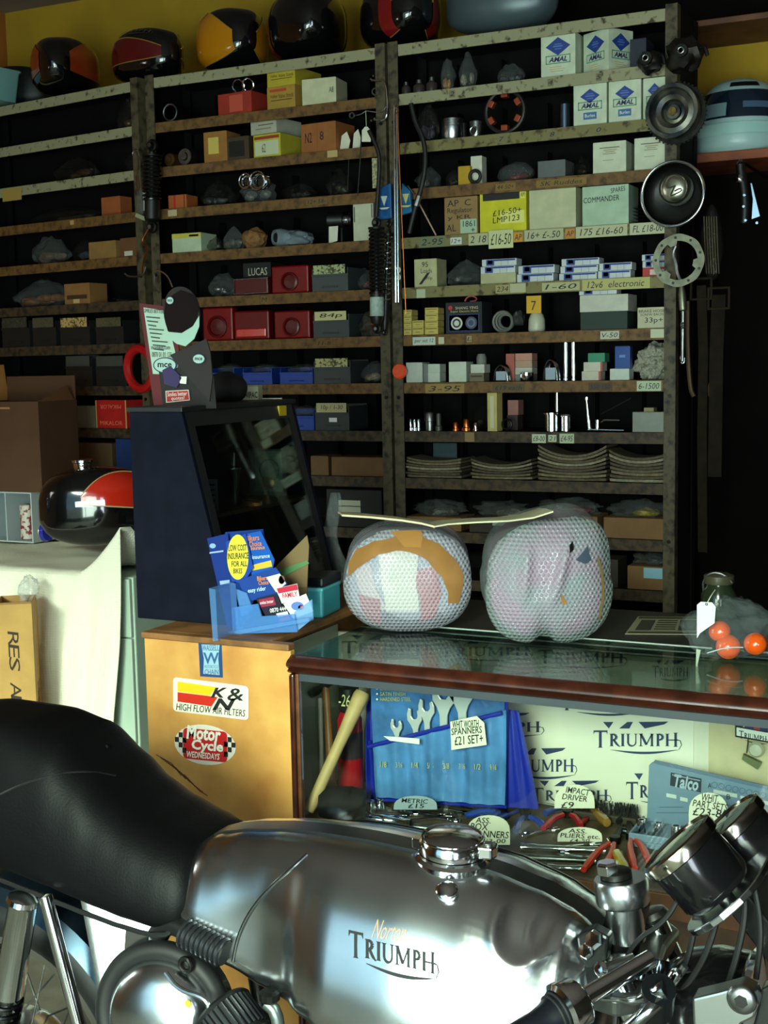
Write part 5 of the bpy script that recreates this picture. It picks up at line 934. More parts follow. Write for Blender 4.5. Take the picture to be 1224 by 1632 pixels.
# ------------------------------------------------------------------ socket set case
GYB = mat((118, 142, 165), .4); o = Vector((1.39, -1.36, IZ+.001)); t = thing('socket_case', 'open grey blue socket case with maker name on its raised lid', 'tool case', o, 0)
A = [at_y(x, y, -1.31) for x, y in ((1042, 1213), (1238, 1256))]; zb = IZ+.012; P = [(1038, 1216), (1044, 1212), (1240, 1258), (1240, 1350), (1034, 1320)]
slab('lid', P, GYB, t, -1.305, o, .018, .001); slab('lid_rim', [(1044, 1211), (1240, 1256), (1240, 1262), (1046, 1217)], mat((96, 118, 140), .4), t, -1.324, o, .003)
pl = planep(-1.3255, o); pm = planep(-1.3262, o); slab('hinge_rim', [(1034, 1308), (1240, 1342), (1240, 1350), (1034, 1318)], mat((96, 118, 140), .4), t, -1.324, o, .003, .013)
patch(t, 'name_block', [quad((1069, 1231), (1118, 1241), (1117, 1263), (1068, 1252))], mat((30, 36, 54), .5), pl); write(t, 'Talco', (1073, 1114, -1258, -1237), mat((170, 190, 205), .5), pm, bold=.03, rot=-.18)
patch(t, 'name_line', [quad((1071, 1234), (1116, 1243.5), (1116, 1245), (1071, 1235.5))], mat((150, 170, 190), .5), pm)
patch(t, 'white_slots', [quad((x, y), (x+w, y+w*.2), (x+w, y+w*.2+6), (x, y+6)) for x, y, w in ((1062, 1264, 16), (1084, 1270, 12), (1137, 1258, 38), (1180, 1268, 12), (1198, 1272, 30), (1205, 1284, 6))], mat((205, 212, 205), .5), pl)
b = MB()
for k in range(8):
    cx, cy = 1139+11*k, 1251+2.4*k; P1 = ell(cx, -cy, 5, 5, 16)
    for i in range(16):
        a, c = P1[i], P1[(i+1) % 16]; b.flat([a, c, (cx+(c[0]-cx)*.82, -cy+(c[1]+cy)*.82), (cx+(a[0]-cx)*.82, -cy+(a[1]+cy)*.82)], pl)
b.done('printed_circles', mat((80, 100, 125), .5), t, fix=False); patch(t, 'diagram_lines', [rectp(1150, 1185, -1284.8, -1283.8), rectp(1150, 1185, -1292, -1291), rectp(1165, 1200, -1300, -1299), rectp(1050, 1090, -1287, -1286), rectp(1046, 1100, -1296, -1295)], mat((80, 100, 125), .5), pl)
for s, x, y in (('A', 1128, 1252), ('B', 1158, 1270), ('C', 1193, 1279)): write(t, s, (x, x+6, -y-4, -y+4), INK, pm)
MB().box(-.20, .20, -.075, .035, 0, .012).box(-.20, .20, -.075, -.07, .012, .028).box(-.2, -.195, -.07, .035, .012, .028).done('base_tray', GYB, t, bevel=.002)
for k in range(10):
    x = -.185+.036*(k % 10); r = .009+.0008*k
    s = thing('socket', 'bright socket in the grey blue case, %s along the row from its hinge corner' % ['first', 'second', 'third', 'fourth', 'fifth', 'sixth', 'seventh', 'eighth', 'ninth', 'tenth'][k], 'socket', o+Vector((x, -.03-.004*(k % 3), .0125)), 0, 'sockets in the grey case'); MB().lathe([(r*.75, 0), (r, .004), (r, .024), (r*.85, .030), (r*.6, .030), (r*.55, .012), (0, .012)], (0, 0, 0), n=16).done('body', CHROME, s, smooth=True)
# ------------------------------------------------------------------ loose tools on the counter's inner floor
def on_floor(px, py, h=.006): return at_z(px, py, IZ+h)
def pliers(label, piv, h1, h2, jaw, col, r=.0068):
    p = on_floor(*piv, .016); t = thing('pliers', label, 'pliers', (p.x, p.y, IZ+.001)); o = t.location
    V = lambda xy, h=.012: at_z(xy[0], xy[1], IZ+h)-o
    c = V(piv, .014); j = V(jaw, .014); d = (j-c)
    for h, name in ((h1, 'handle'), (h2, 'handle')):
        e = V(h, .010); m = c.lerp(e, .45)+Vector((.006 if h == h2 else -.006, 0, .003)); MB().tube([c.lerp(m, .35), m, m.lerp(e, .6), e], [r*.8, r, r*1.1, r*.9], 8, smooth=2).done(name, mat(col, .3), t, smooth=True)
    MB().lathe([(0, -.008), (.011, -.007), (.011, .007), (0, .008)], c, (0, 0, 1), 14).done('pivot', DARKST, t, smooth=True)
    for s in (-1, 1): w = d.cross(Vector((0, 0, 1))).normalized()*s*.0042; MB().cyl(c+w, j+w*.45, .0062, .0025, 8).done('jaw', DARKST, t)
    return t
pliers('orange red handled pliers nearest the sill, handles splayed toward the motorcycle', (980, 1338), (930, 1386), (960, 1390), (990, 1316), (214, 52, 28))
pliers('orange red handled pliers crossing behind the clocks', (1006, 1332), (1012, 1384), (1034, 1372), (1002, 1310), (214, 60, 40))
pliers('red handled cutters behind the arched pliers card', (905, 1296), (866, 1320), (926, 1316), (903, 1282), (170, 30, 40))
pliers('blue handled pliers in the middle of the glass counter', (838, 1300), (822, 1326), (868, 1318), (826, 1280), (24, 62, 160)); pliers('blue handled pliers lying beside the box spanner card', (800, 1292), (742, 1300), (760, 1312), (826, 1284), (26, 66, 160))
pliers('black handled pliers at the back beside the impact card', (1000, 1292), (965, 1300), (985, 1310), (1010, 1286), (24, 24, 26))
def driver(label, a, b, c, col, clearh=False):
    A, B, C_ = on_floor(*a, .016), on_floor(*b, .016), on_floor(*c, .012); t = thing('screwdriver', label, 'screwdriver', (A.x, A.y, IZ+.001)); o = t.location; d = (B-A).length
    MB().lathe([(0, 0), (.009, .002), (.012, d*.2), (.010, d*.6), (.012, d*.85), (.007, d)], A-o, B-A, 10).done('handle', mat(col, .12, coat=.5), t, smooth=True); MB().cyl(B-o, C_-o, .003, n=8).done('blade', CHROME, t)
driver('yellow translucent handled screwdriver between the two orange red pliers', (996, 1388), (982, 1358), (968, 1338), (196, 160, 28)); driver('amber handled screwdriver pointing up toward the impact card', (968, 1312), (945, 1290), (918, 1284), (150, 110, 50))
def tube_tool(label, a, b, r, name='box_spanner', cat='spanner', m=STEEL, group='tubular box spanners'):
    A, B = on_floor(*a, r+.001), on_floor(*b, r+.001); t = thing(name, label, cat, (A.x, A.y, IZ+.001), 0, group); o = t.location; L = (B-A).length
    MB().lathe([(r*.8, 0), (r, 0), (r, L*.16), (r*.8, L*.2), (r*.8, L*.8), (r, L*.84), (r, L), (r*.8, L), (r*.7, L*.9), (0, L*.9)], A-o, B-A, 12, False).done('tube', m, t, smooth=True)
tube_tool('longest bright box spanner behind the pliers card', (830, 1350), (965, 1356), .0085, m=CHROME); tube_tool('dull box spanner parallel to the longest bright one', (830, 1366), (950, 1372), .0075); tube_tool('short box spanner end near the sill below the cards', (872, 1382), (930, 1384), .0065, m=CHROME)
tube_tool('stubby chrome box spanner left of the box spanner card', (612, 1306), (655, 1312), .010, m=CHROME); tube_tool('dark box spanner behind the filler cap', (660, 1318), (742, 1326), .008)
def flat_spanner(label, a, b, s):
    A, B = on_floor(*a, .004), on_floor(*b, .004); t = thing('spanner', label, 'spanner', (A.x, A.y, IZ+.001), 0, 'loose spanners on the counter floor'); o = t.location; m = MB(); spanner_mesh(m, A-o, B-A, Vector((0, 0, 1)), (B-A).length*.86, s); spanner_mesh(m, B-o, A-B, Vector((0, 0, 1)), (B-A).length*.3, s*.85); m.done('body', CHROME, t, bevel=.001)
for l, a, b, s in (('loose spanner nearest the dark mallet head', (566, 1296), (640, 1302), .012), ('loose spanner below the low arched card', (612, 1290), (700, 1300), .013), ('loose spanner crossing behind the tank filler cap', (640, 1310), (720, 1300), .012), ('loose spanner beside the blue pliers', (700, 1288), (780, 1302), .014)): flat_spanner(l, a, b, s)
for k, (x, y, r) in enumerate(((575, 1290, .012), (592, 1297, .010), (606, 1292, .013), (640, 1296, .010), (662, 1290, .011))):
    p = on_floor(x, y, 0); s = thing('socket', 'loose bright socket, %s from the mallet along the back of the counter' % ['nearest', 'second', 'third', 'fourth', 'fifth'][k], 'socket', (p.x, p.y, IZ+.001), 0, 'loose sockets on the counter floor'); MB().lathe([(0, 0), (r, 0), (r, .012), (r*.8, .016), (r*.8, .028), (r*.5, .028), (r*.5, .015), (0, .015)], (0, 0, 0), n=14).done('body', CHROME, s, smooth=True)
DKS = mat((70, 76, 84), .3, .9, var=.4, scale=30)
def tool_bar(label, a, b, r, m, name='ratchet', cat='ratchet'):
    A, B = on_floor(*a, r+.003), on_floor(*b, r+.001); t = thing(name, label, cat, (A.x, A.y, IZ+.001)); o = t.location; L = (B-A).length
    MB().lathe([(0, 0), (r, .001), (r*1.1, L*.3), (r*.6, L*.36), (r*.55, L*.85), (r*.7, L)], A-o, B-A, 10).done('handle', m, t, smooth=True); MB().lathe([(0, -.004), (r*1.5, -.003), (r*1.5, .006), (0, .008)], B-o+Vector((0, 0, .002)), (0, 0, 1), 14).done('head', DKS, t, smooth=True)
for l, a, b, r, m in (('bright ratchet lying right behind the rear of the tank', (585, 1303), (650, 1314), .006, CHROME), ('dark ratchet beyond the box spanner card', (715, 1280), (770, 1290), .007, DKS), ('blue handled bar between tool roll flap and blue pliers', (790, 1306), (842, 1286), .007, mat((26, 60, 150), .3)), ('blue handled bar behind the red handled cutters', (868, 1296), (905, 1284), .007, mat((26, 60, 150), .3)), ('red handled bar leaning below the impact card', (925, 1312), (950, 1294), .006, mat((170, 30, 36), .3)), ('dark bar lying between pliers card and socket case', (985, 1322), (1040, 1334), .007, DKS)): tool_bar(l, a, b, r, m)
for l, a, b, s in (('dull spanner crossing in front of the low arched card', (655, 1296), (725, 1308), .012), ('dull spanner pointing at the dark blue flap', (735, 1296), (800, 1286), .011), ('dull spanner lying before the pliers card', (880, 1352), (950, 1346), .011), ('dull spanner alongside the blue pliers handles', (838, 1330), (884, 1322), .012), ('dull spanner near the yellow handled screwdriver', (898, 1362), (940, 1368), .010)): flat_spanner(l, a, b, s)
p = on_floor(960, 1296, 0); t = thing('wire_brush', 'dark bristled brush lying under the impact card', 'brush', (p.x+.02, -1.31, IZ+.001)); MB().box(-.07, .07, -.015, .015, 0, .018).done('back', mat((56, 44, 32), .7), t, bevel=.004); b = MB(); rnd = random.Random(4)
for k in range(160): x, y = rnd.uniform(-.068, .068), rnd.uniform(-.013, .013); b.cyl((x, y, .016), (x+rnd.uniform(-.004, .004), y, .04), .0011, n=4)
b.done('bristles', BLACK, t)['kind'] = 'stuff'
# ------------------------------------------------------------------ hammers and bottle behind the glass
WOODP = mat((205, 170, 112), .55, var=.2, scale=14); WOODM = mat((160, 108, 62), .4, var=.3, scale=14)
a, b_ = at_y(492, 1294, -1.575), at_y(578, 1103, -1.44); t = thing('mallet', 'dark headed mallet with a pale wooden handle leaning diagonally in the counter', 'mallet', (a.x, a.y, IZ+.001)); o = t.location; L = (b_-a).length; a = a-o; b_ = b_-o; a.z = max(a.z, .02)
MB().lathe([(0, 0), (.010, .001), (.0125, .02), (.0125, L*.55), (.0165, L*.85), (.0175, L*.97), (.015, L), (0, L)], a, b_-a, 18).done('handle', WOODP, t, smooth=True)
hc = at_y(546, 1284, -1.53)-o; hc.z = .04; MB().lathe([(0, -.05), (.03, -.048), (.036, -.02), (.036, .02), (.03, .048), (0, .05)], hc, (.9, .3, .0), 20).done('head', mat((12, 11, 11), .7, spec=.2), t, smooth=True)
a, b_ = at_y(531, 1262, -1.465), at_y(519, 1090, -1.42); t = thing('hammer', 'small steel hammer standing handle down against the counter end', 'hammer', (a.x, a.y, IZ+.001)); o = t.location; a = a-o; a.z = .002; b_ = b_-o; L = (b_-a).length
MB().lathe([(0, 0), (.009, .002), (.011, L*.3), (.008, L*.7), (.009, L), (0, L)], a, b_-a, 14).done('handle', WOODM, t, smooth=True); MB().lathe([(0, -.045), (.010, -.043), (.011, -.025), (.008, -.012), (.010, .0), (.006, .03), (.003, .036), (0, .036)], b_+Vector((-.004, 0, -.006)), (.75, -.1, .45), 14).done('head', STEEL, t, smooth=True)
a, b_ = at_y(513, 1250, -1.46), at_y(510, 1112, -1.44); t = thing('chisel_bar', 'pale slim bar standing left of the small hammer', 'bar', (a.x, a.y, IZ+.001)); o = t.location; a = a-o; a.z = .002; MB().cyl(a, b_-o, .005, n=8).done('bar', mat((190, 180, 165), .4), t)
p = at_y(558, 1262, -1.425); t = thing('spray_bottle', 'red bottle with a black cap and silver print behind the crossed wooden handles', 'bottle', (p.x, -1.42, IZ+.001)); z1 = at_y(552, 1092, -1.42).z-IZ
MB().lathe([(0, 0), (.026, 0), (.028, .006), (.028, z1*.72), (.018, z1*.8), (0, z1*.8)]).done('body', mat((150, 18, 26), .25, coat=.4), t, smooth=True); MB().lathe([(.020, z1*.78), (.022, z1*.8), (.022, z1*.98), (0, z1)]).done('cap', BLACK, t, smooth=True); MB().lathe([(.0285, z1*.4), (.0285, z1*.62)], cap=False).done('label_band', mat((70, 60, 64), .3, .5), t, smooth=True); write(t, '-26', (-.014, .014, z1*.84, z1*.94), mat((190, 190, 120), .5), lambda u, v: Vector((u, -.0228, v)), shear=.2)
# ================================================================== on top of the counter
RZC = .45
def ctop(px, py, z=CT): return at_z(px, py, z)
WR = {}
def wrapmat(tint=(205, 215, 218), fac=.62):
    m = bpy.data.materials.new('bubble_film'); m.use_nodes = True; N = m.node_tree.nodes; L = m.node_tree.links; b = N['Principled BSDF']
    b.inputs['Base Color'].default_value = lin(tint)+(1,); b.inputs['Roughness'].default_value = .14; b.inputs['Specular IOR Level'].default_value = .8
    uv = N.new('ShaderNodeTexCoord'); last = None
    for off in ((0, 0, 0), (.5, .5, 0)):
        mp = N.new('ShaderNodeMapping'); mp.inputs['Scale'].default_value = (105, 61, 1); mp.inputs['Location'].default_value = off; L.new(uv.outputs['UV'], mp.inputs[0])
        fr = N.new('ShaderNodeVectorMath'); fr.operation = 'FRACTION'; L.new(mp.outputs[0], fr.inputs[0])
        sb = N.new('ShaderNodeVectorMath'); sb.operation = 'SUBTRACT'; sb.inputs[1].default_value = (.5, .5, 0); L.new(fr.outputs[0], sb.inputs[0])
        ml = N.new('ShaderNodeVectorMath'); ml.operation = 'MULTIPLY'; ml.inputs[1].default_value = (1, 1.72, 0); L.new(sb.outputs[0], ml.inputs[0])
        ln = N.new('ShaderNodeVectorMath'); ln.operation = 'LENGTH'; L.new(ml.outputs[0], ln.inputs[0])
        if last is None: last = ln.outputs['Value']
        else:
            mn = N.new('ShaderNodeMath'); mn.operation = 'MINIMUM'; L.new(last, mn.inputs[0]); L.new(ln.outputs['Value'], mn.inputs[1]); last = mn.outputs[0]
    mr = N.new('ShaderNodeMapRange'); mr.inputs[1].default_value = 0; mr.inputs[2].default_value = .46; mr.inputs[3].default_value = 1; mr.inputs[4].default_value = 0; mr.interpolation_type = 'SMOOTHSTEP'; L.new(last, mr.inputs[0])
    ns = N.new('ShaderNodeTexNoise'); ns.inputs['Scale'].default_value = 22; tc = N.new('ShaderNodeTexCoord'); L.new(tc.outputs['Object'], ns.inputs['Vector'])
    ad = N.new('ShaderNodeMath'); ad.operation = 'MULTIPLY_ADD'; ad.inputs[1].default_value = 1.6; L.new(ns.outputs['Fac'], ad.inputs[0]); L.new(mr.outputs[0], ad.inputs[2])
    bp = N.new('ShaderNodeBump'); bp.inputs['Strength'].default_value = 1.0; bp.inputs['Distance'].default_value = .003; L.new(ad.outputs[0], bp.inputs['Height']); L.new(bp.outputs[0], b.inputs['Normal'])
    tr = N.new('ShaderNodeBsdfTransparent'); mx = N.new('ShaderNodeMixShader'); mx.inputs[0].default_value = fac; L.new(tr.outputs[0], mx.inputs[1]); L.new(b.outputs[0], mx.inputs[2]); L.new(mx.outputs[0], N['Material Output'].inputs[0]); return m
def wrapped(label, pxl, pxr, pyt, pyb, depth, shape, mt, mw, fac):
    cx = (pxl+pxr)/2; base = ctop(cx, pyb); p = base+Vector((-math.sin(RZC), math.cos(RZC), 0))*(.02); t = thing('wrapped_fuel_tank', label, 'fuel tank', (p.x, p.y, CT+.0015), RZC)
    dist = (p-CAM).dot(fwd); w = (pxr-pxl)/F*dist*.5; h = (pyb-pyt)/F*dist*.98
    def S_(a, v, e=0): return shape(a, v, w, h, depth, e)
    nu, nv = 120, 44
    def grid(e, name, m, uv=False, a0=0, a1=2*PI, v0=0, v1=1, nu=nu, nv=nv, closed=True):
        b = MB(); n = nu if closed else nu+1
        rs = [[S_(a0+(a1-a0)*k/nu, v0+(v1-v0)*(j/nv)**2.3, e) for k in range(n)] for j in range(nv+1)]
        b.loft(rs, closed, closed); o = b.done(name, m, t, smooth=True, angle=180, fix=closed)
        if uv:
            me = o.data; L = me.uv_layers.new(name='UVMap'); R = w*6.0
            vv = [0]*(nv+1)
            for j in range(1, nv+1): vv[j] = vv[j-1]+(rs[j][n//4]-rs[j-1][n//4]).length+.5*abs((rs[j][n//4]-rs[0][n//4]).length-(rs[j-1][n//4]-rs[0][n//4]).length)*0
            for poly in me.polygons:
                ks = [(me.loops[li].vertex_index % n) for li in poly.loop_indices]; wrapk = max(ks)-min(ks) > n/2
                for li, k in zip(poly.loop_indices, ks):
                    j = me.loops[li].vertex_index//n; c = me.vertices[me.loops[li].vertex_index].co
                    L.data[li].uv = (c.x, c.z) if v_front(c) else (((k if not (wrapk and k == 0) else n)/n)*R, c.y)
        return o
    def v_front(c): return c.y < depth*.16
    grid(-.012, 'tank_shell', mt)
    grid(0, 'bubble_wrap', mw, True)
    return t, grid, S_, w, h
def shape_a(a, v, w, h, D, e):
    y = D*(v**1.5); k = min(1, (v/.30))**.42 if v < .30 else (1-max(0, (v-.8)/.2)**2*.5)
    if v == 0: k = .02
    c, s = math.cos(a), math.sin(a); x = (w+e)*k*abs(c)**.78*(1 if c > 0 else -1); z = (h*.5+e)*k*abs(s)**.80*(1 if s > 0 else -1); zc = h*.5
    q = noise.noise(Vector((x*9+3, y*9, z*9)))*.010
    if zc+z < .012: z = max(z, .0-zc)
    y -= e*(1-v)**5
    return Vector((x+q*.6, y+q*.5*(1 if v > .05 else .3), max(.001, zc+z+q*.4*(z > 0))))
def shape_b(a, v, w, h, D, e):
    y = D*(v**1.4); k = min(1, (v/.26))**.40 if v < .26 else (1-max(0, (v-.8)/.2)**2*.4)
    if v == 0: k = .02
    c, s = math.cos(a), math.sin(a); taper = .86+.22*max(-.3, s)*(.5+.5*v)
    x = (w*.92+e)*k*abs(c)**.70*(1 if c > 0 else -1)*(1.0 if s < 0 else .96); z = (h*.5+e)*k*abs(s)**.72*(1 if s > 0 else -1); zc = h*.5
    if s < 0: z += h*.08*math.exp(-((x+w*.05)/(w*.13))**2)*k
    if s > 0: x += w*.10*s*k; z -= h*.10*(1-x/w)*.5*s*k
    x += w*.05*v
    zz = (zc+z)/h
    if v < .5: y -= .010*math.exp(-((x/w+.34+.08*(.6-zz))/.07)**2)*(.3 < zz < .85)*math.sin(PI*min(1, max(0, (zz-.3)/.55)))+.012*math.exp(-((x/w-.15-.5*(zz-.55))/.08)**2)*math.sin(PI*min(1, max(0, (zz-.28)/.6)))
    q = noise.noise(Vector((x*8+13, y*8, z*8)))*.014
    y -= e*(1-v)**5
    return Vector((x+q*.5, y+q*.4, max(.001, zc+z+q*.4*(z > 0))))
t, grid, S_, w, h = wrapped('bubble wrapped fuel tank with red patches and brown tape on the glass counter', 549, 757, 845, 1018, .30, shape_a, mat((150, 152, 172), .3), wrapmat((200, 200, 212), .45), .4)
def front_patch(name, f, poly_a, poly_b, m, e):   # strip between two curves in front-view coordinates (fractions of width, height)
    n = len(poly_a); b = MB()
    def P(u, v):
        # find the shell point whose front view is (u*w, v*h)
        x = u*w; z = v*h; zc = h*.5; best = None
        r = math.hypot(x/w, (z-zc)/(h*.5)); a = math.atan2((z-zc)/(h*.5), x/w); lo, hi = 0.0, .5
        for _ in range(24):
            md = (lo+hi)/2; q = f(a, md, e); rr = math.hypot(q.x/w, (q.z-zc)/(h*.5))
            if rr < r: lo = md
            else: hi = md
        return f(a, lo, e)
    rs = []
    for i in range(n):
        (a, c), (d, g) = poly_a[i], poly_b[i]; rs.append([P(a+(d-a)*j/8, c+(g-c)*j/8) for j in range(9)])
    return b.loft(rs, False, False).done(name, m, t, smooth=True)
def lerpc(pts, n=16):
    out = []
    for i in range(n+1):
        f = i/n*(len(pts)-1); k = min(int(f), len(pts)-2); g = f-k; out.append((pts[k][0]*(1-g)+pts[k+1][0]*g, pts[k][1]*(1-g)+pts[k+1][1]*g))
    return out
front_patch('red_panel', S_, lerpc([(.10, .62), (.14, .35), (.12, .1)]), lerpc([(.42, .66), (.52, .4), (.36, .14)]), mat((165, 10, 38), .3), -.006)
front_patch('red_panel', S_, lerpc([(-.80, .42), (-.76, .25), (-.55, .08)]), lerpc([(-.46, .36), (-.42, .2), (-.36, .06)]), mat((155, 10, 42), .3), -.006)
front_patch('white_panel', S_, lerpc([(-.46, .80), (-.42, .5), (-.34, .22)]), lerpc([(.10, .84), (.12, .5), (.10, .22)]), mat((226, 222, 208), .6), -.005)
front_patch('dark_band', S_, lerpc([(-.5, .26), (0, .12), (.5, .2)]), lerpc([(-.55, .10), (0, .03), (.5, .08)]), mat((60, 62, 92), .4), -.009)
front_patch('light_band', S_, lerpc([(-.86, .62), (-.7, .34), (-.5, .18)]), lerpc([(-.62, .66), (-.48, .42), (-.34, .25)]), mat((205, 185, 190), .4), -.009)
TAPE = mat((158, 112, 62), .25, coat=.3, var=.15, scale=20)
front_patch('packing_tape', S_, lerpc([(-.95, .64), (-.84, .78), (-.5, .90), (.07, .95), (.45, .87), (.74, .70), (.86, .54), (.80, .31)], 36), lerpc([(-.93, .53), (-.66, .68), (-.45, .78), (-.1, .82), (.26, .73), (.50, .55), (.62, .42), (.62, .31)], 36), TAPE, .002)
front_patch('packing_tape', S_, lerpc([(-.18, .98), (-.1, .93), (-.02, .84)]), lerpc([(.14, .985), (.16, .93), (.14, .84)]), mat((168, 120, 66), .25, coat=.3), .003)
t, grid, S_, w, h = wrapped('larger bubble wrapped fuel tank with a dark torn hole, two lobes at its base', 768, 992, 818, 1040, .36, shape_b, mat((120, 132, 142), .5, var=.45, scale=9, var2=(176, 104, 156)), wrapmat((166, 180, 180), .46), .62)
front_patch('torn_hole', S_, lerpc([(.17, .79), (.22, .82)]), lerpc([(.20, .73), (.27, .755)]), BLACK, .0025)
front_patch('torn_flap', S_, lerpc([(.36, .66), (.54, .76)]), lerpc([(.52, .60), (.62, .62)]), mat((66, 76, 92), .15, coat=.5), .0025)
front_patch('packing_tape', S_, lerpc([(.14, .42), (.20, .40)]), lerpc([(.16, .33), (.24, .34)]), TAPE, .0025)
front_patch('packing_tape', S_, lerpc([(.70, .62), (.78, .40), (.74, .2)]), lerpc([(.745, .62), (.83, .4), (.78, .2)]), mat((132, 112, 70), .25, coat=.3), .002)

# open magazine lying across both wrapped tanks
MY = -1.41; pts = [(545, 823), (590, 826), (640, 831), (672, 836), (692, 841), (715, 837), (760, 834), (810, 832), (850, 827), (882, 817)]
o = at_y(692, 841, MY); t = thing('magazine', 'open magazine lying across the tops of both bubble wrapped tanks', 'magazine', o); bk = Vector((-.10, .16, -.012))*.7
def page(name, P, th, m, dz):
    b = MB(); rs = []
    for p in P:
        a = at_y(*p, MY)-o+Vector((0, 0, dz)); rs.append([a, a+bk*.5+Vector((0, 0, .002)), a+bk, a+bk+Vector((0, 0, th)), a+bk*.5+Vector((0, 0, th+.002)), a+Vector((0, 0, th))])
    return b.loft(rs).done(name, m, t, smooth=True)
page('left_pages', pts[:5], .0042, mat((220, 205, 170), .5, var=.12), 0); page('right_pages', pts[4:], .0032, mat((206, 200, 165), .5, var=.25, scale=14), .0003)
MB().cyl(at_y(692, 842, MY)-o, at_y(692, 842, MY)-o+bk, .0018, n=6).done('spine', mat((90, 70, 60), .6), t)
# leaflet sheet on the dark back top
P = [ctop(x, y, CT+.0012) for x, y in ((1017, 983), (1116, 984), (1114, 1012), (996, 1011))]; o = P[3].copy(); t = thing('order_form', 'printed form lying flat on the dark back of the counter', 'paper', o)
MB().prism([(p.x-o.x, p.y-o.y) for p in P], lambda u, v: (u, v, .0), lambda u, v: (u, v, .001)).done('sheet', mat((150, 148, 118), .6), t)
def fl(u, v): a = P[3].lerp(P[2], u); b = P[0].lerp(P[1], u); r = a.lerp(b, v)-o; r.z = .0016; return r
patch(t, 'print', [rectp(.03, .97, .86, .96), rectp(.03, .97, .04, .12), rectp(.1, .32, .2, .78), rectp(.7, .95, .2, .8)]+[rectp(.36, .66, .24+.12*k, .30+.12*k) for k in range(5)], mat((62, 60, 50), .6), fl)
# bag of orange lamps, tagged
b0 = ctop(1165, 1062); t = thing('lamp_bag', 'clear bag holding orange indicator lamps on the counter by the picture edge', 'bag', (b0.x-.015, b0.y+.075, CT+.0015), RZC); BO = t.location.copy()
MB().blob((0, 0, .055), (.094, .080, .064), 81, .22, 1.8, 4, True, .25).done('film', clear((170, 185, 185), .10, .06, bump=.8, scale=28), t, smooth=True, angle=180)
MB().tube([(-.06, -.05, .02), (-.02, -.06, .034), (.03, -.058, .03), (.06, -.04, .035)], .0012, 5, smooth=2).done('film_crease', mat((200, 210, 215), .1, coat=.5), t, smooth=True)
for k, (px, py, r) in enumerate(((1146, 1006, .0215), (1160, 1034, .0245), (1203, 1026, .022))):
    p = BO+Vector((0, -.02, 0)); c = at_y(px, py, p.y-.012*k); s = thing('indicator_lamp', 'round orange indicator lamp in the clear bag, %s' % ['upper one beside the white tag', 'lowest and brightest one', 'one nearest the picture edge'][k], 'lamp', (c.x, c.y, max(c.z-r, CT+.004)), 0, 'orange indicator lamps'); s.rotation_euler = (0, 0, .45)
    MB().lathe([(0, -.03), (r*.5, -.028), (r*.9, -.012), (r, 0), (r, .006), (r*.85, .016), (r*.5, .024), (0, .027)], (0, 0, r), (.1, -1, .15), 28).done('lens', mat((225, 84, 16), .12, coat=.6), s, smooth=True); MB().lathe([(0, -.05), (r*.7, -.045), (r*1.02, -.012), (r*1.02, -.002)], (0, 0, r), (.1, -1, .15), 28, False).done('shell', BLACK, s, smooth=True)
Y = BO.y-.088; o = at_y(1122, 1010, Y); t = thing('price_tag', 'large white paper tag with a punched hole in front of the orange lamps', 'tag', o); slab('card', [(1111, 1017), (1116, 1009), (1139, 993), (1141, 967), (1135, 960), (1117, 959), (1111, 964)], mat((206, 214, 205), .6), t, Y, o, .001); MB().ring(at_y(1126, 963, Y-.002)-o, (0, 1, 0), .002, .0008, 12, 5).done('hole', INK, t); MB().tube([at_y(1126, 963, Y-.002)-o, at_y(1133, 950, Y)-o, at_y(1140, 940, Y+.03)-o], .0008, 5, smooth=2).done('string', PAPER, t); slab('tail', [(1110, 1034), (1117, 1036), (1112, 1060), (1118, 1082), (1109, 1066)], mat((150, 165, 140), .5), t, Y-.01, o, .001)
c = ctop(1152, 1000); t = thing('glass_jar', 'dark green jar with a wire clip standing behind the tagged bag', 'jar', (c.x-.03, c.y+.10, CT+.0015)); MB().lathe([(0, 0), (.036, 0), (.040, .006), (.040, .055), (.030, .072), (.028, .082), (.0, .082)]).done('body', mat((38, 48, 32), .15, coat=.3), t, smooth=True); MB().lathe([(.033, .080), (.034, .084), (.034, .098), (.02, .104), (0, .104)]).done('lid', mat((70, 66, 48), .4), t, smooth=True); MB().tube([(-.032, -.012, .06), (-.034, -.014, .085), (-.015, -.02, .108), (.015, -.02, .106), (.033, -.014, .085)], .0026, 6, smooth=2).done('wire_clip', STEEL, t, smooth=True)
c = ctop(1232, 1052); t = thing('pump_bottle', 'dark bottle with white collars cut by the picture edge', 'bottle', (c.x+.045, c.y-.02, CT+.0015)); MB().lathe([(0, 0), (.026, 0), (.026, .09), (.02, .1), (.02, .125), (0, .125)]).done('body', mat((44, 46, 58), .3), t, smooth=True); MB().lathe([(.0265, .088), (.028, .09), (.028, .098), (.02, .102)], cap=False).done('collar', WHITE, t, smooth=True); MB().lathe([(.021, .12), (.030, .125), (.028, .140), (0, .146)]).done('cap', mat((180, 185, 190), .4), t, smooth=True)
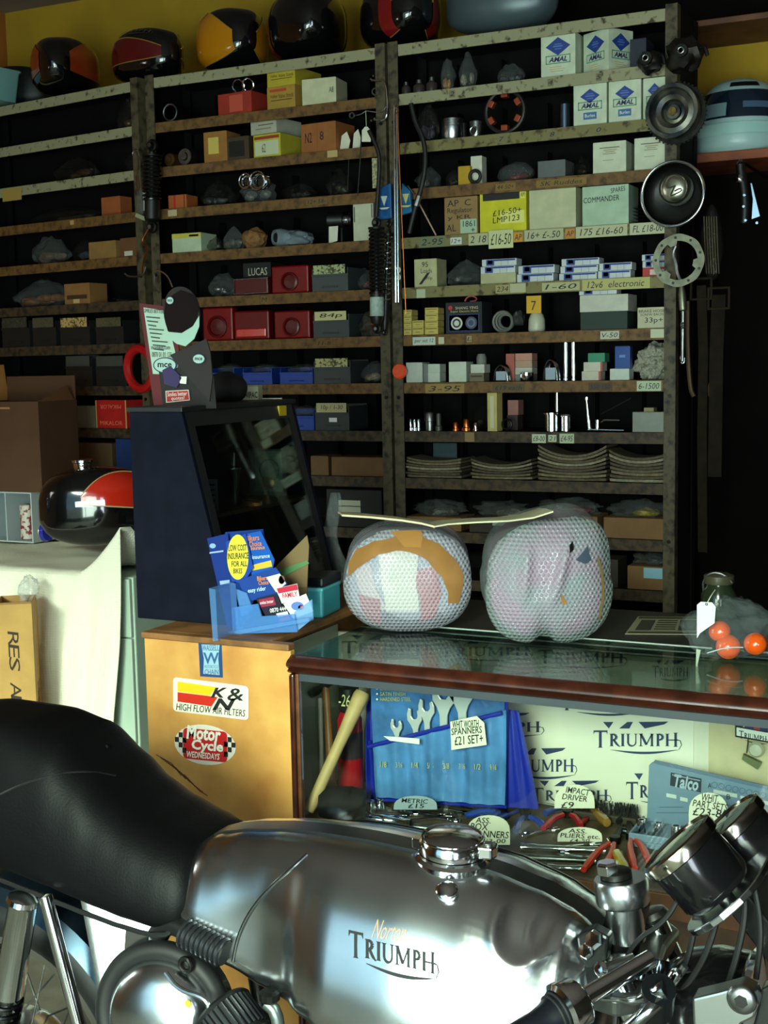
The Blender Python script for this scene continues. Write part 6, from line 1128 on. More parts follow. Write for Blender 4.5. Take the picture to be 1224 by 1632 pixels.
# turquoise cash tin
c = at_z(501, 986, .9745); t = thing('cash_tin', 'turquoise tin with a black lid beside the leaflet rack', 'tin', (c.x-.046, c.y+.058, .9745), .10); TQ = mat((70, 176, 186), .3)
MB().box(-.058, .058, -.055, .055, 0, .070).done('body', TQ, t, bevel=.006); MB().box(-.059, .059, -.056, .056, .060, .069).done('rim', mat((110, 205, 208), .3), t, bevel=.003); MB().box(-.061, .061, -.058, .058, .0705, .092).done('lid', mat((16, 20, 26), .3), t, bevel=.005); MB().box(-.02, .02, -.0600, -.058, .076, .082).done('catch', DARKST, t)
patch(t, 'red_lettering', [rectp(-.0+.012*k, .008+.012*k, .012, .018) for k in range(4)], mat((150, 30, 30), .5), lambda u, v: Vector((u, v, .0926)))
# clear bag standing behind
c = ctop(528, 930); t = thing('clear_bag', 'tall clear plastic bag gathered to a point behind the turquoise tin', 'bag', (at_y(530, 870, -.95).x, -.95, .976)); zt_ = at_y(522, 785, -.95).z-.976
b = MB(); rs = []
for j in range(14):
    f = j/13; r = .042*(1-f)**1.3+.009*(1+.6*math.sin(f*9)); rs.append([Vector((r*math.cos(a)*(1+.3*math.sin(3*a+f*6))-.012*math.sin(f*5), r*.6*math.sin(a)*(1+.3*math.sin(5*a+f*3)), zt_*f)) for a in [2*PI*k/24 for k in range(24)]])
b.loft(rs).done('film', clear((150, 158, 162), .16, .07, bump=.9, scale=45), t, smooth=True, angle=180); MB().blob((0, 0, .02), (.022, .014, .02), 5, .3, 2, 2).done('contents', DARKST, t)
c = at_y(462, 950, -1.44); c.z = .9755; t = thing('card_flap', 'brown card with a green edge leaning behind the leaflet rack', 'card', c); o = t.location; Y = o.y
slab('card', [(432, 940), (438, 905), (490, 853), (493, 870), (490, 935)], mat((120, 98, 62), .7), t, Y, o, .002); slab('green_edge', [(436, 912), (490, 893), (493, 898), (440, 925)], mat((80, 130, 80), .6), t, Y-.003, o, .001); slab('foot', [(432, 940), (490, 935), (492, 978), (434, 982)], mat((90, 74, 48), .7), t, Y, o, .002)
t['label'] = 'brown card with a green edge leaning behind the leaflet rack'
# ------------------------------------------------------------------ dark display case with sloping glass
NAV = mat((16, 19, 34), .75, spec=.1, var=.3, scale=18); zb = .9745; y0, y1 = -1.5, -1.0
bl, tl_ = at_y(220, 1000, y0).x, at_y(214, 655, y0).x; br, tr_ = at_y(372, 1006, y0).x, at_y(289, 660, y0).x; zt2 = at_y(250, 657, y0).z
t = thing('display_case', 'dark navy counter display case with sloping glass on the plywood cabinet', 'display case', (bl, y0, zb)); X = lambda x: x-bl; H = zt2-zb; xb = X(br); xt = X(tr_); D = y1-y0
for a, b_ in ((0, .014), (D-.014, D)): MB().prism([(0, 0), (xb, 0), (xt, H), (0, H)], lambda u, v: (u, a, v), lambda u, v: (u, b_, v)).done('end_panel', NAV, t, bevel=.002)
MB().box(0, .01, .014, D-.014, 0, H).done('back_panel', mat((20, 20, 24), .6), t); MB().box(.01, xb, .014, D-.014, 0, .012).done('bottom', mat((22, 18, 16), .6), t); MB().box(-.004, xt+.004, -.003, D+.003, H, H+.012).done('top', mat((22, 22, 26), .5), t, bevel=.002)
sl = lambda f, e=0: (xb+(xt-xb)*f+e, H*f)
def strut(y_a, y_b, f0, f1, m, name, th=.010): (u0, v0), (u1, v1) = sl(f0), sl(f1); MB().loft([[Vector((u, y, v)), Vector((u-th, y, v)), Vector((u2-th, y, v2)), Vector((u2, y, v2))] for y in (y_a, y_b) for (u, v), (u2, v2) in [((u0, v0), (u1, v1))]]).done(name, m, t)
FRM = mat((26, 26, 30), .4); strut(.014, .04, 0, 1, FRM, 'frame_bar'); strut(D-.04, D-.014, 0, 1, FRM, 'frame_bar'); strut(.04, D-.04, .93, 1, FRM, 'frame_bar'); strut(.04, D-.04, 0, .05, FRM, 'frame_bar')
strut(.04, D-.04, .05, .93, pane((225, 232, 230), .02, .5), 'sloping_glass', .003)
zs_ = at_y(420, 806, -1.25).z-zb; fs = zs_/H; MB().box(.012, sl(fs)[0]-.014, .016, D-.016, zs_-.008, zs_).done('inner_shelf', mat((96, 72, 44), .5), t)
slab('yellow_sticker', [(453, 664), (469, 664), (469, 680), (453, 680)], mat((190, 165, 30), .5), t, y1+.0, Vector((bl, y0, zb))) if 0 else None
(u, v) = sl(.955); MB().box(u-.004, u+.0015, D-.085, D-.05, H*.93+.004, H*.995).done('yellow_sticker', mat((190, 165, 30), .5), t)
C0 = Vector((bl, y0, zb))
def inside(name, label, cat, px, py, Y, z): p = at_y(px, py, Y); return thing(name, label, cat, (p.x, Y, z))
zsh = zb+zs_+.001
i = inside('torch', 'tapered bright metal torch standing on the display case shelf', 'torch', 375, 800, -1.26, zsh); hh = at_y(375, 742, -1.26).z-zsh; MB().lathe([(0, 0), (.007, 0), (.008, hh*.1), (.0125, hh*.86), (.015, hh*.9), (.015, hh*.95), (.006, hh), (0, hh)]).done('barrel', mat((190, 205, 198), .2, 1), i, smooth=True); MB().cyl((0, 0, hh), (.002, 0, hh+.03), .003, .001, 8).done('tip', STEEL, i); MB().ring((0, 0, hh*.92), (0, 0, 1), .0152, .0016, 20, 6).done('collar', CHROME, i, smooth=True)
i = inside('sealed_part', 'clear sealed pack with a green card and coiled wire on the display case shelf', 'packet', 428, 790, -1.06, zsh); p0, p1 = at_y(404, 790, -1.06), at_y(456, 716, -1.06); ww, hh = (p1.x-p0.x)/2, p1.z-zsh
MB().box(-ww, ww, -.012, .012, 0, hh).done('blister', clear((200, 215, 210), .16, .1), i, bevel=.004); MB().box(-ww*.8, ww*.8, .004, .006, hh*.1, hh*.95).done('backing_card', mat((110, 140, 118), .6, var=.3), i); MB().ring((.004, 0, hh*.55), (0, 1, 0), ww*.55, .002).done('wire', mat((60, 60, 60), .5), i, smooth=True); MB().blob((0, 0, hh*.28), (ww*.4, .006, hh*.14), 4, .3, 2, 2).done('brass_part', mat((190, 150, 80), .3, .8), i)
i = inside('info_card', 'grey printed card standing at the back of the display case', 'card', 336, 810, -1.40, zsh); MB().box(-.02, .02, 0, .002, 0, .075).done('card', mat((120, 126, 130), .6), i); patch(i, 'print', [rectp(-.015, .013, .06-.012*k, .064-.012*k) for k in range(4)], INK, front(.0006))
i = inside('yellow_can', 'slim yellow can at the near end of the display case shelf', 'can', 323, 815, -1.46, zsh); MB().lathe([(0, 0), (.009, 0), (.009, .05), (.006, .056), (0, .056)]).done('body', mat((150, 150, 40), .4), i, smooth=True); MB().lathe([(.006, .056), (.007, .058), (.007, .068), (0, .07)]).done('cap', STEEL, i, smooth=True)
i = inside('wire_coil', 'copper coloured wire coil lying behind the torch', 'wire', 402, 792, -1.28, zsh); b = MB()
for k in range(3): b.ring((0, .0, .004+.004*k), (.1*k, 0, 1), .022, .0018, 24, 6)
b.done('wire', mat((110, 76, 40), .4, .6), i, smooth=True)
i = inside('chrome_ferrule', 'small bright ferrule on the floor of the display case', 'ferrule', 382, 842, -1.36, zb+.0125); MB().lathe([(0, 0), (.02, 0), (.022, .02), (.014, .034), (0, .038)]).done('body', CHROME, i, smooth=True)
i = inside('dark_box', 'dark card box lying on the floor of the display case', 'box', 450, 860, -1.2, zb+.0125); MB().box(-.09, -.02, -.04, .04, 0, .06).done('body', mat((40, 34, 34), .6), i, bevel=.002); MB().box(-.09, -.02, -.041, -.04, .048, .06).done('lid_flap', mat((54, 44, 40), .6), i)
# ------------------------------------------------------------------ on the display case: standee, cap, card
ZC = zt2+.0125; SY = -1.40; o = at_y(280, 651, SY); o.z = ZC; t = thing('standee', 'cardboard standee of a dark helmeted head with white text panel on the display case', 'standee', o)
def cs(name, pts, m, e=0, th=.003, par=None): return slab(name, pts, m, par or t, SY-e, o, th)
MAR = mat((96, 22, 30), .5); cs('text_board', [(223, 483), (275, 490), (302, 649), (247, 651)], MAR); cs('white_panel', [(229, 490), (264, 495), (272, 530), (284, 580), (282, 597), (244, 596)], mat((178, 205, 185), .5), .0032, .0006)
cs('lower_board', [(254, 590), (300, 584), (342, 600), (346, 651), (262, 652)], mat((24, 20, 22), .5), .004, .003)
cs('torso', [(272, 566), (330, 540), (336, 560), (340, 600), (335, 640), (300, 600)], mat((38, 30, 30), .5), .008, .003)
cs('helmet', [(291+31*math.cos(a)*(.92+.1*math.sin(a)), 503-46*math.sin(a)+(4*math.cos(a))) for a in [2*PI*k/36 for k in range(36)]], mat((44, 36, 36), .35), .012, .004); cs('visor', [(264, 478), (288, 462), (310, 470), (318, 490), (312, 516), (290, 530), (268, 528), (262, 505)], mat((28, 22, 24), .2, coat=.4), .0165, .001)
cs('chin_band', [(268, 529), (290, 531), (308, 520), (318, 503), (318, 520), (310, 540), (296, 552), (282, 548), (272, 540)], mat((172, 205, 190), .4), .0166, .0012)
P1 = planep(SY-.0045, o); P2 = planep(SY-.019, o); P3 = planep(SY-.0075, o); LT = mat((60, 70, 66), .6)
write(t, 'SMILES BETTER!', (230, 262, -499, -493), INK, P1, rot=-.06)
for k in range(9): patch(t, 'print', [quad((233+1.5*k, 504+6.4*k), (255+2*k-(k % 3)*5, 506+6.4*k), (255+2*k-(k % 3)*5, 508+6.4*k), (233+1.5*k, 506+6.4*k))], LT, P1)
write(t, 'mcebikes.com', (241, 271, -557, -550), INK, P1); write(t, '0870 01 01 123', (242, 273, -569, -561), mat((90, 50, 40), .5), P1)
for x, y, a, b_, pf, nm in ((263, 582, 17, 11, P3, 'oval_logo'), (317, 572, 9, 7, planep(SY-.012, o), 'oval_logo'), (271, 479, 5.5, 5.5, planep(SY-.018, o), 'oval_logo')):
    patch(t, nm, [ell(x, -y, a*1.12, b_*1.14)], mat((36, 50, 90), .5), pf); pg = (lambda f: (lambda u, v: f(u, v)+Vector((0, -.0006, 0))))(pf); ph = (lambda f: (lambda u, v: f(u, v)+Vector((0, -.0012, 0))))(pf); patch(t, nm, [ell(x, -y, a, b_)], mat((176, 205, 196), .5), pg); write(t, 'mce', (x-a*.66, x+a*.66, -y-b_*.32, -y+b_*.32), INK, ph, bold=.02)
cs('photo_inset', [(259, 590), (272, 583), (290, 602), (282, 618), (262, 612)], mat((60, 46, 92), .4), .0085, .001); cs('white_inset', [(287, 600), (298, 600), (297, 612), (287, 611)], WHITE, .0085, .001)
s = cs('red_plaque', [(264, 623), (301, 621), (303, 638), (265, 642)], mat((205, 200, 190), .5), .0085, .0008); s2 = cs('red_face', [(265.5, 624.5), (299.5, 622.5), (301.5, 636.8), (266.5, 640.5)], mat((175, 38, 42), .5), .0095, .0008)
PP = planep(SY-.0115, o); write(t, 'Smiles better', (267, 298, -631, -624.5), WHITE, PP, rot=.06); write(t, 'quotes!', (273, 294, -639, -631.5), WHITE, PP, rot=.06)
MB().box(-.05, .05, -.0, .04, 0, .006).done('foot', BLACK, t)
o = at_y(362, 650, -1.15); t = thing('black_cap', 'dark rounded cap lying on the display case behind the standee', 'cap', (o.x, -1.15, ZC)); MB().blob((0, 0, .032), (.055, .045, .042), 9, .12, 1.5, 3).done('crown', mat((22, 19, 18), .8), t, smooth=True, angle=180); MB().lathe([(0, 0), (.05, 0), (.05, .004), (0, .006)], (-.045, -.02, .003), n=24).done('peak', mat((24, 20, 18), .7), t, smooth=True)
o = at_y(400, 648, -1.06); t = thing('small_carton', 'cream card with maker name in tall black capitals behind the dark cap', 'card', (o.x, -1.06, ZC)); p0 = at_y(388, 614, -1.06); p1 = at_y(414, 650, -1.06); hw = (p1.x-p0.x)/2; hh = p0.z-ZC; MB().box(-hw, hw, 0, .02, 0, hh).done('body', mat((165, 165, 135), .6), t); write(t, 'WIPAC', (-hw*.9, hw*.9, hh*.12, hh*.55), INK, front(), bold=.02); MB().box(-hw, hw, -.0008, 0, hh*.9, hh).done('lid_flap', mat((130, 130, 104), .6), t)
o = at_y(432, 649, -1.04); t = thing('thin_stick', 'thin pale stick lying along the display case top', 'stick', (o.x, -1.04, ZC)); MB().cyl((-.03, 0, .002), (.03, 0, .002), .0016, n=6).cyl((.03, 0, .002), (.032, 0, .002), .0022, n=6).done('stick', PAPER, t)
# ------------------------------------------------------------------ leaflet rack, leaflets and the blue folder
def plq(Y, o): return lambda pts: [tuple((at_y(x, y, Y)-o).xz) for x, y in pts]
LYR = -1.53; c = at_y(352, 1006, LYR+.02); c.z = .9755; t = thing('blue_folder', 'tall dark blue printed folder leaning on the display case slope', 'folder', c); o = c
slab('front_cover', [(331, 858), (364, 850), (384, 1006), (366, 1010)], mat((28, 52, 128), .3, coat=.2), t, LYR+.02, o, .003); slab('inner_cover', [(360, 848), (420, 843), (428, 900), (388, 1000), (380, 1002)], mat((24, 60, 140), .3, coat=.2), t, LYR+.03, o, .003)
pf = planep(LYR+.016, o); patch(t, 'emblem', [ell(339, -870, 5, 4, 16)], mat((140, 170, 215), .4), pf); patch(t, 'print', [quad((334, 880), (356, 877), (356, 879.5), (334, 882.5)), quad((350, 926), (366, 924), (366, 930), (351, 932))], mat((150, 175, 215), .4), pf)
CL = clear((110, 165, 230), .34, .1)
c = at_y(432, 1008, LYR-.03); c.z = .9755; t = thing('leaflet_rack', 'stepped blue tinted clear rack of leaflets on the plywood cabinet top', 'rack', c); o = c
def rk(name, pts, m, Y, th=.003, par=None): return slab(name, pts, m, par or t, Y, o, th)
rk('front_wall', [(386, 966), (412, 962), (418, 982), (470, 978), (475, 1007), (372, 1010), (370, 968)], clear((90, 150, 225), .42, .1), LYR-.03); rk('side_wall', [(366, 928), (372, 1010), (380, 1010), (376, 930)], CL, LYR-.025, .08); rk('step', [(470, 975), (498, 955), (500, 985), (474, 1006)], clear((130, 180, 235), .42, .1), LYR-.022); rk('second_wall', [(376, 938), (394, 945), (404, 972), (386, 982)], CL, LYR-.018); rk('base', [(372, 1004), (500, 982), (500, 988), (374, 1011)], CL, LYR-.02, .02)
def leaflet(label, pts, col, Y, prints=(), texts=()):
    xs = [p[0] for p in pts]; oo = at_y(sum(xs)/len(xs), max(p[1] for p in pts), Y); s = thing('leaflet', label, 'leaflet', oo, 0, 'leaflets in the stepped rack'); slab('sheet', pts, mat(col, .35), s, Y, oo, .0015)
    for P, c2 in prints: patch(s, 'print', [[(x, -y) for x, y in P]], mat(c2, .4), planep(Y-.0017, oo, .0004))
    for tx, x0, y0, x1, y1, r, c2 in texts: write(s, tx, (x0, x1, -y1, -y0), mat(c2, .4), planep(Y-.0023, oo, .0004), rot=r, bold=.012)
leaflet('blue leaflet with yellow oval about low cost insurance', [(360, 864), (392, 850), (404, 905), (388, 930), (370, 926)], (26, 66, 160), LYR-.004, [(ell(379, 888, 17, 36), (222, 205, 60))], [('LOW COST', 364, 868, 393, 878, .04, (24, 26, 40)), ('INSURANCE', 363, 881, 396, 891, .04, (24, 26, 40)), ('FOR ALL', 369, 894, 394, 903, .03, (24, 26, 40)), ('BIKES', 372, 906, 386, 914, 0, (24, 26, 40))])
leaflet('blue leaflet with orange heading at the top of the rack', [(388, 852), (416, 846), (438, 892), (434, 912), (402, 918)], (24, 84, 176), LYR+.004, [([(396, 902), (432, 893), (434, 903), (400, 910)], (214, 178, 60))], [('Bikers', 392, 853, 413, 862, .1, (230, 130, 50)), ('Choice', 397, 862, 417, 871, .1, (230, 130, 50)), ('Insurance', 400, 870, 422, 876, .1, (235, 150, 60)), ('insurance', 402, 884, 430, 890, .1, (200, 215, 235))])
leaflet('dark blue leaflet with a rider photo on the second step', [(380, 925), (440, 904), (458, 930), (444, 950), (394, 958)], (28, 62, 140), LYR-.010, [([(424, 920), (446, 914), (456, 930), (440, 944)], (205, 200, 195)), (ell(449, 924, 5, 7, 16), (120, 80, 66))], [('Bikers', 410, 918, 426, 925, .1, (230, 140, 50)), ('Choice', 412, 925, 428, 932, .1, (230, 140, 50)), ('easy rider', 395, 936, 424, 945, .15, (190, 220, 240))])
leaflet('black leaflet with pink heading on the lower step', [(408, 954), (440, 946), (452, 975), (462, 990), (430, 992)], (36, 34, 48), LYR-.018, [([(412, 956), (436, 951), (440, 964), (416, 968)], (150, 40, 70)), ([(440, 978), (458, 974), (460, 980), (443, 984)], (225, 225, 220)), ([(444, 986), (460, 981), (463, 988), (446, 991)], (190, 30, 50))], [('smiles better', 414, 957, 436, 962, .15, (230, 215, 220)), ('0870 444', 430, 968, 456, 975, .15, (225, 225, 225))])
leaflet('white leaflet with red band on the far step', [(440, 938), (474, 930), (478, 952), (450, 962)], (215, 210, 212), LYR-.012, [([(441, 938), (473, 931), (475, 940), (444, 946)], (190, 40, 66))], [('FAMILY', 450, 944, 474, 952, .15, (200, 30, 60))])
leaflet('white leaflet with a small blue vehicle picture on the lowest far step', [(452, 962), (488, 946), (500, 974), (468, 986)], (214, 220, 226), LYR-.020, [(ell(474, 966, 10, 7, 16), (92, 120, 190)), (ell(480, 968, 5, 4, 12), (180, 70, 90))])
# ================================================================== draped cabinet and boxes beside the counter
FY, FZ = -.75, .925
GRN = mat((176, 196, 180), .45, var=.08, scale=8)
xc = at_y(214, 1000, FY).x; t = thing('filing_cabinet', 'pale green metal drawer cabinet under the white sheet', 'cabinet', (xc-.5, FY, 0))
MB().box(-.5, .5, .004, .60, .02, FZ-.006).done('carcass', GRN, t, bevel=.004); MB().box(-.5, .5, .0, .60, 0, .02).done('plinth', DARKST, t)
zz = at_y(205, 1015, FY).z
for a, b_ in ((.03, .40), (.405, zz-.004), (zz, FZ-.01)):
    d = MB().box(-.495, .495, -.010, .004, a, b_).done('drawer', GRN, t, bevel=.003); MB().tube([(-.06, -.012, (a+b_)/2), (-.06, -.03, (a+b_)/2), (.06, -.03, (a+b_)/2), (.06, -.012, (a+b_)/2)], .004, 8).done('handle', STEEL, d)
# white cellular sheet
t = tag(bpy.data.objects.new('dust_sheet', None), 'white cellular cotton sheet draped over the green cabinet and hanging in folds', 'sheet'); COL.objects.link(t); t.location = (xc-.5, FY, FZ)
b = MB(); rs = []; nx = 90; Xl, Xr = -.62, .495
def sheet_pt(f, g):
    """f across 0..1, g from the back edge over the top and down the front"""
    x = Xl+(Xr-Xl)*f; top = .52; drop = .90; s = g*(top+drop)
    lift = .15*max(0, (f-.84)/.16)**1.5
    if s < top: y = .52-s; z = .006+lift*max(0, 1-y/.16)+.008*noise.noise(Vector((x*7, y*7, 1))); 
    else:
        d = s-top; k = min(1, d/.25); y = -.042-.035*k*(.5+.5*math.sin(x*26+1.5*math.sin(x*9)))-.02*k*(.5+.5*math.sin(x*61+d*3)); z = -d+lift*(1-k*.9)
        x -= max(0, f-.55)*.10*min(1, d/.5)-.02*math.sin(d*9)*max(0, f-.7)
        if d < .03: z = -.5*d*d/.03+.004*(1-d/.03)+lift; 
        else: z -= -.015
    return Vector((x, y, z))
for j in range(76): rs.append([sheet_pt(i/nx, j/75) for i in range(nx+1)])
m = bpy.data.materials.new('cellular_cotton'); m.use_nodes = True; N = m.node_tree.nodes; L = m.node_tree.links; pb = N['Principled BSDF']; pb.inputs['Base Color'].default_value = lin((236, 232, 214))+(1,); pb.inputs['Roughness'].default_value = .85
tc = N.new('ShaderNodeTexCoord'); vo = N.new('ShaderNodeTexVoronoi'); vo.inputs['Scale'].default_value = 130; vo.inputs['Randomness'].default_value = .15; L.new(tc.outputs['Object'], vo.inputs['Vector']); bp = N.new('ShaderNodeBump'); bp.inputs['Strength'].default_value = .5; bp.inputs['Distance'].default_value = .004; L.new(vo.outputs['Distance'], bp.inputs['Height']); L.new(bp.outputs[0], pb.inputs['Normal'])
so = b.loft(rs, False, False).done('cloth', m, t, smooth=True, angle=180)
sm = so.modifiers.new('thick', 'SOLIDIFY'); sm.thickness = .003; sm.offset = 1
# tall carton with hand lettering, open end up
o = at_y(50, 962, -.98); t = thing('tall_carton', 'tall open brown carton with letters running down its side before the white sheet', 'box', (o.x, o.y, 0), .62); Hc = o.z; s = .105; CB2 = mat((186, 142, 82), .75, var=.18, scale=10, bump=.15); e = .004
# corner edge faces camera: the box turned so that two walls show
MB().box(-s, 0, 0, e, 0, Hc).done('marked_wall', mat((196, 152, 84), .75, var=.15, scale=10), t); MB().box(-e, 0, e, .16, 0, Hc).box(-s, -s+e, e, .16, 0, Hc).box(-s+e, -e, .16-e, .16, 0, Hc).box(-s+e, -e, e, .16-e, 0, e).done('walls', CB2, t)
for k, ch in enumerate('RES ALL'):
    if ch != ' ': write(t, ch, (-.078, -.034, Hc-.100-.038*k-.015, Hc-.100-.038*k+.015), mat((50, 34, 20), .7), front(.001), rot=-PI/2, shear=.1)
pr = MB()
for k in range(6): pr.box(.0001, .0009, .05+.012*k, .056+.012*k, Hc-.36+.02*(k % 2), Hc-.30+.025*(k % 3))
pr.done('faint_print', mat((120, 84, 46), .8), t)
MB().box(-s, 0, .0, .0022, Hc, Hc+.006).done('torn_edge', mat((150, 108, 60), .8), t)
f = thing('film_wad', 'crumpled clear film sticking out of the tall brown carton', 'plastic film', (o.x-.0, o.y+.06, Hc-.03), .62); MB().blob((-.052, .08, .05), (.028, .040, .042), 91, .4, 2.2, 4).done('film', clear((215, 222, 225), .30, .08, bump=1.0, scale=40), f, smooth=True, angle=180)
# black and red tank on the sheet
p = at_z(140, 888, FZ+.012); TX_ = (p.x-.02, p.y+.13, FZ+.024)
t = thing('fuel_tank', 'glossy black and red fuel tank with chrome cap resting on the white sheet', 'fuel tank', TX_, -2.25); N_, n_ = 30, 48; LT_, wT, hT = .44, .28, .315
MB().loft([[tank_pt(.004+.992*i/N_, 2*PI*k/n_, LT_, wT, hT) for k in range(n_)] for i in range(N_+1)]).done('tank_shell', GB, t, smooth=True, angle=180)
for sd in (-1, 1):
    A = (lambda a: a) if sd > 0 else (lambda a: PI-a); pp = lambda u, v, e: tank_pt(u, A(v), LT_, wT, hT, e); u0, u1 = .10, .74
    lo = lambda u: -.02+.12*((u-u0)/(u1-u0)); hi = lambda u: lo(u)+1.15*(1-abs(1-2*min(1, ((1-(u-u0)/(u1-u0))*.5+.02)))**2.0*.0-((u-u0)/(u1-u0))**3*.85)
    MB().loft([[pp(u0+(u1-u0)*i/20, lo(u0+(u1-u0)*i/20)+(hi(u0+(u1-u0)*i/20)-lo(u0+(u1-u0)*i/20))*j/10, .0022) for j in range(11)] for i in range(21)], False, False).done('red_panel', mat((196, 38, 18), .15, coat=.8), t, smooth=True)
    MB().tube([pp(u0+(u1-u0)*i/20, lo(u0+(u1-u0)*i/20), .003) for i in range(21)], .0024, 6).done('pinstripe', mat((226, 205, 150), .25, .4), t, smooth=True); MB().tube([pp(u0+(u1-u0)*i/20, hi(u0+(u1-u0)*i/20), .003) for i in range(21)], .0018, 6).done('pinstripe', mat((226, 205, 150), .25, .4), t, smooth=True)
    MB().loft([[pp(.58+.20*i/10, lo(.7)-.02+.10*j, .0036) for j in (0, 1)] for i in range(11)], False, False).done('badge', mat((225, 225, 215), .2, .7), t, smooth=True)
p = tank_pt(.66, PI/2, LT_, wT, hT); MB().lathe([(.028, -.008), (.031, .006), (.031, .014), (.036, .017), (.036, .024), (.03, .028), (0, .029)], p, (0, 0, 1), 32).done('filler_cap', CHROME, t, smooth=True)
p = tank_pt(.90, PI*1.5-.9, LT_, wT, hT); 
q0 = tank_pt(.93, PI+.55, LT_, wT, hT, .001); c = Vector((q0.x, q0.y, .062)); dr = Vector((.62, -.78, -.05)); MB().lathe([(0, -.01), (.030, -.01), (.033, .004), (.030, .007), (0, .0065)], c, dr, 32).done('blue_reflector', mat((36, 46, 150), .2, coat=.6), t, smooth=True); MB().ring(c+dr*.006, dr, .031, .0022, 32, 6).done('reflector_rim', mat((190, 170, 120), .3, .8), t, smooth=True)
# boxes on the sheet further back
def open_box(label, loc, rz, sx, sy, sz, col, flaps=True, cat='box', inn=None, tape=False):
    t = thing('cardboard_box', label, cat, loc, rz); m = mat(col, .75, var=.15, scale=8); e = .005
    MB().box(-sx/2, sx/2, 0, e, 0, sz).box(-sx/2, sx/2, sy-e, sy, 0, sz).box(-sx/2, -sx/2+e, e, sy-e, 0, sz).box(sx/2-e, sx/2, e, sy-e, 0, sz).box(-sx/2+e, sx/2-e, e, sy-e, 0, e).done('walls', m, t)
    if flaps:
        for s_ in (-1, 1):
            MB().box(0, e*.8, 0, sy, 0, sx*.42, Matrix.Translation((s_*sx/2-(e*.8 if s_ > 0 else 0), 0, sz)) @ Matrix.Rotation(s_*(.25 if s_ > 0 else .5), 4, 'Y')).done('flap', m, t)
        MB().box(-sx/2, sx/2, 0, e*.8, 0, sy*.36, Matrix.Translation((0, sy-e*.8, sz)) @ Matrix.Rotation(-.15, 4, 'X')).done('flap', m, t)
    if tape: MB().box(-sx*.5-.001, -sx*.2, -.0012, 0, sz*.30, sz*.52).box(-sx*.5-.001, -sx*.2, -.0012, 0, sz*.68, sz*.85).done('packing_tape', mat((212, 196, 160), .35, coat=.3), t)
    return t
zt_ = FZ+.016
p = at_z(85, 862, zt_); t = open_box('brown taped carton standing behind the black and red tank', (p.x+.070, p.y+.08, zt_), -.05, .20, .14, at_y(80, 778, p.y+.08).z-zt_, (160, 112, 64), False, tape=True)
MB().box(-.10, -.02, -.03, .0, 0, .004, Matrix.Translation((0, 0, at_y(80, 774, p.y+.08).z-zt_)) @ Matrix.Rotation(-.5, 4, 'X')).done('flap', mat((186, 146, 92), .75), t)
p = at_z(22, 868, zt_); hg = at_y(20, 784, p.y+.05).z-zt_; t = open_box('pale grey carton open toward the front with a printed roll inside', (p.x-.055, p.y+.05, zt_), .0, .24, .16, hg, (176, 184, 182), False)
for o in t.children: bpy.data.objects.remove(o)
e = .005; GP = mat((172, 182, 186), .6); MB().box(-.12, .10, .155, .16, 0, hg).box(-.12, .10, 0, .155, 0, e).box(-.12, .10, 0, .155, hg-e, hg).box(.095, .10, 0, .155, e, hg-e).box(-.12, -.115, 0, .155, e, hg-e).box(-.02, -.016, 0, .155, e, hg-e).done('walls', GP, t)
tb = thing('printed_roll', 'roll in red and white printed wrapper standing inside the pale grey carton', 'roll', (t.location.x+.035, t.location.y+.05, zt_+e+.001)); MB().lathe([(.02, 0), (.026, .003), (.026, hg*.68), (.02, hg*.7), (0, hg*.7)]).done('wrapper', mat((200, 190, 180), .5, var=1, var2=(130, 40, 50), scale=60, thr=(.45, .5)), tb, smooth=True)
zb2 = zt_+hg+.002; p = at_y(50, 776, t.location.y+.0); th = at_y(60, 640, t.location.y).z-zb2
t2 = open_box('big dark brown carton with raised flaps stacked on the pale grey one', (p.x-.10, t.location.y-.01, zb2), .05, .30, .22, th, (84, 52, 30), False); MB().box(-.15, .15, .212, .217, 0, .09, Matrix.Translation((0, 0, th)) @ Matrix.Rotation(-.02, 4, 'X')).done('flap', mat((84, 52, 30), .75), t2); MB().box(-.004, 0, 0, .22, 0, .13, Matrix.Translation((-.15, 0, th)) @ Matrix.Rotation(-.12, 4, 'Y')).done('flap', mat((190, 130, 64), .75), t2); MB().prism([(0, 0), (.2, 0), (.16, .05)], lambda u, v: (.15+u*.0+.0, u, th+v), lambda u, v: (.154, u, th+v)).done('flap', mat((110, 70, 38), .75), t2); MB().box(-.11, .03, -.001, 0, th*.92, th*.94).done('tape_line', mat((170, 120, 80), .6), t2)
o = at_y(6, 1120, -.75); t = thing('teal_bucket', 'teal bucket rim at the edge of the picture by the tall carton', 'bucket', (at_y(-85, 1120, -1.12).x, -1.12, 0)); MB().lathe([(.09, 0), (.12, at_y(0, 1112, -1.05).z), (.115, at_y(0, 1112, -1.05).z), (.086, .01), (0, .01)], n=32).done('body', mat((70, 150, 160), .4), t, smooth=True); MB().ring((0, 0, at_y(0, 1112, -1.05).z), (0, 0, 1), .12, .005, 32, 6).done('rim', mat((80, 160, 168), .4), t, smooth=True)
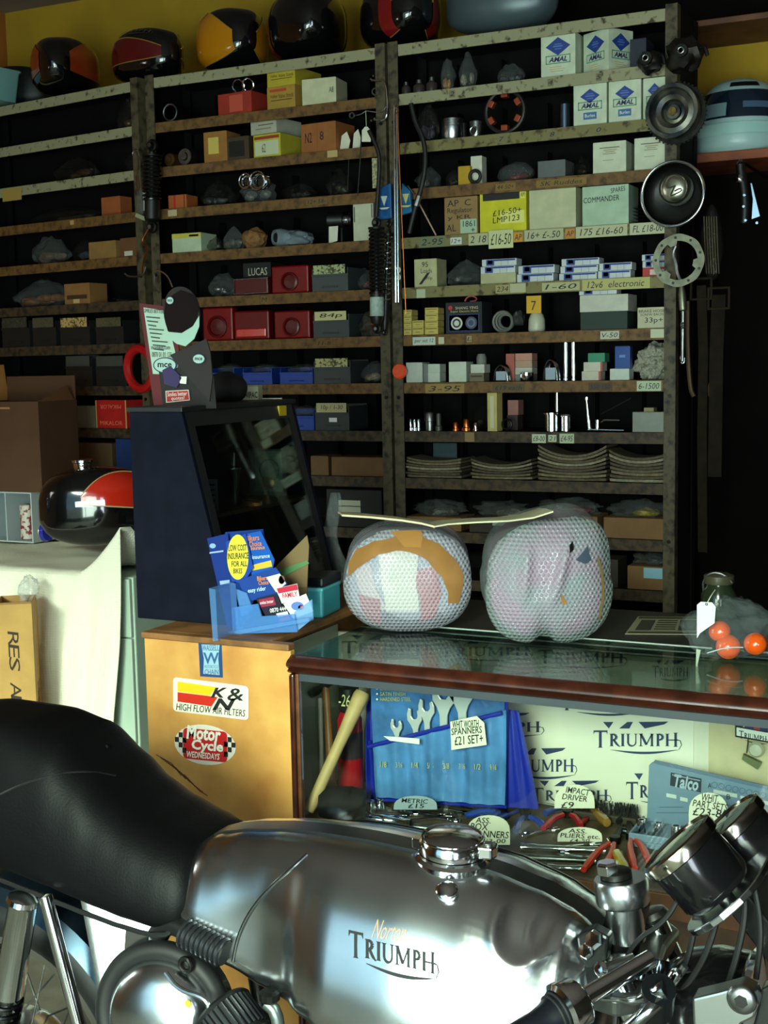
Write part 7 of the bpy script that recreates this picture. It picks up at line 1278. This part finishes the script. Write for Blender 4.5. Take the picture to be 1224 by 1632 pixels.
# ================================================================== the motorcycle
BYC = -2.2
bike = thing('motorcycle', 'polished aluminium tanked cafe racer motorcycle with black hump seat in front of the counter', 'motorcycle', (1.0, BYC, 0)); BO = Vector((1.0, BYC, 0))
def lp(px, py, dy=0): return at_y(px, py, BYC+dy)-BO
POL = mat((214, 218, 222), .22, 1, var=.08, scale=9, bump=.035, bscale=5)
def interp(tab, x):
    if x <= tab[0][0]: return tab[0][1:]
    for a, b_ in zip(tab, tab[1:]):
        if x <= b_[0]: f = (x-a[0])/(b_[0]-a[0]); f = f*f*(3-2*f)*.5+f*.5; return tuple(p*(1-f)+q*f for p, q in zip(a[1:], b_[1:]))
    return tab[-1][1:]
# tank sections: x, half width low, half width high, top, bottom
TK = [(-.300, .085, .060, .775, .725), (-.285, .115, .085, .795, .690), (-.25, .122, .100, .808, .660), (-.20, .124, .108, .819, .622), (-.13, .126, .115, .828, .598), (-.09, .134, .120, .830, .590), (-.05, .158, .128, .831, .582), (0.0, .172, .134, .831, .570), (.10, .178, .140, .826, .550), (.20, .176, .136, .815, .535), (.28, .166, .126, .797, .530), (.33, .150, .112, .778, .534), (.365, .124, .092, .755, .546), (.385, .085, .060, .725, .57), (.392, .03, .02, .68, .62)]
def tk_ring(x, n=72, e=0):
    wl, wh, zt, zb = interp(TK, x); out = []; zm = zb+(zt-zb)*.24
    for k in range(n):
        a = 2*PI*k/n; c, s = math.cos(a), math.sin(a)
        if s >= 0:
            z = zm+(zt-zm+e)*abs(s)**.62; f = (z-zm)/(zt-zm); w = wl+(wh*.94-wl)*min(1, f)**1.15; y = (w+e)*abs(c)**.55*(1 if c > 0 else -1)
        else: z = zm-(zm-zb+e)*abs(s)**.75; y = (wl+e)*abs(c)**.42*(1 if c > 0 else -1)
        if -.30 < x < -.03 and s < .75:  # knee recess
            k2 = math.exp(-((x+.13)/.075)**2)*math.exp(-((z-.69)/.075)**2); y *= 1-.10*k2
        out.append(Vector((x, y, z)))
    return out
xs = [TK[0][0]+(TK[-1][0]-TK[0][0])*i/70 for i in range(71)]
tb = MB().loft([tk_ring(x) for x in xs]); tk = tb.done('fuel_tank', POL, bike, smooth=True, angle=180)
# dents knocked in the near flank catch the light
dc = lp(806, 1506, -.165); dc2 = lp(836, 1524, -.165)
bm = bmesh.new(); bm.from_mesh(tk.data); bmesh.ops.subdivide_edges(bm, edges=[e_ for e_ in bm.edges if all(v.co.y < -.03 and abs(v.co.x-dc.x) < .085 and abs(v.co.z-dc.z) < .085 for v in e_.verts)], cuts=3, use_grid_fill=True)
for v in bm.verts:
    if v.co.y < -.02:
        for c_, r_, d_ in ((dc, .032, .012), (dc2, .018, .004)):
            q_ = math.hypot((v.co.x-c_.x)/1.0, (v.co.z-c_.z)/1.15)/r_
            if q_ < 2.5: v.co.y += d_*math.exp(-q_**4*.8)-d_*.45*math.exp(-((q_-1.25)/.28)**2)
bm.to_mesh(tk.data); bm.free()
for p_ in tk.data.polygons: p_.use_smooth = True
bv = BVHTree.FromPolygons([v.co for v in tk.data.vertices], [tuple(p_.vertices) for p_ in tk.data.polygons])
def on_tank(e):
    def f(u, v):
        r = ray(u, -v); lc = CAM-BO; h_ = bv.ray_cast(lc, r.normalized())
        if h_[0] is None: p_ = lp(u, -v, -.17); return p_
        return h_[0]+h_[1]*e if h_[1].dot(r) < 0 else h_[0]-h_[1]*e
    return f
mark(tk, (556, 700, -1540, -1482), INK, on_tank(.0010), False, skew=-32, name='maker_wordmark')
write(tk, 'Norton', (594, 648, -1499, -1468), clear((205, 160, 125), .6, .3), on_tank(.0012), shear=.5, rot=-.13, name='ghost_lettering')
# seam along the flank
MB().tube([on_tank(.0005)(u, -v) for u, v in ((372, 1532), (380, 1490), (400, 1450), (430, 1415), (465, 1385), (490, 1362))], .0030, 8, smooth=2).done('knee_crease', mat((120, 126, 128), .25, 1), tk, smooth=True)
def tk_top(x, y=0, e=0): 
    h_ = bv.ray_cast(Vector((x, y, 1.2)), Vector((0, 0, -1))); return h_[0]+Vector((0, 0, e))
# strap over the top of the tank, flanked by a bead
b = MB(); rs = []
for i in range(31):
    x = -.27+.64*i/30; rs.append([tk_top(x, y_, .003) for y_ in (-.02, .0, .02)]+[tk_top(x, y_, .0) for y_ in (.02, 0, -.02)])
b.loft(rs).done('tank_strap', mat((40, 42, 44), .3, .6), tk, smooth=True)
MB().tube([tk_top(-.29+.64*i/24, .085, .002) for i in range(25)], .005, 8).done('far_bead', mat((90, 94, 96), .25, 1), tk, smooth=True)
# filler cap
pc = tk_top(.142, -.012); ax = (.05, -.05, 1)
MB().lathe([(.058, -.008), (.056, .004), (.050, .008), (.050, .012)], pc, ax, 40, False).done('filler_neck', CHROME, tk, smooth=True)
cap = MB().lathe([(.046, .010), (.050, .014), (.050, .028), (.047, .033), (.040, .035), (.036, .037), (0, .040)], pc, ax, 40).done('filler_cap', CHROME, tk, smooth=True)
MB().ring(pc+Vector((0, 0, .034)), ax, .044, .0022, 40, 6).done('cap_bead', CHROME, cap, smooth=True)
MB().prism([(.044, -.018), (.066, -.014), (.070, 0), (.066, .014), (.044, .018)], lambda u, v: pc+Vector((u, v, .012)), lambda u, v: pc+Vector((u, v, .030))).done('cap_latch', CHROME, cap, bevel=.003); MB().prism([(-.044, -.014), (-.062, -.010), (-.062, .010), (-.044, .014)], lambda u, v: pc+Vector((u, v, .010)), lambda u, v: pc+Vector((u, v, .026))).done('cap_hinge', CHROME, cap, bevel=.002); MB().cyl(pc+Vector((.058, -.004, .030)), pc+Vector((.058, -.004, .034)), .006).done('latch_screw', STEEL, cap)
b_ = lp(722, 1405, -.12); MB().lathe([(0, 0), (.014, .001), (.016, .008), (.010, .014), (0, .015)], tk_top(.165, -.088, -.001), (.1, -.4, 1), 20).done('breather', CHROME, tk, smooth=True)
# seat: x, half width, top, bottom
ST_ = [(-.98, .07, .86, .79), (-.95, .10, .91, .765), (-.86, .125, .948, .745), (-.74, .135, .964, .728), (-.62, .138, .962, .712), (-.54, .138, .945, .700), (-.48, .138, .900, .690), (-.43, .138, .858, .682), (-.38, .138, .832, .675), (-.32, .134, .812, .668), (-.28, .126, .798, .672), (-.262, .112, .775, .70), (-.25, .085, .74, .715)]
def seat_ring(x, n=48):
    w, zt, zb = interp(ST_, x); out = []; zm = zb+(zt-zb)*.35
    for k in range(n):
        a = 2*PI*k/n; c, s = math.cos(a), math.sin(a)
        if s >= 0: z = zm+(zt-zm)*abs(s)**.75; y = w*abs(c)**.5*(1 if c > 0 else -1)*(1-.12*max(0, (z-zm)/(zt-zm)))
        else: z = zm-(zm-zb)*abs(s)**.55; y = w*abs(c)**.35*(1 if c > 0 else -1)
        out.append(Vector((x, y, z)))
    return out
LEA = mat((7, 7, 9), .5, bump=.07, scale=260, spec=.14)
seat = MB().loft([seat_ring(-.98+.73*i/50) for i in range(51)]).done('seat', LEA, bike, smooth=True, angle=180)
sb = BVHTree.FromPolygons([v.co for v in seat.data.vertices], [tuple(p_.vertices) for p_ in seat.data.polygons])
def on_seat(px, py, e=.001): 
    h_ = sb.ray_cast(CAM-BO, ray(px, py).normalized()); return (h_[0]+Vector((0, -e, 0))) if h_[0] else lp(px, py, -.13)
MB().tube([on_seat(x, y) for x, y in ((2, 1266), (30, 1252), (70, 1238), (110, 1230), (150, 1230), (185, 1236))], .0022, 6, smooth=2).done('seam', BLACK, seat, smooth=True)
MB().tube([(x, -interp(ST_, x)[0]*1.0, interp(ST_, x)[2]+.004) for x in [-.95+.68*i/30 for i in range(31)]], .004, 6).done('hem', mat((26, 26, 28), .4), seat, smooth=True)
MB().lathe([(0, 0), (.004, 0), (.003, .003), (0, .003)], on_seat(172, 1190), (0, -1, .3), 8).done('stud', DARKST, seat)
# frame and running gear
FRB = mat((18, 18, 20), .35, coat=.3)
b = MB()
for y in (-.11, .11): b.tube([(-.93, y*.7, .80), (-.55, y*.8, .735), (-.30, y*.8, .70), (.0, y*.5, .64)], .013, 10, smooth=1).tube([(-.30, y, .64), (-.26, y, .35), (-.2, y, .26), (.25, y*.8, .24), (.36, y*.4, .55), (.40, 0, .72)], .015, 10, smooth=2)
b.cyl((.365, 0, .62), (.405, 0, .80), .028, n=18).tube([(.0, 0, .60), (.2, 0, .62), (.38, 0, .70)], .02, 10); b.done('frame', FRB, bike, smooth=True)
# rear damper at the left of the picture and the bright frame stay
def damper2(y):
    s = -1 if y < 0 else 1; top_ = lp(40, 1424, y); bot = Vector((top_.x-.10, y, .33)); ax = (top_-bot).normalized(); L_ = (top_-bot).length
    o_ = MB().lathe([(0, L_), (.016, L_-.002), (.026, L_-.006), (.028, L_-.014), (.024, L_-.02), (.024, L_*.52), (.0, L_*.52)], bot, ax, 24).done('damper_shroud', CHROME, bike, smooth=True)
    MB().helix(bot+ax*.05, .024, .0042, L_*.5-.05, 9, ax, 8).done('damper_spring', mat((60, 60, 64), .25, 1), o_, smooth=True); MB().cyl(bot, bot+ax*(L_*.52), .012).done('damper_rod', STEEL, o_); MB().ring(bot, (0, 1, 0), .014, .006).done('damper_eye', BLACK, o_, smooth=True)
    a_, b2 = lp(72, 1428, y*.96), lp(128, 1640, y*.96); MB().cyl(b2+(b2-a_)*.25, a_, .0115, n=14).done('frame_stay', CHROME, bike, smooth=True)
damper2(-.15); damper2(.15)
# polished tail plate behind the stay
P = [lp(x, y, -.10) for x, y in ((104, 1448), (240, 1482), (222, 1530), (176, 1590), (160, 1640))]; MB().prism([(p_.x, p_.z) for p_ in P], lambda u, v: (u, -.124+.37*(u+.62)+.25*(v-.58), v), lambda u, v: (u, -.120+.37*(u+.62)+.25*(v-.58), v)).done('side_plate', mat((205, 208, 208), .14, 1), bike, bevel=.001)
P = [lp(x, y, -.115) for x, y in ((200, 1478), (238, 1486), (226, 1530), (196, 1540))]; MB().prism([(p_.x, p_.z) for p_ in P], lambda u, v: (u, -.115, v), lambda u, v: (u, -.111, v)).done('plate_tab', POL, bike, bevel=.001)
# wheels
def wheel(cx, R, name):
    o_ = MB().ring((cx, 0, R), (0, 1, 0), R-.045, .045, 64, 12).done(name, RUBBER, bike, smooth=True); MB().lathe([(R-.09, -.03), (R-.075, -.032), (R-.082, 0), (R-.075, .032), (R-.09, .03)], (cx, 0, R), (0, 1, 0), 64, False).done('rim', CHROME, o_, smooth=True)
    h_ = MB().lathe([(.02, -.07), (.06, -.065), (.085, -.03), (.085, .03), (.06, .065), (.02, .07)], (cx, 0, R), (0, 1, 0), 32).done('hub', ALLOY, o_, smooth=True); sp = MB()
    for k in range(36): a = 2*PI*k/36; a2 = a+.35*(1 if k % 2 else -1); s = -.03 if k % 4 < 2 else .03; sp.cyl((cx+.08*math.cos(a), s, R+.08*math.sin(a)), (cx+(R-.08)*math.cos(a2), 0, R+(R-.08)*math.sin(a2)), .0018, n=5)
    sp.done('spokes', STEEL, o_)['kind'] = 'stuff'; return o_
wheel(-.72, .315, 'rear_wheel'); wheel(.70, .315, 'front_wheel')
b = MB(); rs = []
for i in range(40): a = math.radians(-5+160*i/39); rs.append([Vector((-.72+(.335+d)*math.cos(a), y, .315+(.335+d)*math.sin(a))) for y, d in ((-.07, -.015), (-.055, .01), (0, .02), (.055, .01), (.07, -.015), (.055, .006), (0, .016), (-.055, .006))])
b.loft(rs).done('rear_mudguard', mat((44, 60, 74), .25, .8), bike, smooth=True); MB().tube([(-.72, -.09, .315), (-.3, -.12, .33)], .016, 10).tube([(-.72, .09, .315), (-.3, .12, .33)], .016, 10).done('swinging_arm', FRB, bike, smooth=True)
# rubber edged round cover, hose, filter, pipe
cc = lp(262, 1618, -.13); dr = Vector((.12, -1, .12)).normalized()
cv = MB().lathe([(.090, .010), (.086, .022), (.075, .034), (.050, .043), (.02, .047), (0, .048)], cc, dr, 56).done('round_cover', POL, bike, smooth=True); MB().ring(cc+dr*.004, dr, .103, .0155, 64, 12).done('rubber_edge', RUBBER, cv, smooth=True); MB().cyl(cc-dr*.05, cc+dr*.008, .098, n=40).done('cover_body', FRB, cv, smooth=True)
MB().tube([lp(264, 1550, -.165), lp(285, 1578, -.17), lp(330, 1590, -.17), lp(334, 1616, -.17), lp(322, 1640, -.17)], .004, 8, smooth=2).done('cover_rib', POL, cv, smooth=True); MB().blob(tuple(lp(300, 1600, -.165)), (.006, .003, .006), 2, .2, 2, 2, False).done('yellow_speck', mat((200, 190, 40), .5), cv)
a_, b2 = lp(292, 1486, -.13), lp(360, 1520, -.13); ax = (b2-a_).normalized(); h_ = MB().cyl(a_, b2, .019, n=18).done('corrugated_hose', RUBBER, bike, smooth=True); rb = MB()
for k in range(9): rb.ring(a_+(b2-a_)*(.05+.11*k), ax, .020, .0030, 22, 6)
rb.done('hose_ribs', mat((34, 36, 40), .25), h_, smooth=True); MB().tube([lp(250, 1490, -.11), lp(270, 1470, -.11), lp(300, 1484, -.12)], .016, 10, smooth=2).done('breather_pipe', BLACK, bike, smooth=True); MB().ring(lp(296, 1538, -.14), (0, 1, 0), .010, .004, 20, 8).done('lug', DARKST, bike, smooth=True)
fc = lp(372, 1640, -.14); fa = Vector((.80, -.25, -.50)).normalized(); fb = MB()
f_ = MB().cyl(fc-fa*.03, fc+fa*.035, .046, n=36).done('air_filter', mat((16, 16, 18), .6), bike, smooth=True)
for k in range(34): a = 2*PI*k/34; u_ = fa.orthogonal().normalized(); w_ = fa.cross(u_); d_ = (u_*math.cos(a)+w_*math.sin(a))*.048; fb.cyl(fc-fa*.026+d_, fc+fa*.026+d_, .0026, n=5)
fb.done('pleats', mat((32, 34, 38), .35), f_, smooth=True); MB().lathe([(.050, .030), (.052, .036), (.048, .042), (0, .042)], fc, fa, 36).lathe([(.050, -.034), (.052, -.030), (.048, -.026)], fc, fa, 36, False).done('filter_band', BLACK, f_, smooth=True)
MB().tube([lp(425, 1598, -.13), lp(440, 1612, -.13), lp(446, 1650, -.13)], .010, 10, smooth=1).done('carburettor_pipe', mat((120, 130, 128), .35, .8), bike, smooth=True); MB().lathe([(.012, 0), (.016, .004), (.016, .014), (.010, .018)], lp(430, 1596, -.13), (0, 0, 1), 12).done('pipe_union', DARKST, bike)
# engine block, mostly hidden under the tank
e_ = MB(); e_.box(-.16, .20, -.13, .13, .22, .40)
for k in range(7): e_.box(-.06, .14, -.14, .14, .405+.018*k, .413+.018*k)
e_.box(-.04, .12, -.11, .11, .40, .535); e_.done('engine', mat((96, 98, 98), .4, .9, var=.4), bike, bevel=.006); MB().box(-.42, -.18, -.10, .10, .24, .42).done('gearbox', mat((90, 92, 92), .4, .9, var=.4), bike, bevel=.03)
# steering head: yokes, stem nut, fork legs, clocks
sa = Vector((-.44, 0, .90)).normalized()   # steering axis pointing up and back
n0 = lp(992, 1425, -.015)
MB().lathe([(.0, -.012), (.036, -.012), (.0375, -.008), (.0375, .020), (.035, .024), (0, .024)], n0, (-.12, 0, 1), 36).done('stem_collar', mat((200, 205, 208), .26, 1), bike, smooth=True)
MB().lathe([(.025, -.065), (.026, -.012)], n0, (-.12, 0, 1), 30, False).done('stem_sleeve', mat((196, 202, 206), .26, 1), bike, smooth=True)
MB().lathe([(.022, .024), (.022, .032), (.019, .034), (0, .034)], n0+Vector((-.006, 0, 0)), (-.12, 0, 1), 24).done('stem_washer', DARKST, bike, smooth=True); MB().lathe([(.0165, .030), (.0165, .044), (.013, .047), (0, .047)], n0+Vector((-.014, -.008, 0)), (-.12, 0, 1), 6).done('stem_nut', CHROME, bike, bevel=.001)
yk = n0+Vector((.0, 0, -.085)); pl = lambda u, v: yk+Vector((u, v, .0)); pb_ = lambda u, v: yk+Vector((u*.98, v*.98, -.028))
MB().prism([(-.04, -.03), (-.03, -.08), (-.012, -.125), (.03, -.135), (.055, -.11), (.05, -.05), (.055, 0), (.05, .05), (.055, .11), (.03, .135), (-.012, .125), (-.03, .08), (-.04, .03)], pl, pb_).done('top_yoke', mat((120, 124, 124), .32, .9, var=.3), bike, bevel=.006)
MB().lathe([(.028, -.004), (.034, .0), (.034, .008), (.024, .014), (.012, .014), (0, .012)], yk+Vector((.015, -.055, .0)), (0, -.1, 1), 28).done('yoke_boss', mat((150, 154, 154), .25, 1), bike, smooth=True)
for y in (-.095, .095):
    f0 = yk+Vector((.02, y, .012)); MB().cyl(f0-sa*.62, f0, .0185, n=20).done('fork_leg', CHROME, bike, smooth=True); MB().lathe([(.024, 0), (.026, .006), (.022, .014), (.012, .018), (0, .018)], f0, sa, 20).done('fork_nut', STEEL, bike, smooth=True); MB().cyl(f0-sa*.62, f0-sa*.30, .028, n=20).done('fork_slider', ALLOY, bike, smooth=True)
MB().box(yk.x-.02, yk.x+.09, yk.y-.12, yk.y+.12, yk.z-.20, yk.z-.17).done('bottom_yoke', FRB, bike, bevel=.008)
# clamp block of the near clip-on with its hexagon socket bolt
kb = lp(1165, 1602, -.16); P = [lp(x, y, -.16) for x, y in ((1108, 1582), (1150, 1572), (1186, 1562), (1206, 1572), (1214, 1592), (1206, 1612), (1186, 1622), (1168, 1650), (1112, 1660))]
ck = MB().prism([(p_.x, p_.z) for p_ in P], lambda u, v: (u, -.178, v), lambda u, v: (u, -.145, v)).done('clip_on_clamp', mat((176, 180, 180), .3, 1), bike, bevel=.003)
hc_ = lp(1183, 1592, -.18); MB().lathe([(.0185, 0), (.0185, .003), (.0165, .006), (.012, .0075)], hc_, (0, -1, 0), 28, False).done('bolt_washer', ALLOY, ck, smooth=True); MB().lathe([(.0140, .002), (.0140, .007), (.0120, .008), (0, .008)], hc_, (0, -1, 0), 24).done('socket_bolt', STEEL, ck, smooth=True); MB().lathe([(.0085, .0082), (0, .0083)], hc_, (0, -1, 0), 6).done('hexagon_recess', BLACK, ck)
MB().prism([tuple(lp(x, y, -.15).xz) for x, y in ((1214, 1575), (1240, 1560), (1240, 1650), (1196, 1650), (1206, 1616))], lambda u, v: (u, -.155, v), lambda u, v: (u, -.13, v)).done('lever_mount', FRB, bike, bevel=.003)
# near grip with its chrome collar
g0 = lp(908, 1604, -.27); ga = Vector((-.55, -.80, -.22)).normalized(); col_ = MB().lathe([(.028, -.016), (.031, -.012), (.031, .004), (.034, .006), (.034, .012), (.028, .016)], g0, ga, 36, False).done('grip_collar', CHROME, bike, smooth=True)
MB().lathe([(.0, .004), (.026, .005), (.025, .02), (.020, .035), (.0175, .05), (.0175, .13), (.021, .134), (.0, .136)], g0, ga, 28).done('grip', mat((14, 16, 24), .35), bike, smooth=True); MB().cyl(g0-ga*.13, g0, .0115, n=16).done('clip_on_bar', CHROME, bike, smooth=True)
rr_ = MB()
for k in range(3): rr_.ring(g0+ga*(.012+.006*k), ga, .0265-.0015*k, .0022, 30, 6)
rr_.done('grip_ridges', RUBBER, bike, smooth=True)
# brake lever, blade and clamp
MB().tube([lp(946, 1590, -.2), lp(985, 1592, -.2), lp(1010, 1596, -.2), lp(1040, 1584, -.2), lp(1060, 1576, -.2)], [.004, .0045, .006, .009, .011], 10, smooth=2).tube([lp(1000, 1640, -.22), lp(1030, 1614, -.22), lp(1056, 1590, -.2)], .009, 10, smooth=2).done('brake_lever', mat((176, 182, 184), .16, 1), bike, smooth=True)
MB().cyl(lp(1050, 1576, -.2), lp(1046, 1610, -.17), .021, n=24).done('lever_clamp', mat((40, 44, 48), .25, .8), bike, smooth=True); MB().cyl(lp(958, 1546, -.15), lp(1010, 1526, -.12), .006, n=10).done('steering_stop', STEEL, bike); MB().lathe([(0, 0), (.008, .001), (.010, .006), (.006, .011), (0, .012)], lp(961, 1544, -.16), (-.3, -1, .3), 14).done('stop_knob', CHROME, bike, smooth=True)
for x, y, r_ in ((948, 1498, .0105), (936, 1516, .009)): MB().lathe([(r_*1.3, 0), (r_*1.3, .002), (r_, .003), (r_, .009), (0, .010)], lp(x, y, -.08), (-.35, -.85, .4), 6).done('bracket_bolt', CHROME, bike)
MB().prism([tuple(lp(x, y, -.07).xz) for x, y in ((920, 1490), (945, 1478), (972, 1492), (968, 1530), (940, 1548), (926, 1530))], lambda u, v: (u, -.075, v), lambda u, v: (u, -.05, v)).done('tank_bracket', FRB, bike, bevel=.004)
for x, y in ((1026, 1536), (1052, 1528)): MB().lathe([(0, 0), (.013, .002), (.013, .012), (.008, .022), (0, .024)], lp(x, y, -.10), (0, -.5, -.8), 16).done('acorn_nut', mat((90, 96, 104), .15, 1), bike, smooth=True)
# clocks
cn = Vector((-.68, -.06, .70)).normalized()
def clock(px, py, dy, name):
    c_ = lp(px, py, dy); o_ = MB().lathe([(0, -.082), (.045, -.080), (.0525, -.070), (.0525, -.006), (.0, -.006)], c_, cn, 48).done(name, mat((14, 14, 16), .18, coat=.5), bike, smooth=True)
    MB().lathe([(.0535, -.014), (.0575, -.012), (.0585, -.004), (.0575, .004), (.053, .006), (.050, .002)], c_, cn, 56, False).done('clock_bezel', mat((170, 165, 150), .15, 1), o_, smooth=True); MB().lathe([(.050, -.004), (0, -.004)], c_, cn, 40).done('dial', mat((20, 20, 22), .5), o_); MB().lathe([(.051, .0035), (0, .005)], c_, cn, 40, False).done('clock_glass', pane(), o_, smooth=True)
    u_ = cn.orthogonal().normalized(); MB().box(-.001, .001, 0, .038, -.0005, .0005, Matrix.Translation(c_-cn*.0025) @ cn.to_track_quat('Z', 'Y').to_matrix().to_4x4()).done('needle', mat((220, 60, 30), .5), o_); MB().lathe([(0, -.10), (.010, -.10), (.012, -.082)], c_, cn, 14).done('cable_end', STEEL, o_, smooth=True); return c_
c1 = clock(1080, 1348, -.055, 'speedometer'); c2 = clock(1160, 1312, .075, 'rev_counter')
# bright plate carrying the clocks
pa = (c1+c2)/2-cn*.072; uu = (c2-c1).normalized(); uu = (uu-cn*uu.dot(cn)).normalized(); ww = cn.cross(uu); P = [(d_*(.065+.064*math.cos(a)), .066*math.sin(a)) for d_, rng in ((1, range(-90, 91, 15)), (-1, range(90, -91, -15))) for a in [math.radians(r_) for r_ in rng]]
MB().prism(P, lambda u, v: pa+uu*u+ww*v-cn*.004, lambda u, v: pa+uu*u+ww*v+cn*.006).done('clock_plate', mat((196, 200, 202), .22, 1), bike, bevel=.002)
MB().prism([(-.05, -.02), (.05, -.02), (.05, .02), (-.05, .02)], lambda u, v: pa+uu*u+ww*v-cn*.005, lambda u, v: pa+uu*u*.6+ww*v-cn*.06+Vector((.02, 0, -.05))).done('clock_bracket', FRB, bike, bevel=.003)
# headlamp shell, cables
hl = yk+Vector((.145, 0, -.06)); h_ = MB().lathe([(0, -.10), (.045, -.09), (.075, -.06), (.088, -.02), (.09, .02)], hl, (1, 0, -.1), 36).done('headlamp_shell', mat((16, 16, 18), .2, coat=.5), bike, smooth=True); MB().lathe([(.09, .018), (.095, .022), (.093, .03), (.088, .032)], hl, (1, 0, -.1), 36, False).done('headlamp_rim', CHROME, h_, smooth=True); MB().lathe([(.09, .03), (.06, .04), (0, .045)], hl, (1, 0, -.1), 36, False).done('headlamp_glass', mat((190, 200, 205), .1, .6), h_, smooth=True)
for pts, r_ in (([(1085, 1425), (1060, 1470), (1010, 1500), (985, 1560), (980, 1640)], .0035), ([(1110, 1430), (1105, 1500), (1085, 1560), (1040, 1590)], .004), ([(1150, 1420), (1140, 1480), (1118, 1540), (1070, 1600), (1060, 1650)], .0045), ([(1180, 1380), (1190, 1450), (1176, 1520), (1160, 1570)], .0045), ([(1200, 1400), (1215, 1480), (1205, 1560)], .004)):
    MB().tube([lp(x, y, -.04-.012*k) for k, (x, y) in enumerate(pts)], r_, 8, smooth=3).done('control_cable', RUBBER, bike, smooth=True)
MB().lathe([(.006, 0), (.008, .004), (.008, .028), (.005, .032)], lp(1062, 1572, -.13), (.5, -.2, .8), 12).done('cable_adjuster', CHROME, bike, smooth=True); MB().cyl(lp(1040, 1612, -.12), lp(1092, 1540, -.12), .005).done('adjuster_rod', STEEL, bike)
MB().cyl((-.20, .02, .26), (-.25, .20, .012), .012).cyl((-.25, .20, .012), (-.25, .26, .012), .012).done('prop_stand', FRB, bike)
